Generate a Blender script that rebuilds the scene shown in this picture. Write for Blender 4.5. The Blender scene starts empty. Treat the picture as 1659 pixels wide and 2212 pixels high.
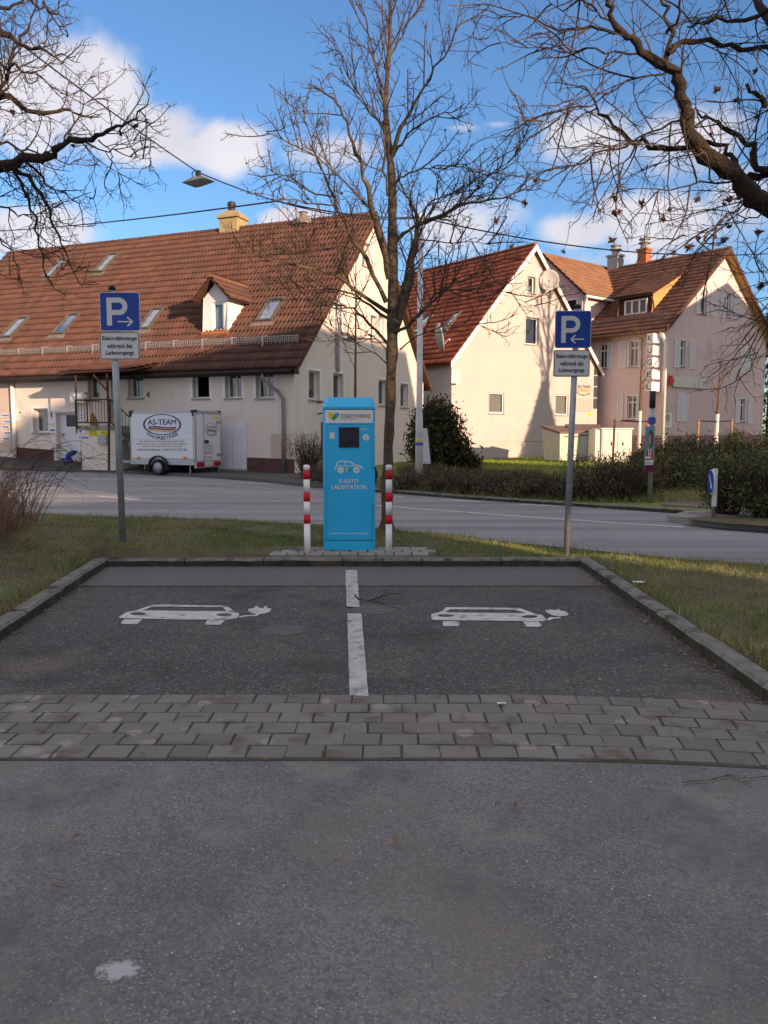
import bpy, bmesh, math, random
import numpy as np
from mathutils import Vector, Matrix
from mathutils.geometry import tessellate_polygon
random.seed(7); np.random.seed(7)
R = math.radians
scene = bpy.context.scene
col = scene.collection

# ---------------------------------------------------------------- camera
F = 1730.0; CX = 829.5; CY = 1106.0; HZ = 935.0; CAMZ = 1.55
TH = math.atan((CY - HZ) / F)
cam_d = bpy.data.cameras.new('camera'); cam = bpy.data.objects.new('camera', cam_d); col.objects.link(cam)
cam.location = (0, 0, CAMZ); cam.rotation_euler = (math.pi / 2 - TH, 0, 0)
cam_d.sensor_fit = 'VERTICAL'; cam_d.sensor_height = 36.0; cam_d.lens = 36.0 * F / 2212.0
cam_d.clip_start = 0.05; cam_d.clip_end = 4000
scene.camera = cam
# ---------------------------------------------------------------- light
SUN_EL = 13.0
SH = Vector((0.636, -0.771, 0)).normalized()          # horizontal direction towards the sun
TV = Vector((-SH.y, SH.x, 0))                          # across the sun direction
SUN_ROT = math.atan2(SH.x, SH.y)
sun_d = bpy.data.lights.new('sun', 'SUN'); sun = bpy.data.objects.new('sun', sun_d); col.objects.link(sun)
sun_d.energy = 2.0; sun_d.angle = R(0.5); sun_d.color = (1.0, 0.69, 0.46)
sdir = Vector((SH.x * math.cos(R(SUN_EL)), SH.y * math.cos(R(SUN_EL)), math.sin(R(SUN_EL))))
sun.rotation_euler = (-sdir).to_track_quat('-Z', 'Y').to_euler()
SKY_STRENGTH = 0.053
scene.view_settings.view_transform = 'Standard'; scene.view_settings.look = 'None'
scene.view_settings.exposure = 1.97; scene.view_settings.gamma = 1.0
scene.view_settings.use_curve_mapping = False

def s2l(r, g, b):
    f = lambda c: (c / 255 / 12.92) if c / 255 <= 0.04045 else ((c / 255 + 0.055) / 1.055) ** 2.4
    return (f(r), f(g), f(b))
def ray(px, py):
    x = (px - CX) / F; y = -(py - CY) / F
    return Vector((x, math.cos(TH) + y * math.sin(TH), -math.sin(TH) + y * math.cos(TH)))
CAM = Vector((0, 0, CAMZ))
def G(px, py, z=0.0):
    d = ray(px, py); return CAM + d * ((z - CAMZ) / d.z)
def AT(px, py, Y):
    d = ray(px, py); return CAM + d * (Y / d.y)
# enlarged views of the photograph used for reading positions: origin and scale
VIEW = {'1': (0, 416, .3472), '2': (0, 736, .3472), '3': (512, 416, .27006), '4': (512, 736, .27006), '5': (864, 480, .27006),
        '6': (1211, 480, .27006), '7': (864, 800, .27006), '8': (1211, 800, .27006), 'a': (0, 0, .3472), 'b': (512, 0, .3858),
        'c': (1019, 0, .3858), 'd': (640, 832, .17361), 'e': (0, 1088, .50154), 'f': (827, 1088, .50154), 'h': (0, 800, .17361),
        't': (275.2, 876.9, .13503), 'D': (0, 0, 1.0), 'w': (1472, 864, .13024), 'x': (1203.3, 819.2, .10416)}
def px(v, x, y):
    o = VIEW[v]; return (o[0] + x * o[2], o[1] + y * o[2])
def hit(root, p, pt, n):
    """pixel p on the plane (pt, n) given in root's local frame -> local point"""
    mi = root.matrix_basis.inverted()
    o = mi @ CAM; d = mi.to_3x3() @ ray(*p)
    pt = Vector(pt); n = Vector(n)
    return o + d * ((pt - o).dot(n) / d.dot(n))

# ---------------------------------------------------------------- world
w = bpy.data.worlds.new('World'); scene.world = w; w.use_nodes = True
nt = w.node_tree; N = nt.nodes; L = nt.links; N.clear()
def nd(t, **k):
    n = N.new(t)
    for a, b in k.items(): setattr(n, a, b)
    return n
def mth(op, a, b=None, c=None, clamp=False):
    n = N.new('ShaderNodeMath'); n.operation = op; n.use_clamp = clamp
    for i, v in enumerate((a, b, c)):
        if v is None: continue
        if isinstance(v, (int, float)): n.inputs[i].default_value = v
        else: L.new(v, n.inputs[i])
    return n.outputs[0]
sky = nd('ShaderNodeTexSky', sky_type='NISHITA', sun_disc=False)
sky.sun_elevation = R(SUN_EL); sky.sun_rotation = SUN_ROT; sky.altitude = 300; sky.air_density = 1.0; sky.dust_density = 0.3; sky.ozone_density = 4.5
tc = nd('ShaderNodeTexCoord'); sep = nd('ShaderNodeSeparateXYZ'); L.new(tc.outputs['Generated'], sep.inputs[0])
ysafe = mth('MAXIMUM', sep.outputs['Y'], 0.05)
uu = mth('DIVIDE', sep.outputs['X'], ysafe); vv = mth('DIVIDE', sep.outputs['Z'], ysafe)
noi = nd('ShaderNodeTexNoise', noise_dimensions='3D'); noi.inputs['Scale'].default_value = 9.0; noi.inputs['Detail'].default_value = 9; noi.inputs['Roughness'].default_value = .58
L.new(tc.outputs['Generated'], noi.inputs['Vector'])
noi2 = nd('ShaderNodeTexNoise', noise_dimensions='3D'); noi2.inputs['Scale'].default_value = 3.2; noi2.inputs['Detail'].default_value = 5
L.new(tc.outputs['Generated'], noi2.inputs['Vector'])
# cloud masses: centre pixel, half sizes in pixels, weight
CLOUDS = [(205, 200, 120, 125, 1.12), (300, 290, 140, 70, 1.1), (500, 325, 105, 60, 1.1), (70, 230, 150, 140, .95), (420, 325, 130, 45, .9),
          (690, 330, 140, 50, .85), (1290, 300, 130, 80, .82), (1500, 300, 170, 90, .82), (1240, 500, 95, 40, .95), (1430, 480, 170, 70, .85), (1620, 430, 120, 120, .8), (1010, 480, 160, 70, .75),
          (60, 500, 160, 60, 1.0), (640, 470, 90, 25, .9), (1380, 560, 260, 40, .6), (1000, 275, 60, 14, .5), (1080, 268, 60, 12, .5)]
acc = None
for (cx_, cy_, sx_, sy_, wt) in CLOUDS:
    d0 = ray(cx_, cy_); u0 = d0.x / d0.y; v0 = d0.z / d0.y
    a = mth('DIVIDE', mth('SUBTRACT', uu, u0), sx_ / F); b = mth('DIVIDE', mth('SUBTRACT', vv, v0), sy_ / F)
    r2 = mth('ADD', mth('MULTIPLY', a, a), mth('MULTIPLY', b, b))
    g = mth('MULTIPLY', mth('EXPONENT', mth('MULTIPLY', r2, -0.75)), wt)
    acc = g if acc is None else mth('MAXIMUM', acc, g)
front = mth('GREATER_THAN', sep.outputs['Y'], 0.1)
acc = mth('MULTIPLY', acc, front)
far = mth('MULTIPLY', mth('SUBTRACT', noi2.outputs['Fac'], 0.28), 4.4)          # dense cloud added outside the view to brighten the shade below
band = mth('SUBTRACT', 1.0, mth('MULTIPLY', mth('LESS_THAN', mth('ABSOLUTE', uu), 0.62), mth('MULTIPLY', mth('LESS_THAN', vv, 0.68), front)))
acc = mth('MAXIMUM', acc, mth('MULTIPLY', mth('MAXIMUM', far, 0.0), band))
dens = mth('ADD', acc, mth('MULTIPLY', mth('SUBTRACT', noi.outputs['Fac'], 0.5), 1.3))
mr = nd('ShaderNodeMapRange', interpolation_type='SMOOTHSTEP'); L.new(dens, mr.inputs['Value'])
mr.inputs['From Min'].default_value = 0.36; mr.inputs['From Max'].default_value = 0.80
shade = nd('ShaderNodeTexNoise'); shade.inputs['Scale'].default_value = 14; shade.inputs['Detail'].default_value = 4; L.new(tc.outputs['Generated'], shade.inputs['Vector'])
ccol = nd('ShaderNodeMix', data_type='RGBA'); L.new(shade.outputs['Fac'], ccol.inputs[0])
ccol.inputs['A'].default_value = (3.1, 3.0, 3.35, 1); ccol.inputs['B'].default_value = (5.2, 4.85, 4.8, 1)
fac = mth('MULTIPLY', mr.outputs[0], 0.88)
mixc = nd('ShaderNodeMix', data_type='RGBA'); L.new(fac, mixc.inputs[0]); L.new(sky.outputs[0], mixc.inputs['A']); L.new(ccol.outputs['Result'], mixc.inputs['B'])
bg = nd('ShaderNodeBackground'); bg.inputs['Strength'].default_value = SKY_STRENGTH; L.new(mixc.outputs['Result'], bg.inputs['Color'])
wo = nd('ShaderNodeOutputWorld'); L.new(bg.outputs[0], wo.inputs['Surface'])

# ---------------------------------------------------------------- materials
def newmat(name):
    m = bpy.data.materials.new(name); m.use_nodes = True
    t = m.node_tree; b = t.nodes['Principled BSDF']
    return m, t, b
class NT:
    def __init__(s, t): s.t = t
    def n(s, ty, **k):
        x = s.t.nodes.new(ty)
        for a, b in k.items(): setattr(x, a, b)
        return x
    def l(s, a, b): s.t.links.new(a, b)
    def coord(s, kind='Object'):
        return s.n('ShaderNodeTexCoord').outputs[kind]
    def noise(s, scale, detail=5, rough=.55, vec=None):
        x = s.n('ShaderNodeTexNoise'); x.inputs['Scale'].default_value = scale; x.inputs['Detail'].default_value = detail; x.inputs['Roughness'].default_value = rough
        if vec is not None: s.l(vec, x.inputs['Vector'])
        return x.outputs['Fac']
    def mapr(s, v, a, b, c=0., d=1., smooth=True):
        x = s.n('ShaderNodeMapRange'); 
        if smooth: x.interpolation_type = 'SMOOTHSTEP'
        s.l(v, x.inputs['Value']); x.inputs['From Min'].default_value = a; x.inputs['From Max'].default_value = b
        x.inputs['To Min'].default_value = c; x.inputs['To Max'].default_value = d
        return x.outputs[0]
    def mix(s, f, a, b, mode='MIX'):
        x = s.n('ShaderNodeMix', data_type='RGBA', blend_type=mode)
        for v, k in ((f, 0), (a, 'A'), (b, 'B')):
            if isinstance(v, (int, float)): x.inputs[k].default_value = v
            elif isinstance(v, tuple): x.inputs[k].default_value = (*v[:3], 1)
            else: s.l(v, x.inputs[k])
        return x.outputs['Result']
    def math(s, op, a, b=0.):
        x = s.n('ShaderNodeMath', operation=op)
        for i, v in enumerate((a, b)):
            if isinstance(v, (int, float)): x.inputs[i].default_value = v
            else: s.l(v, x.inputs[i])
        return x.outputs[0]
    def bump(s, h, strength, dist=.01, nrm=None):
        x = s.n('ShaderNodeBump'); x.inputs['Strength'].default_value = strength; x.inputs['Distance'].default_value = dist
        s.l(h, x.inputs['Height'])
        if nrm is not None: s.l(nrm, x.inputs['Normal'])
        return x.outputs['Normal']
def mk(name, c1, c2=None, scale=4., rough=.8, bump=0., bscale=60., bdist=.004, spec=.3, metal=0., c3=None, s3=.6, detail=5, coat=0., streak=None):
    """plain surface: two-tone noise colour, a third tone as wear patches, fine relief"""
    m, t, b = newmat(name); q = NT(t); v = q.coord()
    c2 = c2 or tuple(x * .85 for x in c1)
    cc = q.mix(q.mapr(q.noise(scale, detail, vec=v), .3, .7), c1, c2)
    if c3: cc = q.mix(q.mapr(q.noise(s3, 6, .65, vec=v), .52, .68), cc, c3)
    if streak:
        mp = q.n('ShaderNodeMapping'); q.l(v, mp.inputs['Vector']); mp.inputs['Scale'].default_value = (2.6, 2.6, .16)
        cc = q.mix(q.mapr(q.noise(1.6, 6, .7, vec=mp.outputs[0]), .5, .72, 0, .55), cc, streak)
        cc = q.mix(q.mapr(q.noise(3.5, 7, .7, vec=v), .55, .7, 0, .4), cc, tuple(x * 1.06 for x in c1))
    q.l(cc, b.inputs['Base Color'])
    rr = q.mapr(q.noise(scale * 3, 3, vec=v), .3, .7, max(rough - .08, .02), min(rough + .08, 1))
    q.l(rr, b.inputs['Roughness'])
    b.inputs['Specular IOR Level'].default_value = spec; b.inputs['Metallic'].default_value = metal
    if coat: b.inputs['Coat Weight'].default_value = coat
    if bump: q.l(q.bump(q.noise(bscale, 4, vec=v), bump, bdist), b.inputs['Normal'])
    return m
def asphalt(name, base, var, chip, chip_amt, chip_scale, tone_scale=.6, patch=None, streak=None, rough=.9, patch_scale=.9, patch_lo=.5, bstr=.5, bdist=.004, stains=(), spot=None):
    m, t, b = newmat(name); q = NT(t); v = q.coord()
    cc = q.mix(q.mapr(q.noise(tone_scale, 6, .6, vec=v), .32, .68), base, var)
    vo = q.n('ShaderNodeTexVoronoi'); vo.inputs['Scale'].default_value = chip_scale; q.l(v, vo.inputs['Vector'])
    sp = q.n('ShaderNodeSeparateColor'); q.l(vo.outputs['Color'], sp.inputs[0])
    cc = q.mix(q.mapr(sp.outputs[1], 0, 1, 0, .55), cc, tuple(x * 0.45 for x in base))
    sel = q.math('GREATER_THAN', sp.outputs[0], 1 - chip_amt)
    near = q.mapr(vo.outputs['Distance'], .25, .5, 1, 0)
    tint = q.mix(sp.outputs[2], chip, tuple(c * k for c, k in zip(chip, (1.0, .75, .6))))
    cc = q.mix(q.math('MULTIPLY', sel, near), cc, tint)
    vo2 = q.n('ShaderNodeTexVoronoi'); vo2.inputs['Scale'].default_value = chip_scale * .33; q.l(v, vo2.inputs['Vector'])
    sp2 = q.n('ShaderNodeSeparateColor'); q.l(vo2.outputs['Color'], sp2.inputs[0])
    cc = q.mix(q.math('MULTIPLY', q.math('GREATER_THAN', sp2.outputs[0], 1 - chip_amt * .16), q.mapr(vo2.outputs['Distance'], .12, .2, 1, 0)), cc, tuple(min(1, c * 1.5) for c in chip))
    if patch: cc = q.mix(q.mapr(q.noise(patch_scale, 7, .65, vec=v), patch_lo, patch_lo + .16, 0, .8), cc, patch)
    if streak:
        mp = q.n('ShaderNodeMapping'); q.l(v, mp.inputs['Vector']); mp.inputs['Rotation'].default_value = (0, 0, streak); mp.inputs['Scale'].default_value = (.06, 1.1, 1)
        cc = q.mix(q.mapr(q.noise(1.2, 4, vec=mp.outputs[0]), .38, .65, 0, .65), cc, tuple(x * .5 for x in base))
    for (sc_, lo_, hi_, ccx, am_) in stains:
        cc = q.mix(q.mapr(q.noise(sc_, 8, .68, vec=v), lo_, hi_, 0, am_), cc, ccx)
    if spot:                                            # a worn blotch of old white paint
        sx_ = q.n('ShaderNodeSeparateXYZ'); q.l(v, sx_.inputs[0])
        ex = q.math('DIVIDE', q.math('SUBTRACT', sx_.outputs[0], spot[0]), spot[2]); ey = q.math('DIVIDE', q.math('SUBTRACT', sx_.outputs[1], spot[1]), spot[3])
        rr_ = q.math('SQRT', q.math('ADD', q.math('MULTIPLY', ex, ex), q.math('MULTIPLY', ey, ey)))
        edge = q.math('ADD', rr_, q.math('MULTIPLY', q.math('SUBTRACT', q.noise(38, 6, .7, vec=v), .5), 2.2))
        cc = q.mix(q.mapr(edge, .55, 1.02, .85, 0), cc, (.46, .45, .455))
    q.l(cc, b.inputs['Base Color']); b.inputs['Roughness'].default_value = rough; b.inputs['Specular IOR Level'].default_value = .22
    h = q.math('ADD', q.math('MULTIPLY', vo.outputs['Distance'], -1.0), q.noise(chip_scale * 1.7, 3, vec=v))
    q.l(q.bump(h, bstr, bdist), b.inputs['Normal'])
    return m
M = {}
M['lot'] = asphalt('lot_asphalt', (.158, .156, .155), (.228, .222, .214), (.34, .32, .30), .22, 105, .8, patch=(.215, .20, .186), patch_scale=.35, spot=(*G(255, 2095)[:2], .068, .046), stains=((1.1, .50, .64, (.105, .107, .105), .6), (4.5, .56, .70, (.085, .086, .088), .5), (1.9, .53, .66, (.25, .232, .208), .5), (.6, .5, .6, (.19, .172, .15), .5), (14, .64, .72, (.06, .06, .055), .6)))
M['bay'] = asphalt('bay_asphalt', (.092, .090, .088), (.135, .130, .124), (.27, .253, .232), .24, 58, .9, patch=(.17, .14, .12), patch_scale=.7, patch_lo=.55, bstr=1., bdist=.008, stains=((1.3, .52, .64, (.055, .055, .052), .65), (5, .56, .68, (.075, .07, .06), .6), (3.1, .58, .68, (.20, .165, .14), .5), (18, .62, .72, (.045, .042, .038), .7)))
M['strip'] = asphalt('strip_asphalt', (.155, .143, .142), (.18, .166, .164), (.16, .15, .16), .1, 110, .8)
M['road'] = asphalt('road_asphalt', (.30, .292, .305), (.345, .335, .345), (.38, .36, .35), .1, 60, .25, streak=R(32))
M['pavement'] = asphalt('pavement_asphalt', (.082, .078, .076), (.105, .10, .094), (.2, .19, .18), .15, 60, .5)
M['sandy'] = mk('sandy_path', (.19, .15, .115), (.13, .105, .08), 2, .95, .5, 70)
M['white_paint'] = mk('road_paint', (.60, .59, .58), (.46, .45, .45), 9, .75, .4, 90, c3=(.20, .19, .19), s3=5.5)
M['old_paint'] = mk('old_road_paint', (.36, .355, .36), (.26, .255, .26), 6, .8, .3, 60)
M['bay_paint'] = mk('bay_paint', (.52, .51, .505), (.36, .355, .35), 11, .8, .5, 80, c3=(.17, .16, .16), s3=8.0)
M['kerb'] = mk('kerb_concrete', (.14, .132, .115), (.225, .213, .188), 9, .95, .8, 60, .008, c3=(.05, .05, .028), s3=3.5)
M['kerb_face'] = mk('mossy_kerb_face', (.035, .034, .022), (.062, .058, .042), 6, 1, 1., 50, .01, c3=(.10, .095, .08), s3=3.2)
M['joint'] = mk('paver_joint', (.06, .055, .042), (.09, .083, .063), 9, 1, .6, 90, c3=(.06, .065, .03), s3=3)
M['crack'] = mk('crack_dirt', (.03, .028, .022), (.05, .055, .025), 20, 1)
M['paver'] = None
M['slab'] = mk('slab_concrete', (.24, .23, .21), (.32, .31, .29), 8, .9, .5, 60, c3=(.09, .088, .07), s3=2)
M['soil'] = mk('verge_soil', (.10, .085, .055), (.145, .122, .072), 3, 1, 1., 30, .02, c3=(.13, .15, .055), s3=1.2)
M['ground'] = mk('ground_grass', (.06, .075, .02), (.09, .085, .03), .5, 1, .5, 20)
M['lawn'] = mk('lawn_turf', (.15, .19, .03), (.21, .22, .05), 1.2, 1, .6, 20, .02)
M['cream'] = mk('cream_plaster', (.75, .665, .59), (.72, .635, .56), .7, .95, .35, 45, .004, c3=(.69, .61, .54), s3=.5, streak=(.64, .56, .495))
M['cream_patch'] = mk('cream_plaster_patch', (.58, .48, .41), (.55, .455, .39), 1.0, .95, .3, 45)
M['whitewall'] = mk('white_plaster', (.52, .455, .43), (.49, .43, .405), .6, .95, .3, 45, .004, c3=(.46, .41, .385), s3=.4, streak=(.44, .385, .355))
M['pink'] = mk('pink_plaster', (.67, .52, .515), (.64, .495, .49), .8, .95, .3, 45, c3=(.53, .395, .39), s3=.4, streak=(.50, .375, .37))
M['pinkbase'] = mk('pink_plinth', (.38, .20, .20), (.33, .175, .175), 2, .95, .3, 45)
M['plinth'] = mk('brown_plinth', (.13, .062, .06), (.10, .05, .05), 2, .9, .3, 45)
M['trim'] = mk('white_trim', (.80, .79, .78), (.75, .745, .74), 2, .7, .1, 60)
M['pvc'] = mk('white_frame', (.82, .82, .82), (.78, .78, .79), 3, .4)
M['shutter'] = mk('white_shutter', (.76, .75, .76), (.68, .67, .69), 5, .6)
M['sill'] = mk('stone_sill', (.36, .31, .28), (.30, .26, .24), 6, .8)
M['white_door'] = mk('white_door_paint', (.74, .74, .77), (.70, .70, .735), 1.5, .5, .05, 20)
M['rust'] = mk('rusty_steel', (.055, .028, .018), (.11, .052, .028), 8, .85, .5, 60)
M['darkiron'] = mk('dark_iron', (.025, .022, .024), (.04, .036, .036), 6, .6)
M['gutter'] = mk('brown_gutter', (.022, .016, .014), (.035, .026, .022), 4, .5)
M['zinc'] = mk('galvanised_steel', (.30, .33, .36), (.40, .43, .46), 14, .48, .1, 40, metal=.65, spec=.5)
M['pipe_grey'] = mk('grey_downpipe', (.20, .185, .185), (.26, .24, .24), 5, .5, metal=.2)
M['pole_white'] = mk('painted_pole', (.66, .66, .68), (.54, .54, .56), 4, .55, .2, 30, c3=(.42, .41, .41), s3=1.6)
M['glassframe'] = mk('skylight_frame', (.085, .07, .055), (.12, .10, .075), 4, .55)
M['lead'] = mk('lead_flashing', (.16, .13, .12), (.22, .18, .16), 3, .7)
M['barge'] = mk('timber_barge', (.085, .04, .025), (.06, .03, .02), 4, .75)
M['tanboard'] = mk('tan_boarding', (.52, .31, .115), (.46, .27, .10), 4, .8)
M['brick_orange'] = mk('orange_chimney', (.42, .15, .06), (.35, .12, .05), 5, .9, .4, 20)
M['chimney'] = mk('beige_chimney', (.42, .33, .17), (.34, .26, .14), 3, .9, .3, 30, c3=(.2, .17, .11), s3=2)
M['chim_grey'] = mk('grey_chimney', (.30, .31, .33), (.24, .25, .27), 3, .7)
M['blue'] = mk('charger_blue', (.018, .50, .88), (.016, .46, .84), 1.2, .38, .06, 18, spec=.45, coat=.15)
M['blue_cap'] = M['blue']
M['white_print'] = mk('white_print', (.80, .80, .80), (.76, .76, .76), 20, .5)
M['panel_white'] = mk('white_panel', (.82, .80, .78), (.79, .77, .75), 10, .45)
M['grey_print'] = mk('grey_print', (.24, .20, .175), (.22, .18, .16), 20, .6)
M['lgrey_print'] = mk('light_grey_print', (.42, .40, .39), None, 20, .6)
M['yellow_print'] = mk('yellow_print', (.80, .68, .02), None, 20, .5)
M['green_print'] = mk('green_print', (.02, .36, .16), None, 20, .5)
M['cyan_print'] = mk('cyan_print', (.02, .42, .72), None, 20, .5)
M['black_plastic'] = mk('black_plastic', (.018, .017, .018), (.025, .024, .026), 10, .4)
M['screen'] = mk('dark_screen', (.008, .012, .03), (.012, .016, .04), 2, .12, spec=.5)
M['red_refl'] = mk('red_band', (.56, .012, .022), (.50, .010, .018), 10, .5)
M['bollard_white'] = mk('bollard_white', (.83, .83, .84), (.76, .76, .775), 5, .5, .05, 30)
M['sign_blue'] = mk('sign_blue', (.006, .058, .36), (.005, .050, .33), 3, .4, spec=.4)
M['sign_white'] = mk('sign_white', (.72, .72, .73), (.66, .66, .67), 4, .5)
M['sign_black'] = mk('sign_black', (.012, .012, .013), None, 10, .6)
M['trailer'] = mk('trailer_panel', (.70, .72, .78), (.67, .69, .75), 1.2, .4, spec=.4)
M['trailer_rear'] = mk('trailer_rear_panel', (.72, .71, .71), (.69, .68, .68), 1.2, .4, spec=.4)
M['alu'] = mk('aluminium_profile', (.48, .49, .52), (.42, .43, .46), 6, .4, metal=.5)
M['navy'] = mk('navy_print', (.018, .028, .13), None, 20, .5)
M['red_print'] = mk('dark_red_print', (.26, .02, .03), None, 20, .5)
M['gold_print'] = mk('gold_print', (.75, .42, .09), None, 20, .5)
M['orange_lens'] = mk('orange_reflector', (.75, .20, .02), None, 20, .3)
M['red_lens'] = mk('red_lamp', (.42, .012, .02), (.30, .008, .015), 20, .25, spec=.5)
M['rubber'] = mk('tyre_rubber', (.014, .014, .015), (.022, .022, .022), 12, .85, .3, 60)
M['rim'] = mk('steel_rim', (.42, .43, .46), (.34, .35, .38), 10, .45, metal=.4)
M['yellow_sign'] = mk('yellow_plate', (.76, .66, .02), None, 10, .55)
M['plate_blue'] = mk('blue_plate_print', (.05, .10, .42), None, 10, .55)
M['cabinet'] = mk('grey_cabinet', (.66, .64, .58), (.58, .56, .51), 3, .65, .1, 30)
M['bin'] = mk('bin_cream', (.62, .58, .48), (.54, .50, .42), 3, .6, .1, 30)
M['bin_grey'] = mk('bin_grey', (.40, .43, .43), (.34, .37, .37), 3, .6)
M['bin_lid'] = mk('bin_lid_brown', (.16, .10, .09), (.12, .08, .07), 3, .6)
M['dish'] = mk('dish_grey', (.52, .50, .46), (.45, .43, .40), 4, .5)
M['board'] = mk('lilac_board', (.50, .48, .54), (.45, .43, .50), 4, .6)
M['wire'] = mk('black_cable', (.02, .022, .03), (.03, .032, .04), 10, .5)
M['lamp_body'] = mk('lamp_housing', (.20, .21, .21), (.15, .16, .16), 8, .5, metal=.3)
M['lamp_glass'] = mk('lamp_cover', (.34, .36, .36), (.28, .30, .30), 5, .25)
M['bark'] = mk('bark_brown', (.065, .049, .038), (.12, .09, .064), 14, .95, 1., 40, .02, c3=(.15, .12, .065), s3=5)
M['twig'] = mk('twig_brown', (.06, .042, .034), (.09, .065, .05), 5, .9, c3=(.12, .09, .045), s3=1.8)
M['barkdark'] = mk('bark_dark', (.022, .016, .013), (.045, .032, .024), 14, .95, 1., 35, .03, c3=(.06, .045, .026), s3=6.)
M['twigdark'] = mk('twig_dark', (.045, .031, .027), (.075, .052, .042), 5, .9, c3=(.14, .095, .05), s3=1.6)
M['youngbark'] = mk('young_bark', (.15, .085, .045), (.11, .065, .04), 6, .9)
M['limewash'] = mk('limewashed_bark', (.62, .60, .56), (.52, .50, .47), 6, .9)
M['stake'] = mk('timber_stake', (.42, .24, .13), (.34, .19, .10), 5, .9)
M['seed'] = mk('dry_leaf_cluster', (.055, .022, .016), (.085, .035, .02), 12, .95)
M['paper'] = mk('paper_scrap', (.72, .72, .75), None, 10, .8)
M['cover'] = mk('cast_iron_cover', (.095, .089, .083), (.12, .113, .105), 8, .75, .6, 70)
M['twig_ground'] = mk('fallen_twig_bark', (.022, .019, .017), (.04, .033, .028), 8, .95)
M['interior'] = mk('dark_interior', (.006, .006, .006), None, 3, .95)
M['curtain'] = mk('net_curtain', (.36, .34, .31), (.26, .25, .235), 6, .95)
M['poster_teal'] = mk('poster_teal', (.11, .27, .33), (.16, .33, .38), 3, .6)
M['poster_hair'] = mk('poster_hair', (.075, .055, .04), None, 6, .6)
M['poster_skin'] = mk('poster_skin', (.46, .30, .25), None, 6, .6)
M['poster_red'] = mk('poster_red', (.40, .035, .05), None, 6, .6)
M['poster_orange'] = mk('poster_orange', (.55, .15, .035), None, 6, .6)
M['poster_dark'] = mk('poster_dark', (.12, .012, .05), None, 6, .6)
M['straw'] = mk('broom_straw', (.40, .22, .08), None, 10, .9)
M['bootblue'] = mk('blue_plastic', (.02, .05, .35), None, 10, .4)
M['antenna'] = mk('antenna_metal', (.45, .44, .43), None, 10, .4, metal=.5)

def vary_mat(name, cols, rough=.8, attr='tint', bump=0, bscale=60, spec=.25, trans=0., noise_c=None, nscale=1.5, lo=.5, world=False):
    """colour by a per-piece random attribute 'tint' (0..1)"""
    m, t, b = newmat(name); q = NT(t); vc = q.n('ShaderNodeNewGeometry').outputs['Position'] if world else q.coord()
    at = q.n('ShaderNodeAttribute', attribute_name=attr)
    cr = q.n('ShaderNodeValToRGB'); el = cr.color_ramp.elements
    while len(el) < len(cols): el.new(.5)
    for i, c in enumerate(cols): el[i].position = i / (len(cols) - 1); el[i].color = (*c, 1)
    q.l(at.outputs['Fac'], cr.inputs[0]); cc = cr.outputs[0]
    if noise_c:
        cc = q.mix(q.mapr(q.noise(nscale, 6, .6, vec=vc), lo, lo + .18), cc, noise_c)
    q.l(cc, b.inputs['Base Color']); b.inputs['Roughness'].default_value = rough; b.inputs['Specular IOR Level'].default_value = spec
    if bump: q.l(q.bump(q.noise(bscale, 4, vec=vc), bump, .004), b.inputs['Normal'])
    return m
M['tile1'] = vary_mat('brown_roof_tile', [(.085, .043, .034), (.112, .054, .042), (.135, .065, .049), (.098, .048, .038)], .8, bump=.4, noise_c=(.088, .052, .04), nscale=.9, lo=.5, world=True)
M['tile2'] = vary_mat('red_roof_tile', [(.20, .058, .036), (.28, .078, .045), (.24, .066, .038), (.16, .05, .034)], .7, bump=.4, noise_c=(.16, .05, .03), nscale=.7, lo=.55)
M['tile3'] = vary_mat('dark_roof_tile', [(.10, .05, .038), (.14, .068, .05), (.165, .08, .058), (.09, .046, .036)], .8, bump=.4, noise_c=(.10, .05, .034), nscale=.5, lo=.52)
M['tile4'] = vary_mat('tan_roof_tile', [(.20, .105, .062), (.25, .13, .074), (.23, .118, .066), (.18, .095, .057)], .8, bump=.4)
M['grass'] = vary_mat('grass_blades', [(.075, .125, .032), (.125, .18, .048), (.195, .23, .07), (.34, .295, .135), (.19, .14, .08)], .75)
M['lawngrass'] = vary_mat('lawn_blades', [(.11, .17, .02), (.17, .24, .03), (.23, .28, .04), (.30, .30, .06)], .75)
M['litter'] = vary_mat('leaf_litter', [(.10, .05, .022), (.17, .085, .035), (.07, .038, .02), (.25, .17, .09)], .9)
M['debris'] = vary_mat('small_debris', [(.12, .10, .07), (.30, .28, .24), (.09, .085, .05), (.38, .34, .26)], .9)
M['redgravel'] = vary_mat('reddish_grit', [(.14, .095, .08), (.20, .14, .115), (.10, .075, .06), (.26, .20, .17)], .95)
M['evergreen'] = vary_mat('evergreen_leaves', [(.026, .036, .014), (.05, .066, .024), (.085, .095, .034), (.15, .14, .05), (.10, .07, .04)], .7)
M['thuja'] = vary_mat('thuja_sprays', [(.016, .020, .009), (.030, .034, .014), (.055, .050, .02), (.12, .085, .03)], .8)
M['brownshrub'] = vary_mat('dry_shrub', [(.07, .048, .034), (.11, .076, .052), (.15, .108, .066), (.085, .088, .036)], .9)
M['goldbush'] = vary_mat('yellow_bush_leaves', [(.30, .26, .07), (.42, .35, .10), (.22, .20, .05), (.50, .44, .16)], .75)
M['rosetwig'] = vary_mat('dry_reddish_stems', [(.17, .085, .06), (.27, .15, .09), (.36, .23, .14), (.12, .06, .05)], .9)
M['paver'] = vary_mat('paver_concrete', [(.155, .146, .134), (.19, .18, .164), (.17, .16, .146), (.21, .198, .18), (.18, .164, .152)], .92, bump=.6, bscale=70, noise_c=(.125, .113, .088), nscale=5, lo=.5, world=True)
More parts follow.
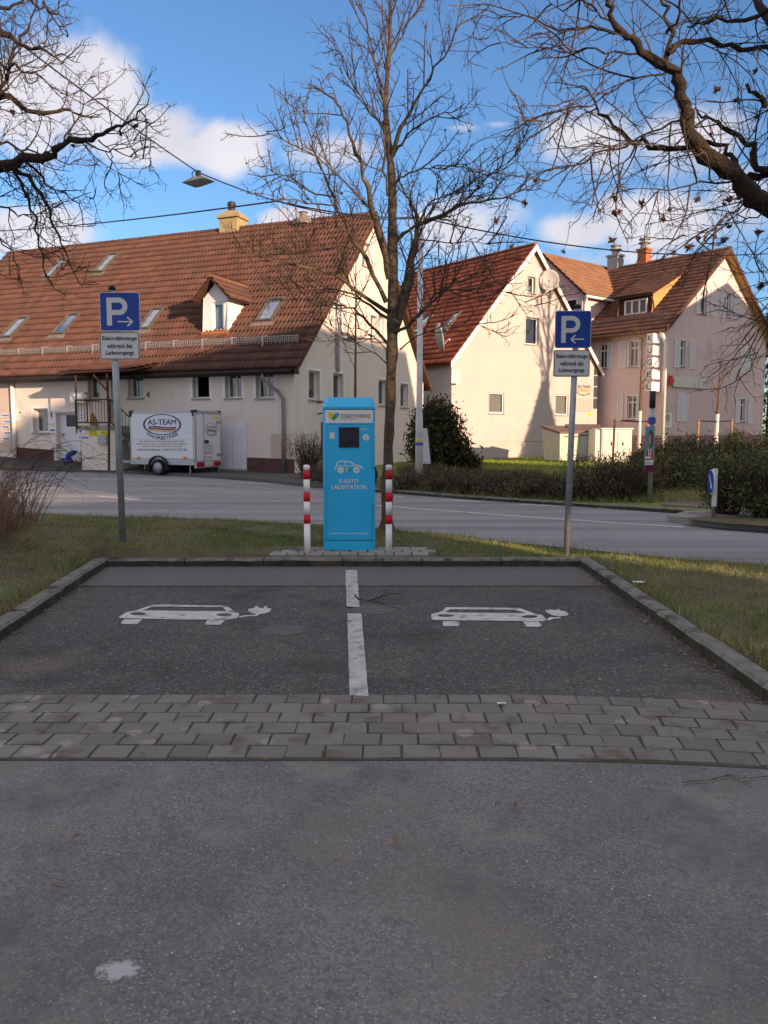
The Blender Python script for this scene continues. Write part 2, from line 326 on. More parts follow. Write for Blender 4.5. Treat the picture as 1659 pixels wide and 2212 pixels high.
def glass_mat(name, tint, refl):
    m, t, b = newmat(name); q = NT(t); t.nodes.remove(b)
    tr = q.n('ShaderNodeBsdfTransparent'); tr.inputs[0].default_value = (*tint, 1)
    gl = q.n('ShaderNodeBsdfGlossy'); gl.inputs['Roughness'].default_value = .03; gl.inputs[0].default_value = (.9, .93, 1, 1)
    fr = q.n('ShaderNodeLayerWeight'); fr.inputs[0].default_value = .5
    f = q.math('ADD', q.math('MULTIPLY', q.math('POWER', fr.outputs['Facing'], 4.0), .6), refl)
    mx = q.n('ShaderNodeMixShader'); q.l(f, mx.inputs[0]); q.l(tr.outputs[0], mx.inputs[1]); q.l(gl.outputs[0], mx.inputs[2])
    q.l(mx.outputs[0], t.nodes['Material Output'].inputs[0]); return m
M['glass'] = glass_mat('window_glass', (.88, .90, .90), .08)
M['roofglass'] = glass_mat('skylight_glass', (.7, .72, .75), .45)
# lichen spots on the pavers
def add_spots(m, colr, scale, amt, size):
    t = m.node_tree; q = NT(t); b = t.nodes['Principled BSDF']
    src = b.inputs['Base Color'].links[0].from_socket
    geo = q.n('ShaderNodeNewGeometry')
    vo = q.n('ShaderNodeTexVoronoi'); vo.inputs['Scale'].default_value = scale; q.l(geo.outputs['Position'], vo.inputs['Vector'])
    wob = q.math('ADD', vo.outputs['Distance'], q.math('MULTIPLY', q.noise(scale * 3, 3, vec=geo.outputs['Position']), .25))
    sp = q.n('ShaderNodeSeparateColor'); q.l(vo.outputs['Color'], sp.inputs[0])
    sx = q.n('ShaderNodeSeparateXYZ'); q.l(geo.outputs['Position'], sx.inputs[0])
    am = q.mapr(sx.outputs[0], -2.2, 1.0, 1 - amt * 1.9, 1 - amt * .35)
    f = q.math('MULTIPLY', q.math('GREATER_THAN', sp.outputs[0], am), q.mapr(wob, size, size + .06, .75, 0))
    q.l(q.mix(f, src, colr), b.inputs['Base Color'])
add_spots(M['paver'], (.29, .27, .255), 7.0, .22, .42)

# ---------------------------------------------------------------- mesh helpers
class MB:
    def __init__(s): s.v = []; s.f = []; s.t = None
    def add(s, vs, fs):
        o = len(s.v); s.v += [tuple(p) for p in vs]; s.f += [tuple(i + o for i in f) for f in fs]; return s
    def quad(s, a, b, c, d): return s.add([a, b, c, d], [(0, 1, 2, 3)])
    def box(s, x0, x1, y0, y1, z0, z1, fn=None, ch=0.):
        fn = fn or (lambda a, b, c: (a, b, c))
        if ch:
            P_ = []
            for z, k in ((z0, 0), (z1 - ch, 0), (z1, ch)):
                for (a, b) in ((x0 + k, y0 + k), (x1 - k, y0 + k), (x1 - k, y1 - k), (x0 + k, y1 - k)): P_.append(fn(a, b, z))
            fs = [(3, 2, 1, 0), (8, 9, 10, 11)]
            for l in (0, 4):
                for i in range(4): fs.append((l + i, l + (i + 1) % 4, l + 4 + (i + 1) % 4, l + 4 + i))
            return s.add(P_, fs)
        P_ = [fn(a, b, c) for c in (z0, z1) for (a, b) in ((x0, y0), (x1, y0), (x1, y1), (x0, y1))]
        return s.add(P_, [(3, 2, 1, 0), (4, 5, 6, 7), (0, 1, 5, 4), (1, 2, 6, 5), (2, 3, 7, 6), (3, 0, 4, 7)])
    def prism(s, poly, off):
        """polygon (3D points) swept by off"""
        n = len(poly); off = Vector(off); a = [Vector(p) for p in poly]; b = [p + off for p in a]
        tri = tessellate_polygon([a]); fs = [tuple(t) for t in tri] + [tuple(i + n for i in reversed(t)) for t in tri]
        fs += [(i, (i + 1) % n, n + (i + 1) % n, n + i) for i in range(n)]
        return s.add(a + b, fs)
    def poly(s, loops):
        vs = [Vector(p) for l in loops for p in l]
        return s.add(vs, [tuple(t) for t in tessellate_polygon([[Vector(p) for p in l] for l in loops])])
    def tube(s, pts, rad, k=8, cap=True):
        pts = [Vector(p) for p in pts]; n = len(pts)
        if not hasattr(rad, '__len__'): rad = [rad] * n
        up = None; rings = []
        for i in range(n):
            d = (pts[min(i + 1, n - 1)] - pts[max(i - 1, 0)])
            if d.length < 1e-9: d = Vector((0, 0, 1))
            d.normalize()
            if up is None:
                up = Vector((1, 0, 0)) if abs(d.x) < .9 else Vector((0, 1, 0))
            up = (up - d * up.dot(d)); up.normalize(); b = d.cross(up)
            rings.append([pts[i] + (up * math.cos(2 * math.pi * j / k) + b * math.sin(2 * math.pi * j / k)) * rad[i] for j in range(k)])
        vs = [p for r in rings for p in r]; fs = []
        for i in range(n - 1):
            for j in range(k): fs.append((i * k + j, i * k + (j + 1) % k, (i + 1) * k + (j + 1) % k, (i + 1) * k + j))
        if cap: fs.append(tuple(range(k - 1, -1, -1))); fs.append(tuple((n - 1) * k + j for j in range(k)))
        return s.add(vs, fs)
    def lathe(s, prof, k=16, axis='z', at=(0, 0, 0)):
        vs = []; fs = []; n = len(prof); at = Vector(at)
        for (r, h) in prof:
            for j in range(k):
                c, q = math.cos(2 * math.pi * j / k) * r, math.sin(2 * math.pi * j / k) * r
                p = {'z': (c, q, h), 'y': (c, h, q), 'x': (h, c, q)}[axis]; vs.append(at + Vector(p))
        for i in range(n - 1):
            for j in range(k): fs.append((i * k + j, i * k + (j + 1) % k, (i + 1) * k + (j + 1) % k, (i + 1) * k + j))
        fs.append(tuple(range(k - 1, -1, -1))); fs.append(tuple((n - 1) * k + j for j in range(k)))
        return s.add(vs, fs)
    def map(s, fn): s.v = [tuple(fn(*p)) for p in s.v]; return s
    def build(s, name, mat, parent=None, smooth=False, tint=None):
        me = bpy.data.meshes.new(name); me.from_pydata(s.v, [], s.f)
        if tint is not None:
            a = me.attributes.new('tint', 'FLOAT', 'POINT'); a.data.foreach_set('value', np.full(len(s.v), tint, dtype=np.float32) if not hasattr(tint, '__len__') else np.asarray(tint, dtype=np.float32))
        if smooth: me.polygons.foreach_set('use_smooth', [True] * len(me.polygons))
        return link(name, me, mat, parent)
def link(name, me, mat, parent=None):
    o = bpy.data.objects.new(name, me); col.objects.link(o)
    if mat is not None and not me.materials: me.materials.append(M[mat] if isinstance(mat, str) else mat)
    if parent is not None: o.parent = parent
    return o
def tag(o, label=None, cat=None, group=None, kind=None):
    if label: o['label'] = label
    if cat: o['category'] = cat
    if group: o['group'] = group
    if kind: o['kind'] = kind
    return o
def thing(name, loc, label, cat, group=None, rz=0.):
    o = bpy.data.objects.new(name, None); col.objects.link(o); o.empty_display_size = .2
    o.matrix_basis = Matrix.Translation(Vector(loc)) @ Matrix.Rotation(rz, 4, 'Z')
    return tag(o, label, cat, group)
def np_mesh(name, V, Fc, mat, parent=None, tint=None, smooth=False):
    """V (n,3), Fc (m,3 or 4) numpy"""
    me = bpy.data.meshes.new(name); k = Fc.shape[1]
    me.vertices.add(len(V)); me.vertices.foreach_set('co', V.astype(np.float32).ravel())
    me.loops.add(Fc.size); me.loops.foreach_set('vertex_index', Fc.astype(np.int32).ravel())
    me.polygons.add(len(Fc)); me.polygons.foreach_set('loop_start', np.arange(0, Fc.size, k, dtype=np.int32))
    me.update(calc_edges=True)
    if tint is not None:
        a = me.attributes.new('tint', 'FLOAT', 'POINT'); a.data.foreach_set('value', tint.astype(np.float32))
    if smooth: me.polygons.foreach_set('use_smooth', [True] * len(me.polygons))
    return link(name, me, mat, parent)
_tc = {}
def text(s, w_, h_, mat, parent, origin, fn=None, name='lettering', keep=False, ext=.003, bend=None, spacing=1.0):
    """flat lettering centred on origin, facing -y of its frame, fitted to w_ x h_"""
    cu = bpy.data.curves.new('t', 'FONT'); cu.body = s; cu.align_x = 'CENTER'; cu.size = 1.0; cu.extrude = 0.0; cu.resolution_u = 3; cu.space_character = spacing
    
    ob = bpy.data.objects.new('t', cu); col.objects.link(ob); bpy.context.view_layer.update()
    me0 = bpy.data.meshes.new_from_object(ob); bpy.data.objects.remove(ob); bpy.data.curves.remove(cu)
    vs = [v.co.copy() for v in me0.vertices]; fs = [tuple(p.vertices) for p in me0.polygons]; bpy.data.meshes.remove(me0)
    x0 = min(v.x for v in vs); x1 = max(v.x for v in vs); y0 = min(v.y for v in vs); y1 = max(v.y for v in vs)
    sx = w_ / (x1 - x0); sy = h_ / (y1 - y0)
    if keep: sx = sy
    fn = fn or (lambda a, b, d: (origin[0] + a, origin[1] + d, origin[2] + b))
    def fn0(v, dx, dy, k):
        a = (v.x - (x0 + x1) / 2) * sx; b = (v.y - (y0 + y1) / 2) * sy
        if bend:
            th = a / bend[0]; rr = bend[0] - b
            a, b = rr * math.sin(th), bend[0] - rr * math.cos(th)
        return fn(a + dx, b + dy, -ext - .0004 * k)
    out = [fn0(v, 0, 0, 0) for v in vs]
    mb = MB()
    if bold and len(s) > 1:
        h2_ = h_ * .018
        for k, (dx, dy) in enumerate(((-h2_, 0), (h2_, 0), (0, h2_), (0, -h2_))): mb.add([(p[0], p[1], p[2]) for p in [fn0(v, dx, dy, k) for v in vs]], fs)
    else: mb.add(out, fs)
    return mb.build(name, mat, parent)
bold = True
# ================================================================ GROUND
def sheet(name, poly, z, mat, parent=None, res=None):
    mb = MB(); mb.poly([[(p[0], p[1], z) for p in poly]]); o = mb.build(name, mat, parent)
    if parent is None: o['kind'] = 'structure'
    return o
sheet('ground', [(-900, -300), (900, -300), (900, 1500), (-900, 1500)], -.12, 'ground')
Y_PN = G(829, 1640).y; Y_PF = G(829, 1503).y; Y_ST = G(829, 1268).y; Y_KB = G(829, 1226).y
def lerp_pts(ps, x):
    for (a, b), (c, d) in zip(ps, ps[1:]):
        if a <= x <= c: return b + (d - b) * (x - a) / (c - a)
    return ps[0][1] if x < ps[0][0] else ps[-1][1]
kl0 = G(214, 1236); kl1 = G(0, 1386); kr0 = G(1263, 1234); kr1 = G(1659, 1524)
def kxl(y): return kl0.x + (kl1.x - kl0.x) * (y - kl0.y) / (kl1.y - kl0.y)
def kxr(y): return kr0.x + (kr1.x - kr0.x) * (y - kr0.y) / (kr1.y - kr0.y)
Y_END = Y_PN - .1
car_park = sheet('car_park', [(-16, -25), (16, -25), (16, Y_END), (kxr(Y_END) + .05, Y_END), (kxr(Y_KB) + .05, Y_KB + .05), (kxl(Y_KB) - .05, Y_KB + .05), (kxl(Y_END) - .05, Y_END), (-16, Y_END)], 0, 'lot')
def bow_(x): return -.13 * max(0, (x - .5) / 1.5) ** 2
bay = sheet('parking_bay', [(kxl(Y_PF) - .04, Y_PF)] + [(x, Y_PF + bow_(x) - .01) for x in (0, .5, .8, 1.1, 1.4, 1.7, 2.0)] + [(kxr(Y_PF) + .04, Y_PF + bow_(kxr(Y_PF))), (kxr(Y_ST) + .04, Y_ST), (kxl(Y_ST) - .04, Y_ST)], .006, 'bay')
strip = sheet('resurfaced_strip', [(kxl(Y_ST) - .04, Y_ST), (kxr(Y_ST) + .04, Y_ST), (kxr(Y_KB) + .04, Y_KB + .04), (kxl(Y_KB) - .04, Y_KB + .04)], .012, 'strip')
# bay centre line and car symbols
def flat_poly(ptsD, z, name, parent, mat, holes=()):
    mb = MB(); mb.poly([[G(*p, z) for p in ptsD]] + [[G(*p, z) for p in h] for h in holes]); return mb.build(name, mat, parent)
def rag(ptsD, n=14, amp=.6):
    out = []
    for i, p in enumerate(ptsD):
        q = ptsD[(i + 1) % len(ptsD)]
        for k in range(n):
            t = k / n; j = amp if k else 0
            out.append((p[0] + (q[0] - p[0]) * t + random.uniform(-j, j), p[1] + (q[1] - p[1]) * t + random.uniform(-j, j) * .5))
    return out
flat_poly(rag([(746, 1231), (771, 1231), (777, 1311), (749, 1310)]), .018, 'bay_line', strip, 'bay_paint')
flat_poly(rag([(750, 1325), (781, 1325), (796, 1503), (755, 1502)]), .011, 'bay_line', bay, 'bay_paint')
def ell(cx, cy, rx, ry, n=18): return [(cx + rx * math.cos(2 * math.pi * i / n), cy + ry * math.sin(2 * math.pi * i / n)) for i in range(n)]
def symbol(conv, body, roofin, lights, wheels, plug, cable):
    q = lambda pts: [conv(*p) for p in pts]
    flat_poly(q(body), .011, 'car_symbol', bay, 'white_paint', [q(roofin)] + [q(l) for l in lights])
    for wv in wheels: flat_poly(q(wv), .011, 'wheel_symbol', bay, 'white_paint')
    flat_poly(q(plug), .011, 'plug_symbol', bay, 'white_paint'); flat_poly(q(cable), .011, 'cable_symbol', bay, 'white_paint')
cvL = lambda x, y: ((380 + x * .33755) / 1.5624, (2020 + y * .33755) / 1.5624)
symbol(cvL, [(65, 182), (140, 135), (230, 120), (390, 64), (500, 60), (1145, 72), (1215, 128), (1262, 150), (1262, 175), (1240, 195), (1150, 210), (600, 208), (70, 195)],
       [(300, 118), (400, 80), (1095, 86), (1140, 126), (700, 124)], [ell(255, 152, 78, 15), ell(1115, 162, 78, 14)],
       [[(115, 206), (295, 208), (255, 250), (225, 256), (90, 254), (82, 240)], [(950, 214), (1125, 212), (1090, 255), (1060, 262), (935, 260), (925, 248)]],
       [(1355, 105), (1420, 95), (1425, 78), (1455, 75), (1462, 95), (1510, 96), (1515, 76), (1545, 76), (1545, 96), (1588, 100), (1575, 130), (1520, 150), (1475, 155), (1390, 148), (1360, 128)],
       [(1263, 180), (1310, 168), (1400, 164), (1440, 152), (1480, 154), (1440, 174), (1330, 178), (1270, 194)])
cvR = lambda x, y: ((1430 + x * .31344) / 1.5624, (2020 + y * .31344) / 1.5624)
symbol(cvR, [(80, 165), (160, 150), (215, 125), (232, 95), (290, 92), (1030, 100), (1150, 145), (1210, 168), (1270, 175), (1310, 210), (1325, 235), (1290, 245), (600, 236), (95, 230), (82, 205)],
       [(230, 150), (285, 115), (980, 120), (1105, 158), (700, 154)], [ell(240, 184, 84, 15), ell(1140, 195, 84, 15)],
       [[(205, 240), (380, 240), (388, 265), (375, 295), (215, 297), (205, 275)], [(1070, 248), (1240, 250), (1275, 290), (1240, 305), (1110, 302)]],
       [(1305, 130), (1360, 118), (1430, 125), (1435, 112), (1460, 118), (1465, 128), (1530, 140), (1562, 165), (1540, 185), (1460, 190), (1380, 178), (1330, 150)],
       [(1325, 228), (1345, 205), (1375, 200), (1400, 205), (1475, 195), (1480, 212), (1400, 215), (1350, 238)])
# round covers set into the bay
for (cxp, cyp, rr, lab) in ((806, 1316, .20, 'round iron cover beside the gap in the white bay line'), (609, 1361, .17, 'round iron cover in front of the charging plug symbol of the left bay')):
    c = G(cxp, cyp, .012); mb = MB(); mb.lathe([(rr, -.02), (rr, .008), (rr * .97, .010), (.001, .0095)], 28, at=(0, 0, 0))
    o = mb.build('manhole_cover', 'cover'); o.location = (c.x, c.y, .002); tag(o, lab, 'manhole cover')
# pavers
xs_ = [-3.6, 0, .5, .8, 1.1, 1.4, 1.7, 2.0, 2.3, 2.6]
pav = sheet('paver_strip', [(x, Y_PN - .02 + bow_(x)) for x in xs_] + [(x, Y_PF + .01 + bow_(x)) for x in xs_[::-1]], .003, 'joint')
PW = .187; PD = (Y_PF - Y_PN) / 6
pmeshes = []
for k in range(10):
    mb = MB(); j = .008
    mb.box(-PW / 2 + .0045, PW / 2 - .0045, -PD / 2 + .0042, PD / 2 - .0042, -.05, .0, ch=.004)
    mb.v = [(x + random.uniform(-.0035, .0035), y + random.uniform(-.003, .003), z) for x, y, z in mb.v]
    me = bpy.data.meshes.new('paver'); me.from_pydata(mb.v, [], mb.f); me.materials.append(M['paver'])
    a = me.attributes.new('tint', 'FLOAT', 'POINT'); a.data.foreach_set('value', np.full(len(mb.v), k / 9, dtype=np.float32)); pmeshes.append(me)
for r_ in range(6):
    y = Y_PN + PD * (r_ + .5); off = (r_ % 2) * .5 + random.uniform(-.08, .08)
    for i in range(-18, 18):
        x = (i + off) * PW
        bow = bow_(x)
        if x > 2.55: continue
        o = link('paver', random.choice(pmeshes), None, pav); o.location = (x + random.uniform(-.003, .003), y + bow, .0095 + random.uniform(-.0022, .0022))
        o.rotation_euler = (random.uniform(-.012, .012), random.uniform(-.012, .012), random.uniform(-.014, .014) - (.12 * (x - .5) if x > .5 else 0))
# kerbs
def kerb_run(name, p0, p1, wv, h, n, parent=None, mat='kerb', name2='kerb_stone'):
    p0 = Vector(p0); p1 = Vector(p1); d = (p1 - p0); Lk = d.length; d.normalize(); nrm = Vector(wv)
    for i in range(n):
        a = p0 + d * (Lk * i / n + .006); l = Lk / n - .012; mb = MB()
        ns = 6; jit = [random.uniform(-.006, .006) for _ in range(ns + 1)]; hh = h + random.uniform(-.006, .006)
        secs = []
        for s_ in range(ns + 1):
            c = a + d * (l * s_ / ns); ww = nrm.length; nn = nrm.normalized()
            secs.append([c + Vector((0, 0, -.1)), c + Vector((0, 0, hh - .025 + jit[s_])), c + nn * .022 + Vector((0, 0, hh + jit[s_])), c + nn * ww + Vector((0, 0, hh + .002)), c + nn * ww + Vector((0, 0, -.1))])
        vs = [v for s_ in secs for v in s_]; fs = []
        for s_ in range(ns):
            for j in range(4): fs.append((s_ * 5 + j, s_ * 5 + j + 1, s_ * 5 + 6 + j, s_ * 5 + 5 + j))
        fs += [(0, 1, 2, 3, 4), tuple(ns * 5 + j for j in (4, 3, 2, 1, 0))]
        mb.add(vs, fs); ko = mb.build(name2, mat, parent)
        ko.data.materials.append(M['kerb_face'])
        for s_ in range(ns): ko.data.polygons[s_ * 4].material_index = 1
kerb = bpy.data.objects.new('kerb', None); col.objects.link(kerb); kerb['kind'] = 'structure'
KH = .10
kerb_run('k', (kxl(Y_KB), Y_KB, 0), (kxr(Y_KB), Y_KB, 0), (0, .12, 0), KH, 6, kerb)
kerb_run('k', (kxl(Y_KB), Y_KB + .14, 0), (kxl(Y_END), Y_END, 0), (-.13, 0, 0), KH + .01, 6, kerb)
kerb_run('k', (kxr(Y_KB), Y_KB + .14, 0), (kxr(Y_END), Y_END, 0), (.12, 0, 0), KH + .01, 6, kerb)
# road
NEAR = [(-60, 27), (-30, 20.5), (-12, 16.6), (-5.7, 14.9), (-3.4, 14.3), (-1.4, 13.5), (.25, 12.5), (2.4, 10.8), (4.4, 9.15), (7, 6.9), (12, 2.5), (20, -5), (40, -24)]
FARE = [(-60, 44), (-30, 37.2), (-16.3, 33.6), (-10.3, 31.2), (-7, 28.6), (-3.7, 25.3), (-1.95, 22.6), (.4, 20.3), (2.1, 18.5), (3.9, 17.0), (6.5, 14.6), (10, 11.2), (16, 5.5), (27, -5), (46, -24)]
road = sheet('road', NEAR + FARE[::-1], 0.0, 'road')
def line_on_road(pD, wd, mat, name, z=.005):
    a = [G(*p) for p in pD]; mb = MB(); vs = []
    for i, p in enumerate(a):
        d = (a[min(i + 1, len(a) - 1)] - a[max(i - 1, 0)]).normalized(); n_ = Vector((-d.y, d.x, 0))
        vs += [(p + n_ * wd / 2) + Vector((0, 0, z)), (p - n_ * wd / 2) + Vector((0, 0, z))]
    mb.add(vs, [(2 * i, 2 * i + 2, 2 * i + 3, 2 * i + 1) for i in range(len(a) - 1)]); return mb.build(name, mat, road)
Q2 = lambda x, y: px('2', x, y); Q7 = lambda x, y: px('7', x, y); Q8 = lambda x, y: px('8', x, y); Q4 = lambda x, y: px('4', x, y)
line_on_road([Q2(-150, 800), Q2(170, 815), Q2(700, 845), Q2(1100, 876), Q2(1659, 920), Q4(640, 1205)], .16, 'old_paint', 'edge_line')
line_on_road([Q2(345, 803), Q2(520, 808)], .3, 'old_paint', 'lane_dash')
line_on_road([Q2(820, 905), Q2(1659, 975), Q4(620, 1280)], .10, 'old_paint', 'lane_line')
line_on_road([Q2(610, 968), Q2(870, 992)], .16, 'white_paint', 'lane_dash')
line_on_road([Q2(180, 935), Q2(360, 950)], .14, 'old_paint', 'lane_dash')
for a, b in (((330, 1035), (640, 1052)), ((950, 1072), (1260, 1087)), ((-160, 1000), (40, 1014))): line_on_road([Q7(*a), Q7(*b)], .15, 'white_paint', 'lane_dash')
for a, b in (((300, 1103), (605, 1113)), ((915, 1126), (1165, 1135))): line_on_road([Q8(*a), Q8(*b)], .15, 'white_paint', 'lane_dash')
line_on_road([Q7(-300, 1075), Q7(0, 1097), Q7(700, 1150), Q7(1659, 1217), Q8(990, 1256)], .13, 'white_paint', 'lane_line')
# verge height field
def vn(x, y, s, o=0.):
    return math.sin(x * s + 1.3 + o) * math.cos(y * s * 1.17 - .7 + o) + .5 * math.sin(x * s * 2.3 + 4 - o) * math.sin(y * s * 2.1 + o)
def zg(x, y):
    e = lerp_pts(NEAR, x); e += .06 * vn(x, y, 2.1) + .03 * vn(x, y, 7)
    dr = e - y
    base = .105
    fd = max(0., min(1., 1 - (y - 10.0) / 2.2))
    base += .20 * fd * max(0., min(1., (-x - 1.0) / 2.6)) * max(0., min(1, (y - Y_KB + .6) / 1.0)) if y > 8 else .0
    base += max(0, min(1, (-x - 3.1) / 1.5)) * .10 * fd
    base -= .085 * max(0, min(1, (x - 1.2) / 1.1)) * max(0, min(1, (y - 9.25) / .6))
    base += .05 * max(0, min(1, (x - 2.6) / 1.5)) * max(0, min(1, (9 - y) / 3))
    base += .018 * vn(x, y, 3.1) + .008 * vn(x, y, 9)
    if dr < 1.5: base = -.02 + (base + .02) * max(0, min(1, dr / 1.2)) ** .6 if dr > 0 else -.06
    inb = (kxl(y) - .14 < x < kxr(y) + .14) and y < Y_KB + .11
    if inb or y < Y_END: base = -.08
    return base
gx = np.arange(-16, 13.01, .13); gy = np.arange(Y_END - .3, 18.5, .13)
V = np.array([(x, y, zg(x, y)) for y in gy for x in gx]); nx = len(gx); ny = len(gy)
ii = np.arange(nx * ny).reshape(ny, nx); keep = []
Fq = np.stack([ii[:-1, :-1], ii[:-1, 1:], ii[1:, 1:], ii[1:, :-1]], -1).reshape(-1, 4)
Fq = Fq[(V[Fq, 2].max(1) > -.075)]
verge = np_mesh('verge', V, Fq, 'soil', smooth=True); verge['kind'] = 'structure'
# grass
def grass(name, n, region, hfun, h0, h1, wd, mat, dens=None, label='', cat='grass', tintf=None):
    xs = []; 
    while len(xs) < n:
        x = random.uniform(region[0], region[1]); y = random.uniform(region[2], region[3]); z = hfun(x, y)
        if z < -.015: continue
        if dens and random.random() > dens(x, y): continue
        xs.append((x, y, z))
    P_ = np.array(xs); m = len(P_); a = np.random.rand(m) * 2 * np.pi; h = h0 + (h1 - h0) * np.random.rand(m) ** 1.6
    le = np.random.normal(0, .55, (m, 2)) * h[:, None]; wv = np.stack([np.cos(a), np.sin(a)], 1) * wd * (.6 + .8 * np.random.rand(m))[:, None]
    Vv = np.zeros((m, 3, 3)); Vv[:, 0] = P_; Vv[:, 1] = P_; Vv[:, 2] = P_
    Vv[:, 0, :2] -= wv; Vv[:, 1, :2] += wv; Vv[:, 0, 2] -= .01; Vv[:, 1, 2] -= .01; Vv[:, 2, :2] += le; Vv[:, 2, 2] += h
    base = np.array([tintf(x, y) for x, y, _ in xs]) if tintf else np.zeros(m) + .4
    tn = np.clip(base + np.random.normal(0, .16, m), 0, 1)
    o = np_mesh(name, Vv.reshape(-1, 3), np.arange(m * 3).reshape(-1, 3), mat, tint=np.repeat(tn, 3)); tag(o, label, cat, kind='stuff'); return o
def onpad(x, y): return -1.47 < x < .62 and Y_KB < y < Y_KB + .76
def dverge(x, y):
    if onpad(x, y): return 0.
    d = .45 + .55 * vn(x, y, 1.9) + .25 * vn(x, y, 5.3, 2.)
    if x < -2.4: d *= .5 + .45 * vn(x, y, 2.7, 1.)
    return max(.22, min(1, d + .1))
def tverge(x, y): return .40 + .18 * vn(x, y, 1.1, 2.) + .10 * vn(x, y, 4.1, 1.) + (.14 if x < -2.8 else 0) + (.08 if x > 2.3 else 0)
grass('verge_grass', 150000, (-6.6, 5.2, Y_END, 15.2), zg, .015, .058, .0035, 'grass', dverge, 'short winter grass on the verge round the parking bay', tintf=tverge)
grass('long_grass', 4500, (-6.5, 5.2, Y_END, 15.2), zg, .06, .14, .0035, 'grass', lambda x, y: 0. if onpad(x, y) else 1. if lerp_pts(NEAR, x) - y < .35 or (vn(x, y, 1.7, 5) > .85) or (abs(y - Y_KB - .28) < .16 and random.random() < .5) or abs(x - kxr(y) - .2) < .08 or abs(kxl(y) - .22 - x) < .08 else .03, 'longer grass tufts along the road edge', tintf=lambda x, y: .35)
def scatter_flat(name, n, region, hfun, s0, s1, mat, label, cat, dens=None, zoff=.006, tilt=.35):
    mb_v = []; t = []
    c = 0
    while c < n:
        x = random.uniform(region[0], region[1]); y = random.uniform(region[2], region[3]); z = hfun(x, y)
        if z is None or z < -.015: continue
        if dens and random.random() > dens(x, y): continue
        c += 1; a = random.uniform(0, 6.28); s = random.uniform(s0, s1); e = random.uniform(.4, .9); tx = random.uniform(-tilt, tilt); ty = random.uniform(-tilt, tilt); tt = random.random()
        for (u, v_) in ((-1, 0), (-.2, -e * .5), (1, 0), (-.1, e * .5)):
            xx = (u * math.cos(a) - v_ * math.sin(a)) * s; yy = (u * math.sin(a) + v_ * math.cos(a)) * s
            mb_v.append((x + xx, y + yy, z + zoff + xx * tx + yy * ty + s * .4)); t.append(tt)
    o = np_mesh(name, np.array(mb_v), np.arange(len(mb_v)).reshape(-1, 4), mat, tint=np.array(t)); tag(o, label, cat, kind='stuff')
scatter_flat('leaf_litter', 5200, (-6.5, 5.2, Y_END, 13.5), zg, .010, .034, 'litter', 'dead brown leaves lying in the verge grass', 'dead leaves', lambda x, y: .9 if x < -2.4 else .35)
def hbay(x, y): return .012 if kxl(y) < x < kxr(y) else None
def dbay(x, y):
    e = min(x - kxl(y), kxr(y) - x, abs(Y_KB - y), .8 + abs(y - Y_PF))
    return .03 + .97 * math.exp(-max(e, 0) / .10)
scatter_flat('kerb_debris', 2200, (-3.1, 2.6, Y_PF - .2, Y_KB), hbay, .005, .020, 'debris', 'grit and leaf crumbs gathered along the kerb foot', 'debris', dbay, .002, .2)
scatter_flat('red_gravel', 2600, (1.0, 2.4, Y_PF - .1, Y_KB - .8), hbay, .004, .014, 'redgravel', 'reddish grit and leaf mould along the right kerb foot', 'debris', lambda x, y: max(0, min(1, 1.15 - (kxr(y) - x) / (.30 + .18 * vn(x, y, 2.3)))) ** 2, .0015, .2)
scatter_flat('grit', 900, (-3, 3, 1.2, Y_KB), lambda x, y: .014 if (kxl(y) < x < kxr(y) or y < Y_END) else None, .002, .010, 'debris', 'loose grit and bits of leaf scattered over the asphalt', 'debris', None, .002, .2)
scatter_flat('scattered_leaves', 60, (-2.6, 2.6, 1.4, Y_KB), lambda x, y: .014 if (kxl(y) < x < kxr(y) or y < Y_END) else None, .012, .03, 'litter', 'single dead leaves scattered over the bays and the asphalt', 'dead leaves', None, .002, .3)
# fine cracks
for pts in ([(1470, 1697), (1500, 1693), (1540, 1689), (1575, 1680), (1600, 1688), (1659, 1684), (1700, 1690)], [(1575, 1680), (1590, 1694), (1630, 1700)], [(820, 1270), (860, 1262), (900, 1268), (960, 1266)]):
    a = [G(*p) for p in pts]; P_ = []
    for u, v_ in zip(a, a[1:]):
        for k in range(5): P_.append(u.lerp(v_, k / 5) + Vector((random.uniform(-.006, .006), random.uniform(-.006, .006), 0)))
    vs = []
    for p in P_: wv = random.uniform(.002, .007); vs += [(p.x, p.y - wv, .0135), (p.x, p.y + wv, .0135)]
    m2 = MB(); m2.add(vs, [(2 * i, 2 * i + 2, 2 * i + 3, 2 * i + 1) for i in range(len(P_) - 1)]); m2.build('crack', 'crack', car_park)
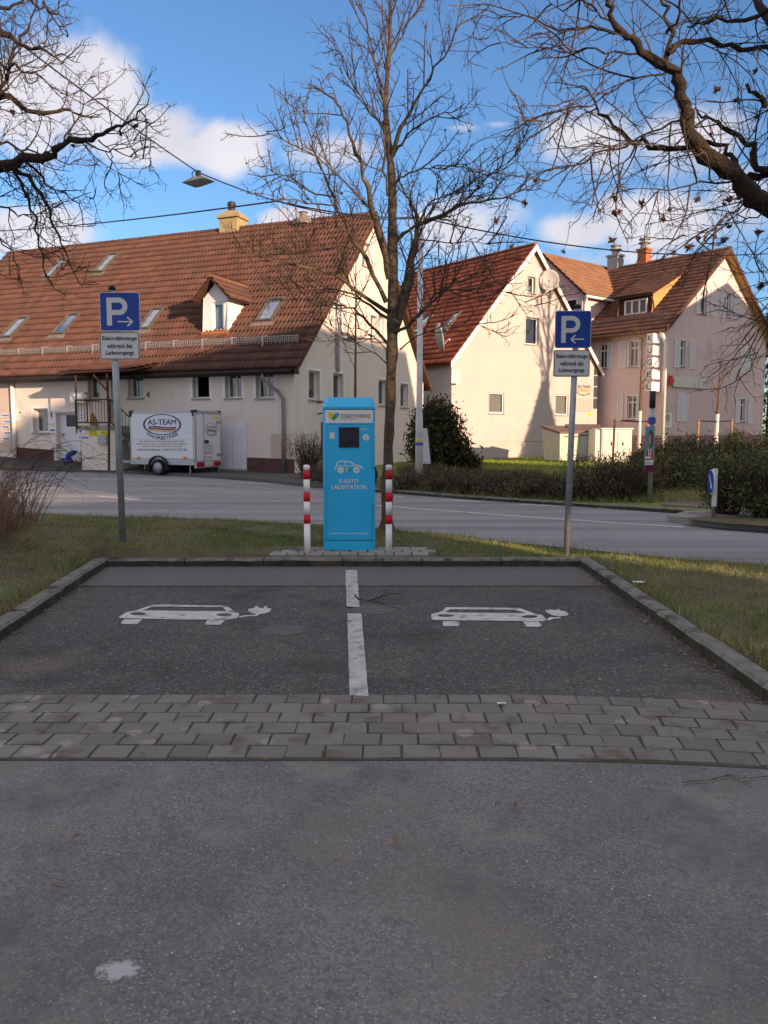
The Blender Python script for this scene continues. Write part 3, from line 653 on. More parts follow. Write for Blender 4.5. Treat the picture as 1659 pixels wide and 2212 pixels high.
# pavement before the long house, lawn beyond the road
# ================================================================ HOUSES
def mbox(mb, Mf, a0, a1, b0, b1, d0, d1):
    """box in wall coordinates: a along, b up, d inward"""
    return mb.box(a0, a1, d0, d1, b0, b1, fn=lambda a, d, b: Mf(a, b, d))
def ring(mb, Mf, a0, a1, b0, b1, wd, d0, d1, bottom=True):
    mbox(mb, Mf, a0, a0 + wd, b0, b1, d0, d1); mbox(mb, Mf, a1 - wd, a1, b0, b1, d0, d1)
    mbox(mb, Mf, a0 + wd, a1 - wd, b1 - wd, b1, d0, d1)
    if bottom: mbox(mb, Mf, a0 + wd, a1 - wd, b0, b0 + wd, d0, d1)
def wall(root, name, outline, holes, Mf, mat, reveal, rmat=None):
    """outline/holes in (a, b); holes are (a0, a1, b0, b1)"""
    mb = MB(); hl = [[(h[0], h[2]), (h[1], h[2]), (h[1], h[3]), (h[0], h[3])] for h in holes]
    loops = [[Vector((a, b, 0)) for a, b in outline]] + [[Vector((a, b, 0)) for a, b in l] for l in hl]
    vs = [Mf(v.x, v.y, 0) for l in loops for v in l]
    mb.add(vs, [tuple(t) for t in tessellate_polygon(loops)])
    o = mb.build(name, mat, root)
    for h in holes:
        m2 = MB(); a0, a1, b0, b1 = h; cs = [(a0, b0), (a1, b0), (a1, b1), (a0, b1)]
        for i in range(4):
            p, q = cs[i], cs[(i + 1) % 4]
            m2.quad(Mf(*p, 0), Mf(*q, 0), Mf(*q, reveal), Mf(*p, reveal))
        m2.build('reveal', rmat or mat, o)
    return o
def window(root, Mf, h, reveal, trim=0., mull=True, transom=0., curtain=None, sill=True, fw=.06, open_=False, framemat='pvc', trimmat='trim', label=None):
    a0, a1, b0, b1 = h
    mb = MB(); ring(mb, Mf, a0, a1, b0, b1, fw, reveal - .03, reveal + .04)
    am = (a0 + a1) / 2
    if mull: mbox(mb, Mf, am - fw * .45, am + fw * .45, b0 + fw, b1 - fw, reveal - .025, reveal + .035)
    bt = b1 - (b1 - b0) * transom
    if transom: mbox(mb, Mf, a0 + fw, a1 - fw, bt - fw * .6, bt + fw * .6, reveal - .028, reveal + .038)
    o = mb.build('window', framemat, root)
    if label: o['label'] = label
    cols_ = [(a0 + fw, am - fw * .45), (am + fw * .45, a1 - fw)] if mull else [(a0 + fw, a1 - fw)]
    rows_ = [(b0 + fw, bt - fw * .6), (bt + fw * .6, b1 - fw)] if transom else [(b0 + fw, b1 - fw)]
    if not open_:
        for c in cols_:
            for r_ in rows_:
                m2 = MB(); mbox(m2, Mf, c[0], c[1], r_[0], r_[1], reveal + .008, reveal + .016); m2.build('pane', 'glass', o)
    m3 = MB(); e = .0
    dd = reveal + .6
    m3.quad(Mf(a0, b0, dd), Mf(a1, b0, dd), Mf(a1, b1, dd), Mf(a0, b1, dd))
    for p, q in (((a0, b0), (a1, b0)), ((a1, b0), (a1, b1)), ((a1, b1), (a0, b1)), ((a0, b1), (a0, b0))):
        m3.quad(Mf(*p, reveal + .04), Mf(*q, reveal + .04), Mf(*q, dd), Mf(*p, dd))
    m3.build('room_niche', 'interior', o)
    if curtain:
        m4 = MB(); nseg = 14; vs = []
        c0, c1, cb0, cb1 = curtain
        for i in range(nseg + 1):
            a = a0 + (a1 - a0) * (c0 + (c1 - c0) * i / nseg); d = reveal + .10 + .02 * math.sin(i * 2.1)
            vs += [Mf(a, b0 + (b1 - b0) * cb0, d), Mf(a, b0 + (b1 - b0) * cb1, d)]
        m4.add(vs, [(2 * i, 2 * i + 2, 2 * i + 3, 2 * i + 1) for i in range(nseg)]); m4.build('curtain', 'curtain', o)
    if sill:
        m5 = MB(); mbox(m5, Mf, a0 - .05, a1 + .05, b0 - .07, b0 - .01, -.07, reveal - .03); m5.build('sill', 'sill', o)
    if trim:
        m6 = MB(); t = trim
        mbox(m6, Mf, a0 - t, a0, b0 - t, b1 + t, -.012, 0); mbox(m6, Mf, a1, a1 + t, b0 - t, b1 + t, -.012, 0)
        mbox(m6, Mf, a0, a1, b1, b1 + t, -.012, 0); mbox(m6, Mf, a0, a1, b0 - t, b0, -.011, 0)
        m6.build('trim', trimmat, o)
    return o
def shutter(root, Mf, a0, a1, b0, b1):
    mb = MB(); ring(mb, Mf, a0, a1, b0, b1, .06, -.055, -.012); bm_ = (b0 + b1) / 2
    mbox(mb, Mf, a0 + .06, a1 - .06, bm_ - .03, bm_ + .03, -.055, -.012)
    o = mb.build('shutter', 'shutter', root)
    n = max(6, int((b1 - b0) / .075)); m2 = MB()
    for i in range(n):
        b = b0 + .06 + (b1 - b0 - .12) * (i + .5) / n
        vs = [Mf(a0 + .06, b - .03, -.05), Mf(a1 - .06, b - .03, -.05), Mf(a1 - .06, b + .03, -.022), Mf(a0 + .06, b + .03, -.022)]; m2.quad(*vs)
    m2.build('louvre', 'shutter', o); return o
# roof tiles
def tile_arr(tw, te, rolls=2, amp=.035):
    k = rolls * 5 + 1; vs = []; 
    for row, (yy, zz) in enumerate(((0, .065), (te * 1.06, .0))):
        for i in range(k):
            u = i / (k - 1); ph = (u * rolls) % 1.0
            h = amp * (0.5 - .5 * math.cos(2 * math.pi * ph)) ** 1.2
            vs.append(((u - .5) * tw, yy, zz + h))
    for i in range(k): vs.append((vs[i][0], 0.004, vs[i][2] - .07))
    f = [(i, i + 1, k + i + 1, k + i) for i in range(k - 1)] + [(2 * k + i, 2 * k + i + 1, i + 1, i) for i in range(k - 1)]
    return np.array(vs), np.array(f)
def tile_roof(root, parent, e0, e, p, width, slope, tw, te, mat, mask=None, nobj=300, rolls=2, amp=.035, focus=None):
    """e0 lower-left corner on the deck, e unit along the eave, p unit up the slope; tiles inside mask(u, v)"""
    e = Vector(e).normalized(); p = Vector(p).normalized(); n_ = e.cross(p)
    if n_.z < 0: n_ = -n_
    Vt, Ft = tile_arr(tw, te, rolls, amp); cells = []
    ncol = int(math.ceil(width / tw)); nrow = int(math.ceil(slope / te))
    for r_ in range(nrow):
        for c in range(ncol):
            u = (c + .5) * tw; v = r_ * te
            if u > width + .02: continue
            if mask and not mask(u, v + te / 2): continue
            cells.append((u, v))
    mw = root.matrix_basis; E0 = Vector(e0)
    def dist(c): return (mw @ (E0 + e * c[0] + p * c[1]) - CAM).length
    cells.sort(key=dist); near = cells[:nobj]; rest = cells[nobj:]
    variants = []
    for k in range(8):
        me = bpy.data.meshes.new('roof_tile'); me.from_pydata([tuple(v) for v in Vt], [], [tuple(f) for f in Ft]); me.materials.append(M[mat])
        a = me.attributes.new('tint', 'FLOAT', 'POINT'); a.data.foreach_set('value', np.full(len(Vt), k / 7, dtype=np.float32))
        me.polygons.foreach_set('use_smooth', [True] * len(me.polygons)); variants.append(me)
    B = Matrix((e, p, n_)).transposed()
    for (u, v) in near:
        o = link('roof_tile', random.choice(variants), None, parent); q = E0 + e * u + p * v + n_ * (.02 + random.uniform(-.004, .004))
        o.matrix_basis = Matrix.Translation(q) @ (B @ Matrix.Rotation(random.uniform(-.008, .008), 3, 'Z')).to_4x4()
    if rest:
        Bn = np.array(B); m = len(rest); uv = np.array(rest); org = np.array(E0) + uv[:, :1] * np.array(e) + uv[:, 1:] * np.array(p) + np.array(n_) * (.02 + np.random.uniform(-.005, .005, (m, 1)))
        W_ = (Vt @ Bn.T)[None] + org[:, None]; k = len(Vt)
        Fa = (Ft[None] + (np.arange(m) * k)[:, None, None]).reshape(-1, 4)
        o = np_mesh('roof_tiles', W_.reshape(-1, 3), Fa, mat, parent, tint=np.repeat(np.random.rand(m), k), smooth=True); o['kind'] = 'stuff'
def skylight(root, parent, corners_px, P0, nrm, name='skylight', mat='roofglass'):
    """corners in px: bottom-left, bottom-right, top-right, top-left"""
    c = [hit(root, p, P0, nrm) for p in corners_px]; n_ = Vector(nrm).normalized()
    if n_.z < 0: n_ = -n_
    cen = sum(c, Vector()) / 4
    ex = ((c[1] - c[0]) + (c[2] - c[3])); ex -= n_ * ex.dot(n_); ex.z = 0 if abs(ex.z) < 1e9 else ex.z
    hx = (c[1] - c[0]).length / 2; ex.normalize(); ey = n_.cross(ex); 
    if ey.z < 0: ey = -ey
    hy = abs((c[3] - c[0]).dot(ey)) / 2
    Mf = lambda a, b, d: cen + ex * a + ey * b + n_ * d
    mb = MB()
    for (a0, a1, b0, b1) in ((-hx, -hx + .09, -hy, hy), (hx - .09, hx, -hy, hy), (-hx + .09, hx - .09, -hy, -hy + .09), (-hx + .09, hx - .09, hy - .09, hy)):
        mb.box(a0, a1, b0, b1, .0, .16, fn=Mf)
    o = mb.build(name, 'glassframe', parent)
    m2 = MB(); m2.box(-hx + .09, hx - .09, -hy + .09, hy - .09, .10, .115, fn=Mf); m2.build('pane', mat, o)
    m4 = MB(); m4.box(-hx + .085, hx - .085, -hy + .085, hy - .085, .03, .05, fn=Mf); m4.build('blind', 'curtain', o)
    m3 = MB(); m3.box(-hx - .12, hx + .12, -hy - .3, -hy - .003, .075, .09, fn=Mf); m3.build('flashing', 'lead', o)
    return o

# ---------------------------------------------------------------- house 1: long cream house
A1 = R(21.8)
C1 = G(637, 1022, .06)
h1 = thing('long_house', (C1.x, C1.y, 0), 'long cream rendered house with a big brown tiled roof, dormer and skylights', 'house', rz=-A1)
HL = 20.9; HW = 14.8; X0 = (1, 0, 0); Y0 = (0, 1, 0)
def f1(p): q = hit(h1, p, (0, 0, 0), Y0); return q.x, q.z           # facade
def g1(p): q = hit(h1, p, (0, 0, 0), X0); return q.y, q.z           # gable
EZ = f1((640, 778))[1]                                               # eave height
apex = hit(h1, (800, 464), (0, HW / 2, 0), Y0); AZ = apex.z; AY = HW / 2
ga = g1((800, 464)); AY, AZ = ga[0], ga[1] - .12; HW = 2 * AY
PITCH = math.atan2(AZ - EZ, AY)
MF = lambda a, b, d: (a, d, b)
MG = lambda a, b, d: (-d, a, b)
def rect(fn, v, x0, y0, x1, y1):
    a = fn(px(v, x0, y0)); b = fn(px(v, x1, y1)); c = fn(px(v, x0, y1)); d = fn(px(v, x1, y0))
    aa0 = (a[0] + c[0]) / 2; aa1 = (b[0] + d[0]) / 2; bb1 = (a[1] + d[1]) / 2; bb0 = (b[1] + c[1]) / 2
    return (min(aa0, aa1), max(aa0, aa1), min(bb0, bb1), max(bb0, bb1))
RV = .26
HF = {'w1': rect(f1, '2', 1198, 180, 1302, 358), 'w2': rect(f1, '2', 1400, 178, 1502, 355), 'w3': rect(f1, '4', 150, 212, 296, 458),
      'w0': rect(f1, '2', 795, 188, 890, 355), 'wa': rect(f1, '2', 545, 190, 616, 358), 'lo': rect(f1, '2', 205, 422, 300, 570)}
base_pts = [(36, 987), (121, 993.6), (170, 995), (243, 1005), (400, 1012), (637, 1022)]
bz = sorted([f1(p) for p in base_pts]); 
def basez(x): return lerp_pts(bz, x) if x >= bz[0][0] else bz[0][1] + (bz[0][0] - x) * .05
d6 = rect(f1, '2', 352, 447, 488, 745); gd = rect(f1, '2', 1385, 535, 1520, 800); d4 = rect(f1, '2', 690, 192, 748, 520)
ld = rect(f1, '2', -40, 240, 66, 690)
holes = list(HF.values()) + [d6, d4]
outl = [(-HL, basez(-HL) - .3)] + [(x, z - .3) for x, z in bz] + [(0, EZ), (-HL, EZ)]
wl = wall(h1, 'facade_wall', outl, holes, MF, 'cream', RV)
wall_o = wl
window(h1, MF, HF['w1'], RV, .13, mull=False, open_=True)
window(h1, MF, HF['w2'], RV, .13, curtain=(0, .25, .1, 1)); window(h1, MF, HF['w3'], RV, .13, curtain=(0, 1, .45, 1))
window(h1, MF, HF['w0'], RV, .0, mull=False, curtain=(0, 1, .0, 1)); window(h1, MF, HF['wa'], RV, .0, mull=False, curtain=(0, 1, 0, 1)); window(h1, MF, HF['lo'], RV, .12, mull=False, curtain=(0, 1, 0, 1))
# door 6
mb = MB(); mbox(mb, MF, d6[0], d6[1], d6[2], d6[3], RV - .04, RV + .04); dd = mb.build('door', 'white_door', h1)
hz6 = rect(f1, '2', 412, 452, 470, 533)
mb = MB(); mbox(mb, MF, d6[0] + .36, d6[1] - .12, hz6[2], d6[3] - .1, RV - .05, RV - .042); mb.build('pane', 'screen', dd)
mb = MB(); mbox(mb, MF, d6[0] + .14, d6[0] + .18, d6[2] + 1.0, d6[2] + 1.14, RV - .12, RV - .04); mbox(mb, MF, d6[0] + .14, d6[0] + .28, d6[2] + 1.1, d6[2] + 1.14, RV - .12, RV - .09); mb.build('handle', 'zinc', dd)
mb = MB(); ring(mb, MF, d6[0] - .16, d6[1] + .1, d6[2], d6[3] + .16, .1, -.015, 0, False); mb.build('door_trim', 'trim', dd)
# door 4 on the landing
mb = MB(); mbox(mb, MF, d4[0], d4[1], d4[2], d4[3], RV - .04, RV + .03); dd = mb.build('door', 'white_door', h1)
for k in range(4):
    zc = d4[2] + .45 + k * .5; mb = MB(); mbox(mb, MF, d4[1] - .42, d4[1] - .16, zc, zc + .28, RV - .05, RV - .042); mb.build('pane', 'screen', dd)
# garage door, standing proud of the wall
mb = MB(); mbox(mb, MF, gd[0] - .12, gd[1] + .12, gd[2], gd[3] + .14, -.05, -.004); dd = mb.build('garage_door', 'white_door', h1)
for k in range(2):
    m2 = MB(); am = (gd[0] + gd[1]) / 2; a0, a1 = ((gd[0], am - .01), (am + .01, gd[1]))[k]; mbox(m2, MF, a0, a1, gd[2] + .02, gd[3], -.075, -.052); m2.build('door_leaf', 'white_door', dd)
# pale panel and white pipe at the far end of the facade
mb = MB(); mbox(mb, MF, ld[0], ld[1], ld[2], ld[3], -.04, -.004); mb.build('white_panel', 'cream_patch', h1)
a0 = f1(px('2', 87, 300))[0]; mb = MB(); mb.tube([(a0, -.1, basez(a0) - .05), (a0, -.1, EZ - .1)], .085, 10); mb.build('white_pipe', 'trim', h1, True)
pr = rect(f1, '4', 275, 745, 430, 1000); mb = MB(); mbox(mb, MF, pr[0], pr[1], pr[2], pr[3], -.03, -.002); mb.build('wall_panel', 'cream_patch', h1)
# plinth pieces
def plinth(x0, x1, hgt):
    mb = MB(); n_ = 6; vs = []
    for i in range(n_ + 1):
        x = x0 + (x1 - x0) * i / n_; z = basez(x)
        vs += [(x, -.035, z - .25), (x, -.035, z + hgt), (x, 0, z + hgt)]
    mb.add(vs, [(3 * i + j, 3 * i + 3 + j, 3 * i + 4 + j, 3 * i + 1 + j) for i in range(n_) for j in range(2)]); mb.build('plinth', 'plinth', h1)
plinth(f1(px('2', 104, 700))[0], d6[0] - .17, .42); plinth(d6[1] + .12, gd[0] - .13, .48); plinth(gd[1] + .13, -.0, .52)
# gable wall
GH = [rect(g1, '3', 1000, 400, 1062, 590), rect(g1, '3', 800, 885, 880, 1112), rect(g1, '3', 1066, 985, 1125, 1185), rect(g1, '3', 1130, 985, 1180, 1185),
      rect(g1, '4', 570, 240, 662, 470), rect(g1, '4', 768, 262, 850, 478), rect(g1, '4', 1130, 315, 1200, 515), rect(g1, '4', 1305, 345, 1368, 532)]
gd1 = rect(g1, '4', 672, 650, 760, 985)
rz_ = lambda y: EZ + (AZ - EZ) * (1 - abs(y - AY) / AY)
wall(h1, 'gable_wall', [(0, -.3), (HW, -.3), (HW, EZ), (AY, AZ), (0, EZ)], GH + [gd1], MG, 'cream', .22)
for i, h in enumerate(GH): window(h1, MG, h, .22, .12 if i not in (2, 3) else .06, mull=False, curtain=(0, 1, .35, 1) if i in (1, 4) else None)
mb = MB(); mbox(mb, MG, gd1[0], gd1[1], gd1[2] - .1, gd1[3], .18, .24); dd = mb.build('brown_door', 'plinth', h1)
mb = MB(); mb.tube([(.0, gd1[0] - .3, gd1[3] + .75), (.45, gd1[0] - .3, gd1[3] + .75), (.45, gd1[0] - .3, gd1[3] + .35), (0, gd1[0] - .3, gd1[3] + .3)], .03, 6); mb.build('wall_bracket', 'rust', h1)
a0 = g1(px('3', 790, 1000))[0]; zb_ = g1(px('4', 790, 250))[1]; mb = MB(); mb.tube([(.09, a0, zb_), (.09, a0, rz_(a0) - .3)], .08, 8); mb.build('white_vent_pipe', 'board', h1, True)
# back and far walls
mb = MB(); mb.quad((-HL, HW, -.3), (0, HW, -.3), (0, HW, EZ), (-HL, HW, EZ)); mb.add([(-HL, 0, -.3), (-HL, HW, -.3), (-HL, HW, EZ), (-HL, AY, AZ), (-HL, 0, EZ)], [(0, 1, 2, 3, 4)]); mb.build('rear_wall', 'cream', h1)
# roof deck
OV = .42; OG = .28
nrm1 = Vector((0, -math.sin(PITCH), math.cos(PITCH))); up1 = Vector((0, math.cos(PITCH), math.sin(PITCH)))
eave0 = Vector((-HL - OG, -OV, EZ - OV * math.tan(PITCH))) + nrm1 * .10
SL = (AY + OV) / math.cos(PITCH)
mb = MB()
for sgn in (0, 1):
    def mp(x, y, z): return (x, y, z) if not sgn else (x, HW - y, z)
    a = [(-HL - OG, -OV, EZ - OV * math.tan(PITCH)), (OG, -OV, EZ - OV * math.tan(PITCH)), (OG, AY, AZ), (-HL - OG, AY, AZ)]
    lo_ = [mp(*p) for p in a]; hi_ = [mp(*(Vector(p) + nrm1 * .10)) for p in a]
    hi_[2] = (OG, AY, AZ + .10 / math.cos(PITCH)); hi_[3] = (-HL - OG, AY, AZ + .10 / math.cos(PITCH))
    mb.add(lo_ + hi_, [(0, 1, 2, 3), (4, 5, 6, 7), (0, 1, 5, 4), (1, 2, 6, 5), (3, 0, 4, 7)])
roof1 = mb.build('roof', 'barge', h1)
tile_roof(h1, roof1, eave0, X0, up1, HL + 2 * OG, SL - .05, .36, .46, 'tile1', nobj=300, amp=.075)
mb = MB(); n_ = 52; zt = AZ + .10 / math.cos(PITCH)
for i in range(n_):
    x0 = -HL - OG + (HL + 2 * OG) * i / n_; x1 = x0 + (HL + 2 * OG) / n_ + .03; vs = []
    for (x, r_) in ((x0, .17), (x1, .145)):
        for j in range(7): t = math.pi * j / 6; vs.append((x, AY + r_ * math.cos(t), zt - .02 + r_ * .9 * math.sin(t)))
    mb.add(vs, [(j, j + 1, 8 + j, 7 + j) for j in range(6)] + [tuple(range(7))])
rg = mb.build('ridge_tiles', 'tile1', roof1, tint=np.repeat(np.random.rand(n_), 14)); rg['kind'] = 'stuff'
mb = MB()
for s_ in (0, 1):
    q = [(OG + .02, -OV, EZ - OV * math.tan(PITCH) - .12), (OG + .02, AY, AZ - .12), (OG + .02, AY, AZ + .12), (OG + .02, -OV, EZ - OV * math.tan(PITCH) + .1)]
    if s_: q = [(x, HW - y, z) for x, y, z in q]
    mb.prism(q, (.05, 0, 0))
mb.build('barge_board', 'barge', roof1)
ez_ = EZ - OV * math.tan(PITCH)
mb = MB(); mb.tube([(-HL - OG, -OV - .07, ez_ - .02), (OG - .1, -OV - .07, ez_ - .02)], .09, 10); mb.build('gutter', 'gutter', h1, True)
mb = MB(); mb.box(-HL - OG, OG - .05, -OV + .02, -.002, ez_ - .12, ez_ + .02); mb.build('soffit', 'gutter', h1)
xg = -.75
mb = MB(); mb.tube([(xg - .3, -OV - .05, ez_ - .06), (xg - .3, -OV - .03, ez_ - .3), (-.55, -.2, ez_ - .75), (-.40, -.12, ez_ - 1.0), (-.40, -.12, 1.6), (-.42, -.12, .1)], .065, 10); mb.build('downpipe', 'pipe_grey', h1, True)
# skylights on the front slope
RP = eave0 + nrm1 * .03; RN = nrm1
for c in (((22, 912), (98, 912), (165, 788), (98, 788)), ((340, 893), (420, 890), (490, 765), (420, 768)), ((285, 540), (345, 540), (412, 422), (355, 425)), ((592, 508), (662, 503), (732, 390), (672, 392)), ((872, 862), (950, 858), (1010, 730), (942, 733))):
    skylight(h1, roof1, [px('1', *p) for p in c], RP, RN)
skylight(h1, roof1, [px('3', *p) for p in ((165, 1045), (305, 1042), (375, 860), (250, 865))], RP, RN)
# snow guard
def roofpt(v, x, y, lift=0.): return hit(h1, px(v, x, y), RP, RN) + nrm1 * lift
v0 = (roofpt('3', 200, 1225) - eave0).dot(up1)
sg0 = eave0 + up1 * v0 + nrm1 * .05; xa = -.2; xe = roofpt('3', 505, 1200).x
mb = MB(); Ls = xe - (-HL)
base = Vector((-HL, sg0.y, sg0.z))
for k in range(4): mb.tube([base + Vector((0, 0, .06 + .085 * k)), base + Vector((Ls, 0, .06 + .085 * k))], .014 if k in (0, 3) else .008, 4)
nb = int(Ls / .09)
for i in range(nb):
    x = Ls * i / nb; mb.box(-HL + x, -HL + x + .018, sg0.y - .006, sg0.y + .006, sg0.z + .06, sg0.z + .315)
sgo = mb.build('snow_guard', 'antenna', roof1)
for i in range(int(Ls / 1.35)):
    x = -HL + .4 + i * 1.35; m2 = MB(); m2.box(x, x + .05, sg0.y - .02, sg0.y + .02, sg0.z - .12, sg0.z + .36); m2.tube([(x + .025, sg0.y, sg0.z + .33), (x + .025, sg0.y + .45, sg0.z + .42)], .015, 4); m2.build('bracket', 'antenna', sgo)
# chimney at the ridge
cx0 = hit(h1, px('1', 1385, 200), (0, AY, 0), Y0); cx1 = hit(h1, px('1', 1502, 200), (0, AY, 0), Y0); ct = hit(h1, px('1', 1440, 166), (0, AY, 0), Y0); cp = hit(h1, px('1', 1440, 72), (0, AY, 0), Y0)
mb = MB(); mb.box(cx0.x + .03, cx1.x - .03, AY - .35, AY + .55, AZ - .8, ct.z, ch=0); mb.box(cx0.x - .05, cx1.x + .05, AY - .45, AY + .65, ct.z, ct.z + .36, ch=.26)
chm = mb.build('chimney', 'chimney', h1); xm = (cx0.x + cx1.x) / 2
mb = MB(); mb.lathe([(.17, ct.z + .34), (.17, ct.z + .6), (.2, ct.z + .62), (.2, ct.z + .74), (.12, ct.z + .8), (.12, cp.z), (.05, cp.z + .04)], 12, at=(xm, AY, 0)); mb.build('chimney_pot', 'darkiron', chm)
# antennas and roof vents
for (vx, y0_, y1_, r_) in ((342, 245, 60, .03), (382, 110, -10, .018), (475, 200, 110, .015)):
    a = hit(h1, px('3', vx, y0_), (0, AY, 0), Y0); b = hit(h1, px('3', vx, y1_), (0, AY, 0), Y0)
    mb = MB(); mb.tube([(a.x, AY, AZ - .3), (a.x, AY, b.z)], r_, 6)
    if r_ == .03: mb.box(a.x - .15, a.x + .55, AY - .02, AY + .02, b.z - .03, b.z)
    mb.build('antenna_mast', 'antenna', roof1)
a = roofpt('3', 530, 240); mb = MB(); mb.lathe([(.5, -.1), (.48, .1), (.18, .22), (.15, .42), (.22, .45), (.05, .5)], 14, at=a); mb.build('roof_vent', 'lead', roof1)
# dormer
db = roofpt('1', 1345, 872); dfy = db.y - .02
def dpt(x, y): q = hit(h1, px('1', x, y), (0, dfy, 0), Y0); return q
pL = dpt(1270, 872); pR = dpt(1420, 870); pt = dpt(1330, 545); eL = dpt(1228, 672); eR = dpt(1442, 682)
xa, xb = pL.x, pR.x; xm = (xa + xb) / 2; ze = (eL.z + eR.z) / 2 + .12; zt = pt.z; zb = min(pL.z, pR.z) - .1; hwid = (eR.x - eL.x) / 2
dl = lambda z: (z - db.z) / math.tan(PITCH) + dfy          # y where the main roof reaches height z
wz = rect(lambda p: (hit(h1, p, (0, dfy, 0), Y0).x, hit(h1, p, (0, dfy, 0), Y0).z), '1', 1318, 680, 1392, 862)
dorm = wall(h1, 'dormer_front', [(xa, zb), (xb, zb), (xb, ze), (xm, zt - .12), (xa, ze)], [wz], lambda a, b, d: (a, dfy + d, b), 'trim', .10)
window(dorm, lambda a, b, d: (a, dfy + d, b), wz, .10, mull=False, curtain=(0, 1, 0, 1), sill=False, fw=.09)
mb = MB()
for x in (xa, xb): mb.add([(x, dfy, zb), (x, dfy, ze + .05), (x, dl(ze + .05), ze + .05), (x, dl(zb), zb)], [(0, 1, 2, 3)])
mb.build('dormer_cheek', 'trim', dorm)
pd = math.atan2(zt - ze, hwid * .86); ybk = dl(zt) + .3
for sg in (-1, 1):
    ed = Vector((0, 1, 0)); upd = Vector((-sg * math.cos(pd), 0, math.sin(pd))); e0 = Vector((xm + sg * hwid, dfy - .35, zt - hwid * math.tan(pd)))
    nn = Vector((sg * math.sin(pd), 0, math.cos(pd)))
    Ld = ybk - dfy + .35; Sd = hwid / math.cos(pd)
    m2 = MB(); q = [e0, e0 + ed * Ld, e0 + ed * Ld + upd * Sd, e0 + upd * Sd]; m2.prism(q, nn * .05); rr = m2.build('dormer_roof', 'barge', dorm)
    tile_roof(h1, rr, e0 + nn * .05, ed, upd, dl(e0.z + Sd * .5 * math.sin(pd)) - dfy + .9, Sd, .3, .34, 'tile1', nobj=60, amp=.03)
m2 = MB(); nr = 8
for i in range(nr):
    y0_ = dfy - .38 + (ybk - dfy + .3) * i / nr; y1_ = y0_ + (ybk - dfy + .3) / nr + .02; vs = []
    for (y, r_) in ((y0_, .15), (y1_, .12)):
        for j in range(7): t = math.pi * j / 6; vs.append((xm + r_ * math.cos(t), y, zt + .05 + r_ * math.sin(t)))
    m2.add(vs, [(j, j + 1, 8 + j, 7 + j) for j in range(6)] + [tuple(range(7))])
m2.build('dormer_ridge', 'tile4', dorm, tint=np.repeat(np.random.rand(nr), 14))
m2 = MB(); m2.box(xa - .08, xb + .08, dfy - .12, dfy + .0, zb + .02, zb + .16); m2.build('dormer_sill', 'brick_orange', dorm)
# porch landing, canopy and rails
PD_ = 1.45
l0 = f1(px('2', 470, 530)); lz = hit(h1, px('2', 570, 528), (0, -PD_, 0), Y0).z
def p1(v, x, y, dep=PD_): return hit(h1, px(v, x, y), (0, -dep, 0), Y0)
xl = p1('2', 475, 530).x; xr = p1('2', 690, 530).x; xs = p1('2', 812, 640).x
mb = MB(); mb.box(xl, xr + .15, -PD_, -.036, lz - .14, lz, ch=.02); land = mb.build('landing_slab', 'slab', h1)
mb = MB(); mb.box(xl + .12, xr + .1, -PD_ + .1, -.036, basez(xl) - .6, lz - .14); mb.build('landing_wall', 'cream', h1)
ns = 7
for i in range(ns):
    x = xr + .15 + i * .30; z = lz - (i + 1) * (lz - basez(xr)) / (ns + 1); mb = MB(); mb.box(x, x + .32, -PD_ + .05, -.036, z - .16, z, ch=.02); mb.build('step', 'slab', h1)
mb = MB(); th = 1.0
for z in (.12, th): mb.tube([(xl, -PD_, lz + z), (xr, -PD_, lz + z)], .028, 6); mb.tube([(xl, -PD_, lz + z), (xl, -.05, lz + z)], .022, 6)
for z in (.12, th): mb.tube([(xr, -PD_, lz + z), (xr + 2.3, -PD_, lz + z - 1.75)], .028, 6)
for i in range(13):
    x = xl + (xr - xl) * i / 12; mb.tube([(x, -PD_, lz - (.3 if i == 0 else -.1)), (x, -PD_, lz + th)], .03 if i in (0, 12, 4) else .011, 5)
for i in range(14):
    x = xr + 2.2 * (i + .5) / 14; zz = lz - 1.75 * (i + .5) / 14 * .957; mb.tube([(x, -PD_, zz + .12), (x, -PD_, zz + th)], .011, 5)
mb.build('railing', 'rust', h1)
ptop = p1('2', 670, 195, 1.6).z
xp1 = p1('2', 472, 300, 1.6).x; xp2 = p1('2', 676, 450, 1.6).x
mb = MB(); mb.tube([(xp1, -1.6, lz), (xp1, -1.6, ptop)], .03, 6); mb.tube([(xp2 + .05, -1.75, basez(xr) - .1), (xp2, -1.6, lz + .2), (xp2 - .02, -1.6, ptop)], .05, 6); mb.tube([(xp2, -1.6, ptop - .75), (xp2 - .75, -1.6, ptop)], .035, 6); mb.build('canopy_post', 'rust', h1)
cl = p1('2', 368, 182, 1.7).x; crx = p1('2', 828, 155, 1.7).x
mb = MB(); mb.add([(cl, -1.8, ptop), (crx, -1.8, ptop), (crx, -.04, ptop + .35), (cl, -.04, ptop + .35), (cl, -1.8, ptop + .06), (crx, -1.8, ptop + .06), (crx, -.04, ptop + .41), (cl, -.04, ptop + .41)], [(0, 1, 2, 3), (4, 5, 6, 7), (0, 1, 5, 4), (1, 2, 6, 5), (2, 3, 7, 6), (3, 0, 4, 7)]); can = mb.build('porch_canopy', 'barge', h1)
slp = math.atan2(.35, 1.76)
tile_roof(h1, can, (cl, -1.84, ptop + .06), X0, (0, math.cos(slp), math.sin(slp)), crx - cl, 1.75, .3, .42, 'tile1', nobj=80)
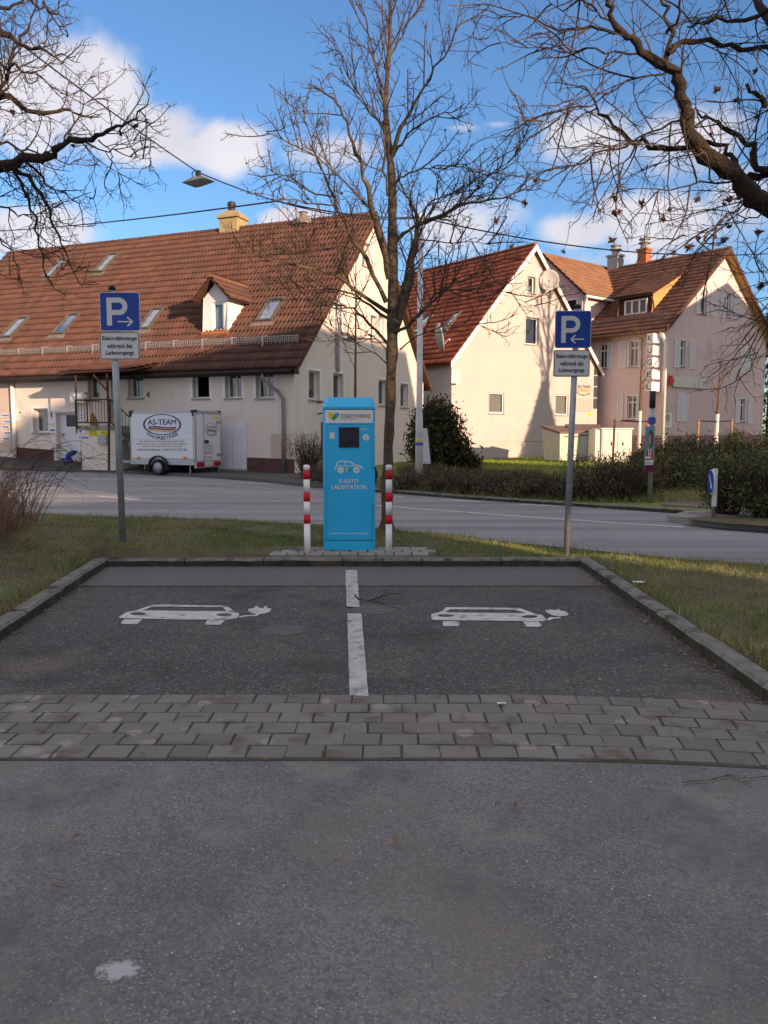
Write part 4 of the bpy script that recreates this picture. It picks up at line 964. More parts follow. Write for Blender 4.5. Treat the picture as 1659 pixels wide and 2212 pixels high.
# meter box, mailbox
q = rect(f1, '2', 468, 322, 554, 388); mb = MB(); mbox(mb, MF, q[0], q[1], q[2], q[3], -.3, -.002); mx_ = mb.build('meter_box', 'panel_white', h1)
mb = MB(); mbox(mb, MF, q[0] + .45, q[1] - .05, q[2] + .08, q[3] - .08, -.31, -.301); mb.build('door_panel', 'trim', mx_)
def onwall(v, x0, y0, x1, y1, dep): 
    f = lambda p: (hit(h1, p, (0, -dep, 0), Y0).x, hit(h1, p, (0, -dep, 0), Y0).z)
    return rect(f, v, x0, y0, x1, y1)
LWD = PD_ - .1
q = onwall('2', 622, 588, 676, 642, LWD); mb = MB(); mb.box(q[0], q[1], -LWD - .14, -LWD - .002, q[2], q[3], ch=.02); mb.build('mailbox', 'zinc', h1)
# wall signs (each a thing of its own, fixed to the house wall)
def wsign(root, q, ydep, mat, label, parts=(), cat='sign', name='wall_sign'):
    w_, h_ = q[1] - q[0], q[3] - q[2]
    wm = root.matrix_basis @ Vector(((q[0] + q[1]) / 2, ydep, q[2]))
    o = thing(name, wm, label, cat, rz=root.matrix_basis.to_euler().z)
    mb = MB(); mb.box(-w_ / 2, w_ / 2, -.014, 0, 0, h_); mb.build('plate', mat, o)
    for p in parts: p(o, w_, h_)
    return o
def bars(rows, mat, x0=-.42, x1=.42):
    def fn(o, w_, h_):
        mb = MB()
        for (b0, b1, e) in rows:
            x = x0
            while x < e:
                l = random.uniform(.10, .22); l = min(l, e - x); mb.box(x * w_, (x + l) * w_, -.017, -.0145, b0 * h_, b1 * h_); x += l + .04
        mb.build('print', mat, o)
    return fn
def txt(s, mat, cx, cy, fw_, fh_):
    return lambda o, w_, h_: text(s, w_ * fw_, h_ * fh_, mat, o, (w_ * cx, -.014, h_ * cy))
for (v, c, lab) in (('2', (555, 553, 606, 593), 'yellow no parking plate on the landing wall, left of the two beside the grey mailbox'), ('2', (625, 560, 669, 588), 'yellow no parking plate directly above the grey mailbox')):
    q = onwall(v, *c, LWD); wsign(h1, q, -LWD - .004, 'yellow_sign', lab, [txt('Parken', 'sign_black', 0, .68, .72, .2), txt('verboten', 'sign_black', 0, .32, .84, .2)])
q = rect(f1, '2', 718, 612, 748, 656); wsign(h1, onwall('2', 716, 612, 750, 656, PD_), -PD_ + .02, 'yellow_sign', 'yellow no parking plate beside the stair, partly behind the left sign pole', [txt('Parken', 'sign_black', 0, .68, .72, .2), txt('verboten', 'sign_black', 0, .32, .84, .2)])
def reddot(o, w_, h_):
    mb = MB(); mb.lathe([(.2 * h_, -.017), (.2 * h_, -.0145)], 16, 'y', at=(-.22 * w_, 0, h_ * .62)); mb.build('red_disc', 'red_print', o)
wsign(h1, rect(f1, '2', 116, 432, 154, 470), -.004, 'panel_white', 'small cream plate with a red disc between the white pipe and the lower window', [reddot, bars([(.15, .24, .4)], 'grey_print')])
wsign(h1, onwall('2', 490, 550, 536, 586, LWD), -LWD - .004, 'panel_white', 'small cream plate with a red disc on the landing wall', [reddot, bars([(.15, .24, .4)], 'grey_print')])
wsign(h1, onwall('2', 492, 594, 556, 612, LWD), -LWD - .004, 'panel_white', 'white and blue parking space plate on the landing wall', [txt('P', 'plate_blue', -.38, .5, .14, .8), bars([(.2, .8, .45)], 'plate_blue', -.25)])
for k, (x0, y0, x1) in enumerate(((5, 455, 66), (18, 493, 76), (8, 528, 68), (20, 565, 78), (10, 600, 70))):
    wsign(h1, rect(f1, '2', x0, y0, x1, y0 + 18), -.045, 'panel_white', ['topmost', 'second', 'middle', 'fourth', 'lowest'][k] + ' of five parking space plates stacked on the pale panel', [txt('P', 'plate_blue', -.38, .5, .14, .8), bars([(.2, .8, .45)], 'plate_blue', -.25)])
wsign(h1, rect(f1, '2', 306, 493, 350, 572), -.004, 'panel_white', 'white notice board with a blue bar below the house number six', [bars([(.62, .66, .4), (.72, .75, .3), (.5, .53, .42)], 'lgrey_print'), lambda o, w_, h_: MB().box(-.35 * w_, .35 * w_, -.018, -.0145, .14 * h_, .26 * h_).build('blue_bar', 'plate_blue', o)])
wsign(h1, rect(f1, '2', 492, 440, 528, 500), -.004, 'panel_white', 'pale notice sheet on the wall behind the porch railing', [bars([(.3, .36, .4), (.6, .66, .4)], 'plate_blue')])
for (s_, v, c) in (('4', '2', (909, 315, 934, 356)), ('6', '2', (316, 438, 338, 478))):
    q = rect(f1, v, *c); wm = h1.matrix_basis @ Vector(((q[0] + q[1]) / 2, -.01, (q[2] + q[3]) / 2))
    o = text(s_, q[1] - q[0], q[3] - q[2], 'sign_black', None, (0, 0, 0), name='house_number'); o.matrix_basis = Matrix.Translation(wm) @ Matrix.Rotation(-A1, 4, 'Z')
    tag(o, 'black house number %s on the cream wall' % ('four' if s_ == '4' else 'six'), 'house number')
# broom and boot brush
b0 = h1.matrix_basis @ p1('2', 585, 540, PD_ - .25); b0.z = h1.matrix_basis.translation.z + lz
o = thing('broom', b0, 'straw broom leaning behind the rusty porch railing', 'broom', rz=-A1)
mb = MB(); mb.tube([(-.05, 0, .3), (-.28, .1, 1.35)], .015, 6); mb.build('handle', 'stake', o)
mb = MB(); mb.tube([(.02, 0, .0), (0, 0, .18), (-.06, 0, .45), (-.08, 0, .5)], [.16, .14, .06, .02], 8); mb.build('bristles', 'straw', o)
sx_ = f1(px('2', 455, 740)); b0 = h1.matrix_basis @ Vector((sx_[0], -.22, basez(sx_[0])))
o = thing('boot_brush', b0, 'blue plastic shoe brush on the doorstep of number six', 'brush', rz=-A1)
mb = MB(); mb.box(-.32, .05, -.12, .12, 0, .12, ch=.02); mb.build('base', 'bootblue', o)
mb = MB(); mb.add([(-.1, -.1, .1), (.25, -.1, .25), (.38, -.1, .42), (.2, -.1, .42), (-.1, -.1, .25)] + [(-.1, .1, .1), (.25, .1, .25), (.38, .1, .42), (.2, .1, .42), (-.1, .1, .25)], [(0, 1, 2, 3, 4), (9, 8, 7, 6, 5), (0, 1, 6, 5), (1, 2, 7, 6), (2, 3, 8, 7), (3, 4, 9, 8), (4, 0, 5, 9)]); mb.build('bristle_head', 'bootblue', o)
# pavement in front of the long house
mb = MB(); vs = []; npv = 24
for i in range(npv + 1):
    x = -HL - 6 + (HL + 9.) * i / npv
    a = h1.matrix_basis @ Vector((x, .1, 0)); zf = basez(min(x, 0))
    b = h1.matrix_basis @ Vector((x, -1.2, 0)); 
    e = Vector((b.x, lerp_pts(FARE, b.x), 0))
    c = a.lerp(e, .5); vs += [(a.x, a.y, zf), (c.x, c.y, .10 + (zf - .10) * .42), (e.x, e.y + .02, .10), (e.x, e.y - .1, .095), (e.x, e.y - .1, -.05)]
mb.add(vs, [(5 * i + j, 5 * i + 5 + j, 5 * i + 6 + j, 5 * i + 1 + j) for i in range(npv) for j in range(4)])
o = mb.build('pavement', 'pavement', None, True); o['kind'] = 'structure'
# ---------------------------------------------------------------- house 2: white gable house
A2 = R(38); gx2 = Vector((math.cos(A2), math.sin(A2), 0))
ap2 = AT(1151.5, 531, 48.0)
tmp = thing('tmp', (ap2.x, ap2.y, 0), '', '', rz=A2)
l2 = hit(tmp, (967, 790.6), (0, 0, 0), Y0); r2 = hit(tmp, (1296, 801), (0, 0, 0), Y0); bpy.data.objects.remove(tmp)
HB = (abs(l2.x) + abs(r2.x)) / 2 - .25; EZ2 = (l2.z + r2.z) / 2 + .15; AZ2 = ap2.z - .15; W2 = 2 * HB; D2 = 11.0
org2 = ap2 - gx2 * HB; h2 = thing('white_house', (org2.x, org2.y, 0), 'white plastered house with a steep red tiled roof, gable marked with an oval painter sign', 'house', rz=A2)
def f2(p): q = hit(h2, p, (0, 0, 0), Y0); return q.x, q.z
M2 = lambda a, b, d: (a, d, b)
H2 = [rect(f2, '5', 1024, 436, 1082, 566), rect(f2, '5', 1004, 762, 1112, 976), rect(f2, '7', 712, 180, 832, 342), rect(f2, '7', 1244, 196, 1345, 356)]
wall(h2, 'gable_wall', [(0, -.3), (W2, -.3), (W2, EZ2), (HB, AZ2), (0, EZ2)], H2, M2, 'whitewall', .2)
for i, h in enumerate(H2): window(h2, M2, h, .2 if i < 2 else .1, .1 if i < 2 else .05, mull=False, curtain=(0, 1, 0, 1) if i >= 2 else ((0, 1, 0, .5) if i == 0 else None), trimmat='whitewall')
mb = MB()
for x in (0, W2): mb.quad((x, 0, -.3), (x, D2, -.3), (x, D2, EZ2), (x, 0, EZ2))
mb.add([(0, D2, -.3), (W2, D2, -.3), (W2, D2, EZ2), (HB, D2, AZ2), (0, D2, EZ2)], [(0, 1, 2, 3, 4)]); mb.build('side_wall', 'whitewall', h2)
zl = f2(px('7', 900, 562))[1]; mb = MB(); mbox(mb, M2, 0, W2, zl - .05, zl + .02, -.03, -.001); mb.build('string_course', 'whitewall', h2)
def gable_roof(root, HBx, Dx, EZx, AZx, ovs, ovg, matdeck, name='roof', y_start=0.):
    pt_ = math.atan2(AZx - EZx, HBx); mb = MB(); t_ = .12
    for sg in (0, 1):
        mp = (lambda x, y, z: (x, y, z)) if not sg else (lambda x, y, z: (2 * HBx - x, y, z))
        a = [(-ovs, -ovg, EZx - ovs * math.tan(pt_)), (HBx, -ovg, AZx), (HBx, Dx + ovg, AZx), (-ovs, Dx + ovg, EZx - ovs * math.tan(pt_))]
        n_ = Vector((-math.sin(pt_), 0, math.cos(pt_)))
        lo = [mp(*p) for p in a]; hi = [mp(*(Vector(p) + n_ * t_)) for p in a]
        hi[1] = (HBx, -ovg, AZx + t_ / math.cos(pt_)); hi[2] = (HBx, Dx + ovg, AZx + t_ / math.cos(pt_))
        mb.add(lo + hi, [(0, 1, 2, 3), (4, 5, 6, 7), (0, 1, 5, 4), (1, 2, 6, 5), (2, 3, 7, 6), (3, 0, 4, 7)])
    return mb.build(name, matdeck, root), pt_
roof2, P2 = gable_roof(h2, HB, D2, EZ2, AZ2, .25, .22, 'tile2')
n2 = Vector((-math.sin(P2), 0, math.cos(P2))); u2 = Vector((math.cos(P2), 0, math.sin(P2)))
e2 = Vector((-.25, D2 + .2, EZ2 - .25 * math.tan(P2))) + n2 * .12; S2 = (HB + .25) / math.cos(P2)
tile_roof(h2, roof2, e2, (0, -1, 0), u2, D2 + .4, S2 - .1, .36, .42, 'tile2', nobj=300, amp=.055)
mb = MB(); n_ = 26; zt = AZ2 + .12 / math.cos(P2)
for i in range(n_):
    y0_ = -.22 + (D2 + .4) * i / n_; y1_ = y0_ + (D2 + .4) / n_ + .02; vs = []
    for (y, r_) in ((y0_, .18), (y1_, .15)):
        for j in range(7): t = math.pi * j / 6; vs.append((HB + r_ * math.cos(t), y, zt + r_ * .9 * math.sin(t)))
    mb.add(vs, [(j, j + 1, 8 + j, 7 + j) for j in range(6)] + [tuple(range(7))])
rg = mb.build('ridge_tiles', 'tile2', roof2, tint=np.repeat(np.random.rand(n_), 14)); rg['kind'] = 'stuff'
mb = MB()
for sg in (0, 1):
    q = [(-.3, -.24, EZ2 - .3 * math.tan(P2) - .12), (HB, -.24, AZ2 - .14), (HB, -.24, AZ2 + .2), (-.3, -.24, EZ2 - .3 * math.tan(P2) + .2)]
    if sg: q = [(W2 - x, y, z) for x, y, z in q]
    mb.prism(q, (0, -.05, 0))
mb.build('barge_board', 'trim', roof2)
for c in (((345, 880), (395, 885), (490, 722), (435, 728)), ((110, 895), (170, 900), (255, 755), (198, 755))):
    skylight(h2, roof2, [px('5', *p) for p in c], e2, n2)
# painter's sign written on the gable
def oval_logo(parent, fn, w_, h_, cols_=('navy', 'navy', 'red_print', 'gold_print', 'navy'), lw=.045):
    """fn(a, b, d); centre at 0, full width w_, oval height h_"""
    mb = MB(); n_ = 48
    vs = []
    for i in range(n_):
        t = 2 * math.pi * i / n_
        for k in (1, 1 - lw * 2): vs.append(fn(w_ / 2 * k * math.cos(t), h_ / 2 * (k if k == 1 else 1 - lw * 2 * .8) * math.sin(t), -.004))
    mb.add(vs, [(2 * i, 2 * i + 1, (2 * i + 3) % (2 * n_), (2 * i + 2) % (2 * n_)) for i in range(n_)]); mb.build('oval_ring', cols_[0], parent)
    text('AS-TEAM', w_ * .74, h_ * .25, cols_[1], parent, (0, 0, 0), fn=lambda a, b, d: fn(a, b + h_ * .12, -.004))
    for k in range(3):
        m2 = MB(); vs = []; ns_ = 16
        for i in range(ns_ + 1):
            u = i / ns_; a = (u - .5) * w_ * .72; b = -h_ * (.10 + .085 * k) - h_ * .03 * math.sin((u * 1.0) * 2 * math.pi * .95 + .3) * -1.0
            vs += [fn(a, b, -.004), fn(a, b - h_ * .06, -.004)]
        m2.add(vs, [(2 * i, 2 * i + 2, 2 * i + 3, 2 * i + 1) for i in range(ns_)]); m2.build('wave_stripe', (cols_[1], cols_[2], cols_[3])[k], parent)
    rr = w_ * .9
    text('MALERBETRIEB', w_ * .82, h_ * .15, cols_[4], parent, (0, 0, 0), bend=(rr, 0), fn=lambda a, b, d: fn(a, b - h_ * .63, -.004))
q = rect(f2, 'x', 372, 62, 720, 300); wm = h2.matrix_basis @ Vector(((q[0] + q[1]) / 2, -.02, (q[2] + q[3]) / 2))
o = thing('painter_sign', wm, 'oval painter firm lettering on the white gable wall', 'sign', rz=A2)
oval_logo(o, lambda a, b, d: (a, d, b), q[1] - q[0], q[3] - q[2], ('lgrey_print', 'grey_print', 'gold_print', 'gold_print', 'lgrey_print'), .02)
dz = (q[3] - q[2]); mb = MB()
for k in range(5):
    x = -.52 * (q[1] - q[0]); b = -dz * (1.02 + .24 * k)
    while x < .5 * (q[1] - q[0]): l = random.uniform(.12, .4); mb.box(x, min(x + l, .52 * (q[1] - q[0])), -.003, .0, b - .05, b + .05); x += l + .07
mb.build('word_row', 'lgrey_print', o)
q = rect(f2, 'x', 640, 706, 714, 768); wsign(h2, q, -.004, 'yellow_sign', 'small yellow warning plate low on the white gable', [bars([(.3, .6, .2)], 'sign_black', -.2)])
# satellite dishes
def dish(root, p, ydep, r_, label, face=(0, -1, .35), armlen=.5, mat='dish'):
    wm = root.matrix_basis @ Vector(p); o = thing('satellite_dish', wm, label, 'satellite dish', rz=root.matrix_basis.to_euler().z)
    d = Vector(face).normalized(); B_ = d.to_track_quat('Z', 'Y').to_matrix()
    mb = MB(); prof = [(r_ * k / 6, .28 * r_ * (k / 6) ** 2) for k in range(0, 7)]; vs = []; fs = []; kk = 20
    for (rr, zz) in prof:
        for j in range(kk): vs.append(B_ @ Vector((max(rr, .002) * math.cos(2 * math.pi * j / kk), max(rr, .002) * math.sin(2 * math.pi * j / kk) * 1.08, zz)) + d * armlen)
    for i in range(6):
        for j in range(kk): fs.append((i * kk + j, i * kk + (j + 1) % kk, (i + 1) * kk + (j + 1) % kk, (i + 1) * kk + j))
    mb.add(vs, fs); ob = mb.build('reflector', mat, o, True)
    so = ob.modifiers.new('thick', 'SOLIDIFY'); so.thickness = .02
    mb = MB(); mb.tube([(0, 0, 0), d * armlen * .95], .03, 6); mb.tube([d * armlen - Vector((0, 0, r_ * .95)), d * (armlen + r_ * .95) - Vector((0, 0, r_ * .25))], .018, 6); mb.build('arm', mat, o)
    mb = MB(); c = d * (armlen + r_ * .95) - Vector((0, 0, r_ * .25)); mb.box(c.x - .05, c.x + .05, c.y - .06, c.y + .06, c.z - .05, c.z + .05); mb.build('receiver', mat, o)
c = f2(px('5', 1198, 490)); dish(h2, (c[0] - .1, -.03, c[1]), 0, .58, 'large round satellite dish near the right edge of the white gable', face=(-.95, -.85, .12))
c = hit(h2, px('5', 250, 940), (-.4, 0, 0), X0); dish(h2, (-.5, 1.0, EZ2 - .2 + 1.4), 0, .75, 'satellite dish on a mast at the eave of the red roof, seen edge on', face=(1, -.55, .2), armlen=.2)
# blank grey board on the gable near the eave
q = rect(f2, '5', 232, 1178, 450, 1288); wsign(h2, (max(q[0], -.3), q[1], q[2], q[3]), -.3, 'cabinet', 'blank grey board at the left corner of the white house below the eave', name='grey_board', cat='board')

# ---------------------------------------------------------------- house 3: pink house
A3 = R(40); c3 = AT(1428, 940, 49.0)
h3 = thing('pink_house', (c3.x, c3.y, 0), 'pink two storey house with white shutters and a brown tiled roof with dormer', 'house', rz=A3)
def g3(p): q = hit(h3, p, (0, 0, 0), Y0); return q.x, q.z
def f3(p): q = hit(h3, p, (0, 0, 0), X0); return q.y, q.z
a3 = g3((1562, 535)); HB3, AZ3 = a3[0], a3[1] - .2; W3 = 2 * HB3
EZ3 = (g3((1430, 709))[1] + f3((1420, 711))[1]) / 2 + .25; D3 = 15.
MG3 = lambda a, b, d: (a, d, b); MF3 = lambda a, b, d: (d, a, b)
HG3 = [rect(g3, '6', 952, 945, 1000, 1152), rect(g3, '6', 1122, 540, 1172, 735), rect(g3, '6', 1322, 572, 1362, 760), rect(g3, '8', 1432, 226, 1476, 408)]
wall(h3, 'gable_wall', [(0, -.3), (W3, -.3), (W3, EZ3), (HB3, AZ3), (0, EZ3)], HG3, MG3, 'pink', .16)
HF3 = [rect(f3, '6', 308, 975, 372, 1165), rect(f3, '6', 548, 948, 620, 1155), rect(f3, '8', 530, 203, 604, 388)]
wall(h3, 'facade_wall', [(0, -.3), (D3, -.3), (D3, EZ3), (0, EZ3)], HF3, MF3, 'pink', .16)
mb = MB(); mb.quad((W3, 0, -.3), (W3, D3, -.3), (W3, D3, EZ3), (W3, 0, EZ3)); mb.add([(0, D3, -.3), (W3, D3, -.3), (W3, D3, EZ3), (HB3, D3, AZ3), (0, D3, EZ3)], [(0, 1, 2, 3, 4)]); mb.build('rear_wall', 'pink', h3)
for h in HG3: window(h3, MG3, h, .16, .06, transom=.28)
for h in HF3: window(h3, MF3, h, .16, .06, transom=.28)
for (v, c) in (('6', (906, 938, 946, 1162)), ('6', (1030, 946, 1072, 1175)), ('6', (1084, 525, 1118, 735)), ('6', (1200, 545, 1240, 750)), ('6', (1278, 555, 1318, 765)), ('6', (1382, 575, 1422, 778)),
               ('8', (928, 186, 970, 408)), ('8', (972, 186, 1016, 410)), ('8', (1396, 220, 1430, 420)), ('8', (1496, 226, 1534, 425)), ('6', (1436, 990, 1474, 1205)), ('6', (1476, 990, 1515, 1210))):
    q = rect(g3, v, *c); shutter(h3, MG3, *q)
for (v, c) in (('6', (246, 970, 300, 1170)), ('6', (374, 960, 418, 1172)), ('6', (470, 950, 524, 1168)), ('6', (622, 940, 658, 1160)), ('8', (455, 192, 502, 400)), ('8', (606, 190, 646, 400))):
    q = rect(f3, v, *c); shutter(h3, MF3, *q)
q = rect(g3, '6', 1242, 290, 1278, 378); mb = MB(); ring(mb, MG3, *q, .08, -.05, -.002); vo_ = mb.build('attic_vent', 'shutter', h3); mb = MB(); mbox(mb, MG3, q[0] + .08, q[1] - .08, q[2] + .08, q[3] - .08, -.02, -.003); mb.build('vent_panel', 'cabinet', vo_)
zp = g3(px('8', 1000, 520))[1]
mb = MB(); mbox(mb, MG3, -.04, W3, -.3, zp, -.04, -.001); mbox(mb, MF3, 0, D3, -.3, zp, -.041, -.002); mb.build('plinth', 'pinkbase', h3)
roof3, P3 = gable_roof(h3, HB3, D3, EZ3, AZ3, .55, .45, 'barge')
n3 = Vector((-math.sin(P3), 0, math.cos(P3))); u3 = Vector((math.cos(P3), 0, math.sin(P3)))
e3 = Vector((-.55, D3 + .4, EZ3 - .55 * math.tan(P3))) + n3 * .12; S3 = (HB3 + .55) / math.cos(P3)
tile_roof(h3, roof3, e3, (0, -1, 0), u3, D3 + .85, S3 - .1, .40, .44, 'tile3', nobj=300, amp=.06)
mb = MB()
for sg in (0, 1):
    q = [(-.6, -.46, EZ3 - .6 * math.tan(P3) - .1), (HB3, -.46, AZ3 - .12), (HB3, -.46, AZ3 + .22), (-.6, -.46, EZ3 - .6 * math.tan(P3) + .24)]
    if sg: q = [(W3 - x, y, z) for x, y, z in q]
    mb.prism(q, (0, -.06, 0))
mb.build('barge_board', 'barge', roof3)
mb = MB()
q = [(HB3, -.44, AZ3 - .01), (W3 + .55, -.44, EZ3 - .55 * math.tan(P3) - .01), (W3 + .55, -.01, EZ3 - .55 * math.tan(P3) - .01), (HB3, -.01, AZ3 - .01)]; mb.quad(*q); mb.build('verge_soffit', 'tanboard', roof3)
ez3 = EZ3 - .55 * math.tan(P3)
mb = MB(); mb.tube([(-.62, -.4, ez3 + .02), (-.62, D3, ez3 + .02)], .1, 8); mb.build('gutter', 'barge', h3, True)
mb = MB(); mb.tube([(-.55, -.1, ez3 - .05), (-.45, -.2, ez3 - .35), (-.02, -.14, ez3 - .75), (-.02, -.14, .3)], .11, 10); mb.build('downpipe', 'trim', h3, True)
mb = MB()
sg3 = e3 + u3 * 1.15; 
for k in range(3): mb.tube([(sg3.x, 0, sg3.z + .12 + .13 * k), (sg3.x, D3 * .55, sg3.z + .12 + .13 * k)], .02, 4)
for i in range(70): mb.box(sg3.x - .01, sg3.x + .01, i * .118, i * .118 + .025, sg3.z + .1, sg3.z + .4)
sgo = mb.build('snow_guard', 'lead', roof3)
# cross gable towards the white house
ce = f3((1266, 634)); ca = f3((1179, 552)); yw, zc = ce; hy = ca[0] - yw; ztop = ca[1]
lm = lambda z: (z - EZ3) / math.tan(P3)                     # x where the main roof reaches z
mb = MB(); mb.add([(-.05, yw, EZ3 - 1.), (-.05, yw + 2 * hy, EZ3 - 1.), (-.05, yw + 2 * hy, zc), (-.05, yw + hy, ztop - .1), (-.05, yw, zc)], [(0, 1, 2, 3, 4)])
mb.add([(-.05, yw, EZ3 - .8), (-.05, yw, zc), (lm(zc) + .3, yw, zc), (lm(EZ3), yw, EZ3 - .8)], [(0, 1, 2, 3)]); cg = mb.build('cross_gable', 'pink', h3)
qw = rect(f3, '6', 62, 625, 132, 705); mb = MB(); mbox(mb, MF3, qw[0], qw[1], qw[2], qw[3], -.06, -.055); mb.build('pane', 'screen', cg)
mb = MB(); ring(mb, MF3, qw[0] - .1, qw[1] + .1, qw[2] - .1, qw[3] + .1, .1, -.1, -.053); mb.build('window_frame', 'pvc', cg)
qs = rect(f3, '6', 138, 615, 182, 708); shutter(cg, lambda a, b, d: (d - .055, a, b), *qs)
pc = math.atan2(ztop - zc, hy); xr_ = lm(ztop) + .2
for sg in (0, 1):
    ed = Vector((-1, 0, 0)) if not sg else Vector((1, 0, 0))
    ys = yw - .3 if not sg else yw + 2 * hy + .3; zs = zc - .3 * math.tan(pc)
    upc = Vector((0, math.cos(pc) * (1 if not sg else -1), math.sin(pc))); nn = Vector((0, -math.sin(pc) * (1 if not sg else -1), math.cos(pc)))
    Sc = (hy + .3) / math.cos(pc); A_ = Vector((-.5, ys, zs)); B_ = Vector((xr_, ys, zs))
    mb = MB(); mb.prism([A_, B_, B_ + upc * Sc, A_ + upc * Sc], nn * .10); cr_ = mb.build('cross_gable_roof', 'barge', cg)
    if not sg: tile_roof(h3, cr_, A_ + nn * .10, (1, 0, 0), upc, xr_ + .5, Sc, .42, .45, 'tile4', mask=lambda u, v: -.5 + u < lm(zs + v * math.sin(pc)) + .5, nobj=150, amp=.035)
mb = MB(); mb.tube([(-.5, yw - .35, zc - .25), (xr_ * .5, yw - .35, zc - .25)], .09, 8); mb.tube([(-.3, yw - .3, zc - .3), (-.2, yw - .1, zc - .7), (-.2, yw - .1, EZ3 - .4)], .07, 8); mb.build('gutter', 'trim', cg)
# shed dormer
R3 = e3 + n3 * .04
dbl = hit(h3, px('6', 515, 742), R3, n3); dbr = hit(h3, px('6', 735, 716), R3, n3); xd = (dbl.x + dbr.x) / 2
dpt3 = lambda x, y: hit(h3, px('6', x, y), (xd, 0, 0), X0)
yl, yr = dpt3(468, 740).y, dpt3(738, 716).y; ztd = (dpt3(465, 592).z + dpt3(705, 578).z) / 2; zbd = (dbl.z + dbr.z) / 2 - .15
tp = hit(h3, px('6', 965, 395), R3, n3); lm3 = lambda z: xd + (z - dbl.z) / math.tan(P3)
mb = MB(); mb.quad((xd, yl, zbd), (xd, yr, zbd), (xd, yr, ztd), (xd, yl, ztd)); sd = mb.build('dormer_front', 'barge', h3)
qd = rect(lambda p: (hit(h3, p, (xd, 0, 0), X0).y, hit(h3, p, (xd, 0, 0), X0).z), '6', 517, 620, 696, 738)
Md = lambda a, b, d: (xd + d - .1, a, b)
mb = MB(); ring(mb, Md, *qd, .09, 0, .09)
for k in (1, 2): am = qd[0] + (qd[1] - qd[0]) * k / 3; mbox(mb, Md, am - .05, am + .05, qd[2] + .09, qd[3] - .09, .0, .09)
wd_ = mb.build('dormer_window', 'pvc', sd)
for k in range(3):
    mb = MB(); a0_ = qd[0] + (qd[1] - qd[0]) * k / 3; mbox(mb, Md, a0_ + .08, a0_ + (qd[1] - qd[0]) / 3 - .08, qd[2] + .09, qd[3] - .09, .05, .06); mb.build('pane', 'glass', wd_)
    mb = MB(); mbox(mb, Md, a0_ + .08, a0_ + (qd[1] - qd[0]) / 3 - .08, qd[2] + .09, qd[3] - .09, .08, .095); mb.build('blind', 'curtain', wd_)
xt = tp.x; ztp = tp.z
mb = MB()
for y in (yl, yr): mb.add([(xd, y, zbd), (xd, y, ztd), (xt, y, ztp + .05), (lm3(zbd), y, zbd)], [(0, 1, 2, 3)])
mb.build('dormer_cheek', 'tanboard', sd)
ps = math.atan2(ztp - ztd, xt - xd); us = Vector((math.cos(ps), 0, math.sin(ps))); ns_ = Vector((-math.sin(ps), 0, math.cos(ps)))
A_ = Vector((xd - .4, yl + .2, ztd - .4 * math.tan(ps))); Ls_ = (yl - yr) + .4; Ss = (xt - xd + .4) / math.cos(ps)
mb = MB(); mb.prism([A_, A_ + Vector((0, -Ls_, 0)), A_ + Vector((0, -Ls_, 0)) + us * Ss, A_ + us * Ss], ns_ * .1); dr_ = mb.build('dormer_roof', 'barge', sd)
tile_roof(h3, dr_, A_ + ns_ * .1, (0, -1, 0), us, Ls_, Ss, .40, .44, 'tile3', nobj=120, amp=.05)
mb = MB(); mb.tube([(xd - .42, yr - .1, ztd - .3), (xd - .3, yr - .15, ztd - .5), (xd - .1, yr - .15, zbd + .3)], .05, 6); mb.build('dormer_downpipe', 'plinth', sd)
# chimneys
for (c, mat, lab) in (((388, 255, 492, 330), 'chim_grey', 'grey'), ((624, 205, 716, 285), 'brick_orange', 'orange')):
    a = hit(h3, px('6', c[0], c[3]), (HB3, 0, 0), X0); b = hit(h3, px('6', c[2], c[1]), (HB3, 0, 0), X0); y0_, y1_ = sorted((a.y, b.y)); wd2 = (y1_ - y0_) * .8
    mb = MB(); mb.box(HB3 - wd2 * .45, HB3 + wd2 * .45, y0_ + .1, y1_ - .1, AZ3 - .6, b.z); mb.box(HB3 - wd2 * .55, HB3 + wd2 * .55, y0_, y1_, b.z - .12, b.z); ch = mb.build('chimney', mat, h3)
    mb = MB(); mb.lathe([(.28, b.z), (.26, b.z + .35), (.42, b.z + .36), (.42, b.z + .45), (.25, b.z + .46), (.25, b.z + .62), (.40, b.z + .63), (.38, b.z + .72)], 12, at=(HB3, (y0_ + y1_) / 2, 0)); mb.build('chimney_pot', 'chim_grey', ch)
# wall boards
q = rect(g3, '8', 886, 50, 1088, 138); wsign(h3, q, -.12, 'cabinet', 'long blank white board high on the pink gable', name='blank_board', cat='board')
q = rect(g3, '8', 1092, 66, 1152, 145); wsign(h3, q, -.12, 'cabinet', 'short blank white board to the right of the long board on the pink gable', name='blank_board', cat='board')
q = rect(g3, '8', 838, 44, 882, 126); wm = h3.matrix_basis @ Vector((q[0], -.2, (q[2] + q[3]) / 2))
hh = (q[3] - q[2]) / 2; ww = q[1] - q[0]; mb = MB(); mb.prism([(0, 0, -hh), (ww * .35, 0, -hh), (ww, 0, 0), (ww * .35, 0, hh), (0, 0, hh)], (0, -.08, 0)); o = mb.build('arrow_sign', 'red_refl'); o.matrix_basis = Matrix.Translation(wm) @ Matrix.Rotation(A3, 4, 'Z'); tag(o, 'red arrow sign pointing to the white board on the pink gable', 'sign')
q = rect(g3, '8', 806, 242, 856, 316); wm = h3.matrix_basis @ Vector(((q[0] + q[1]) / 2, -.12, (q[2] + q[3]) / 2)); mb = MB(); rr = (q[3] - q[2]) / 2
mb.lathe([(rr, -.06), (rr, .06), (rr * .9, .062)], 24, 'y'); o = mb.build('round_sign', 'bin'); o.matrix_basis = Matrix.Translation(wm) @ Matrix.Rotation(A3, 4, 'Z'); tag(o, 'cream round disc sign on the pink wall beside the white downpipe', 'sign')
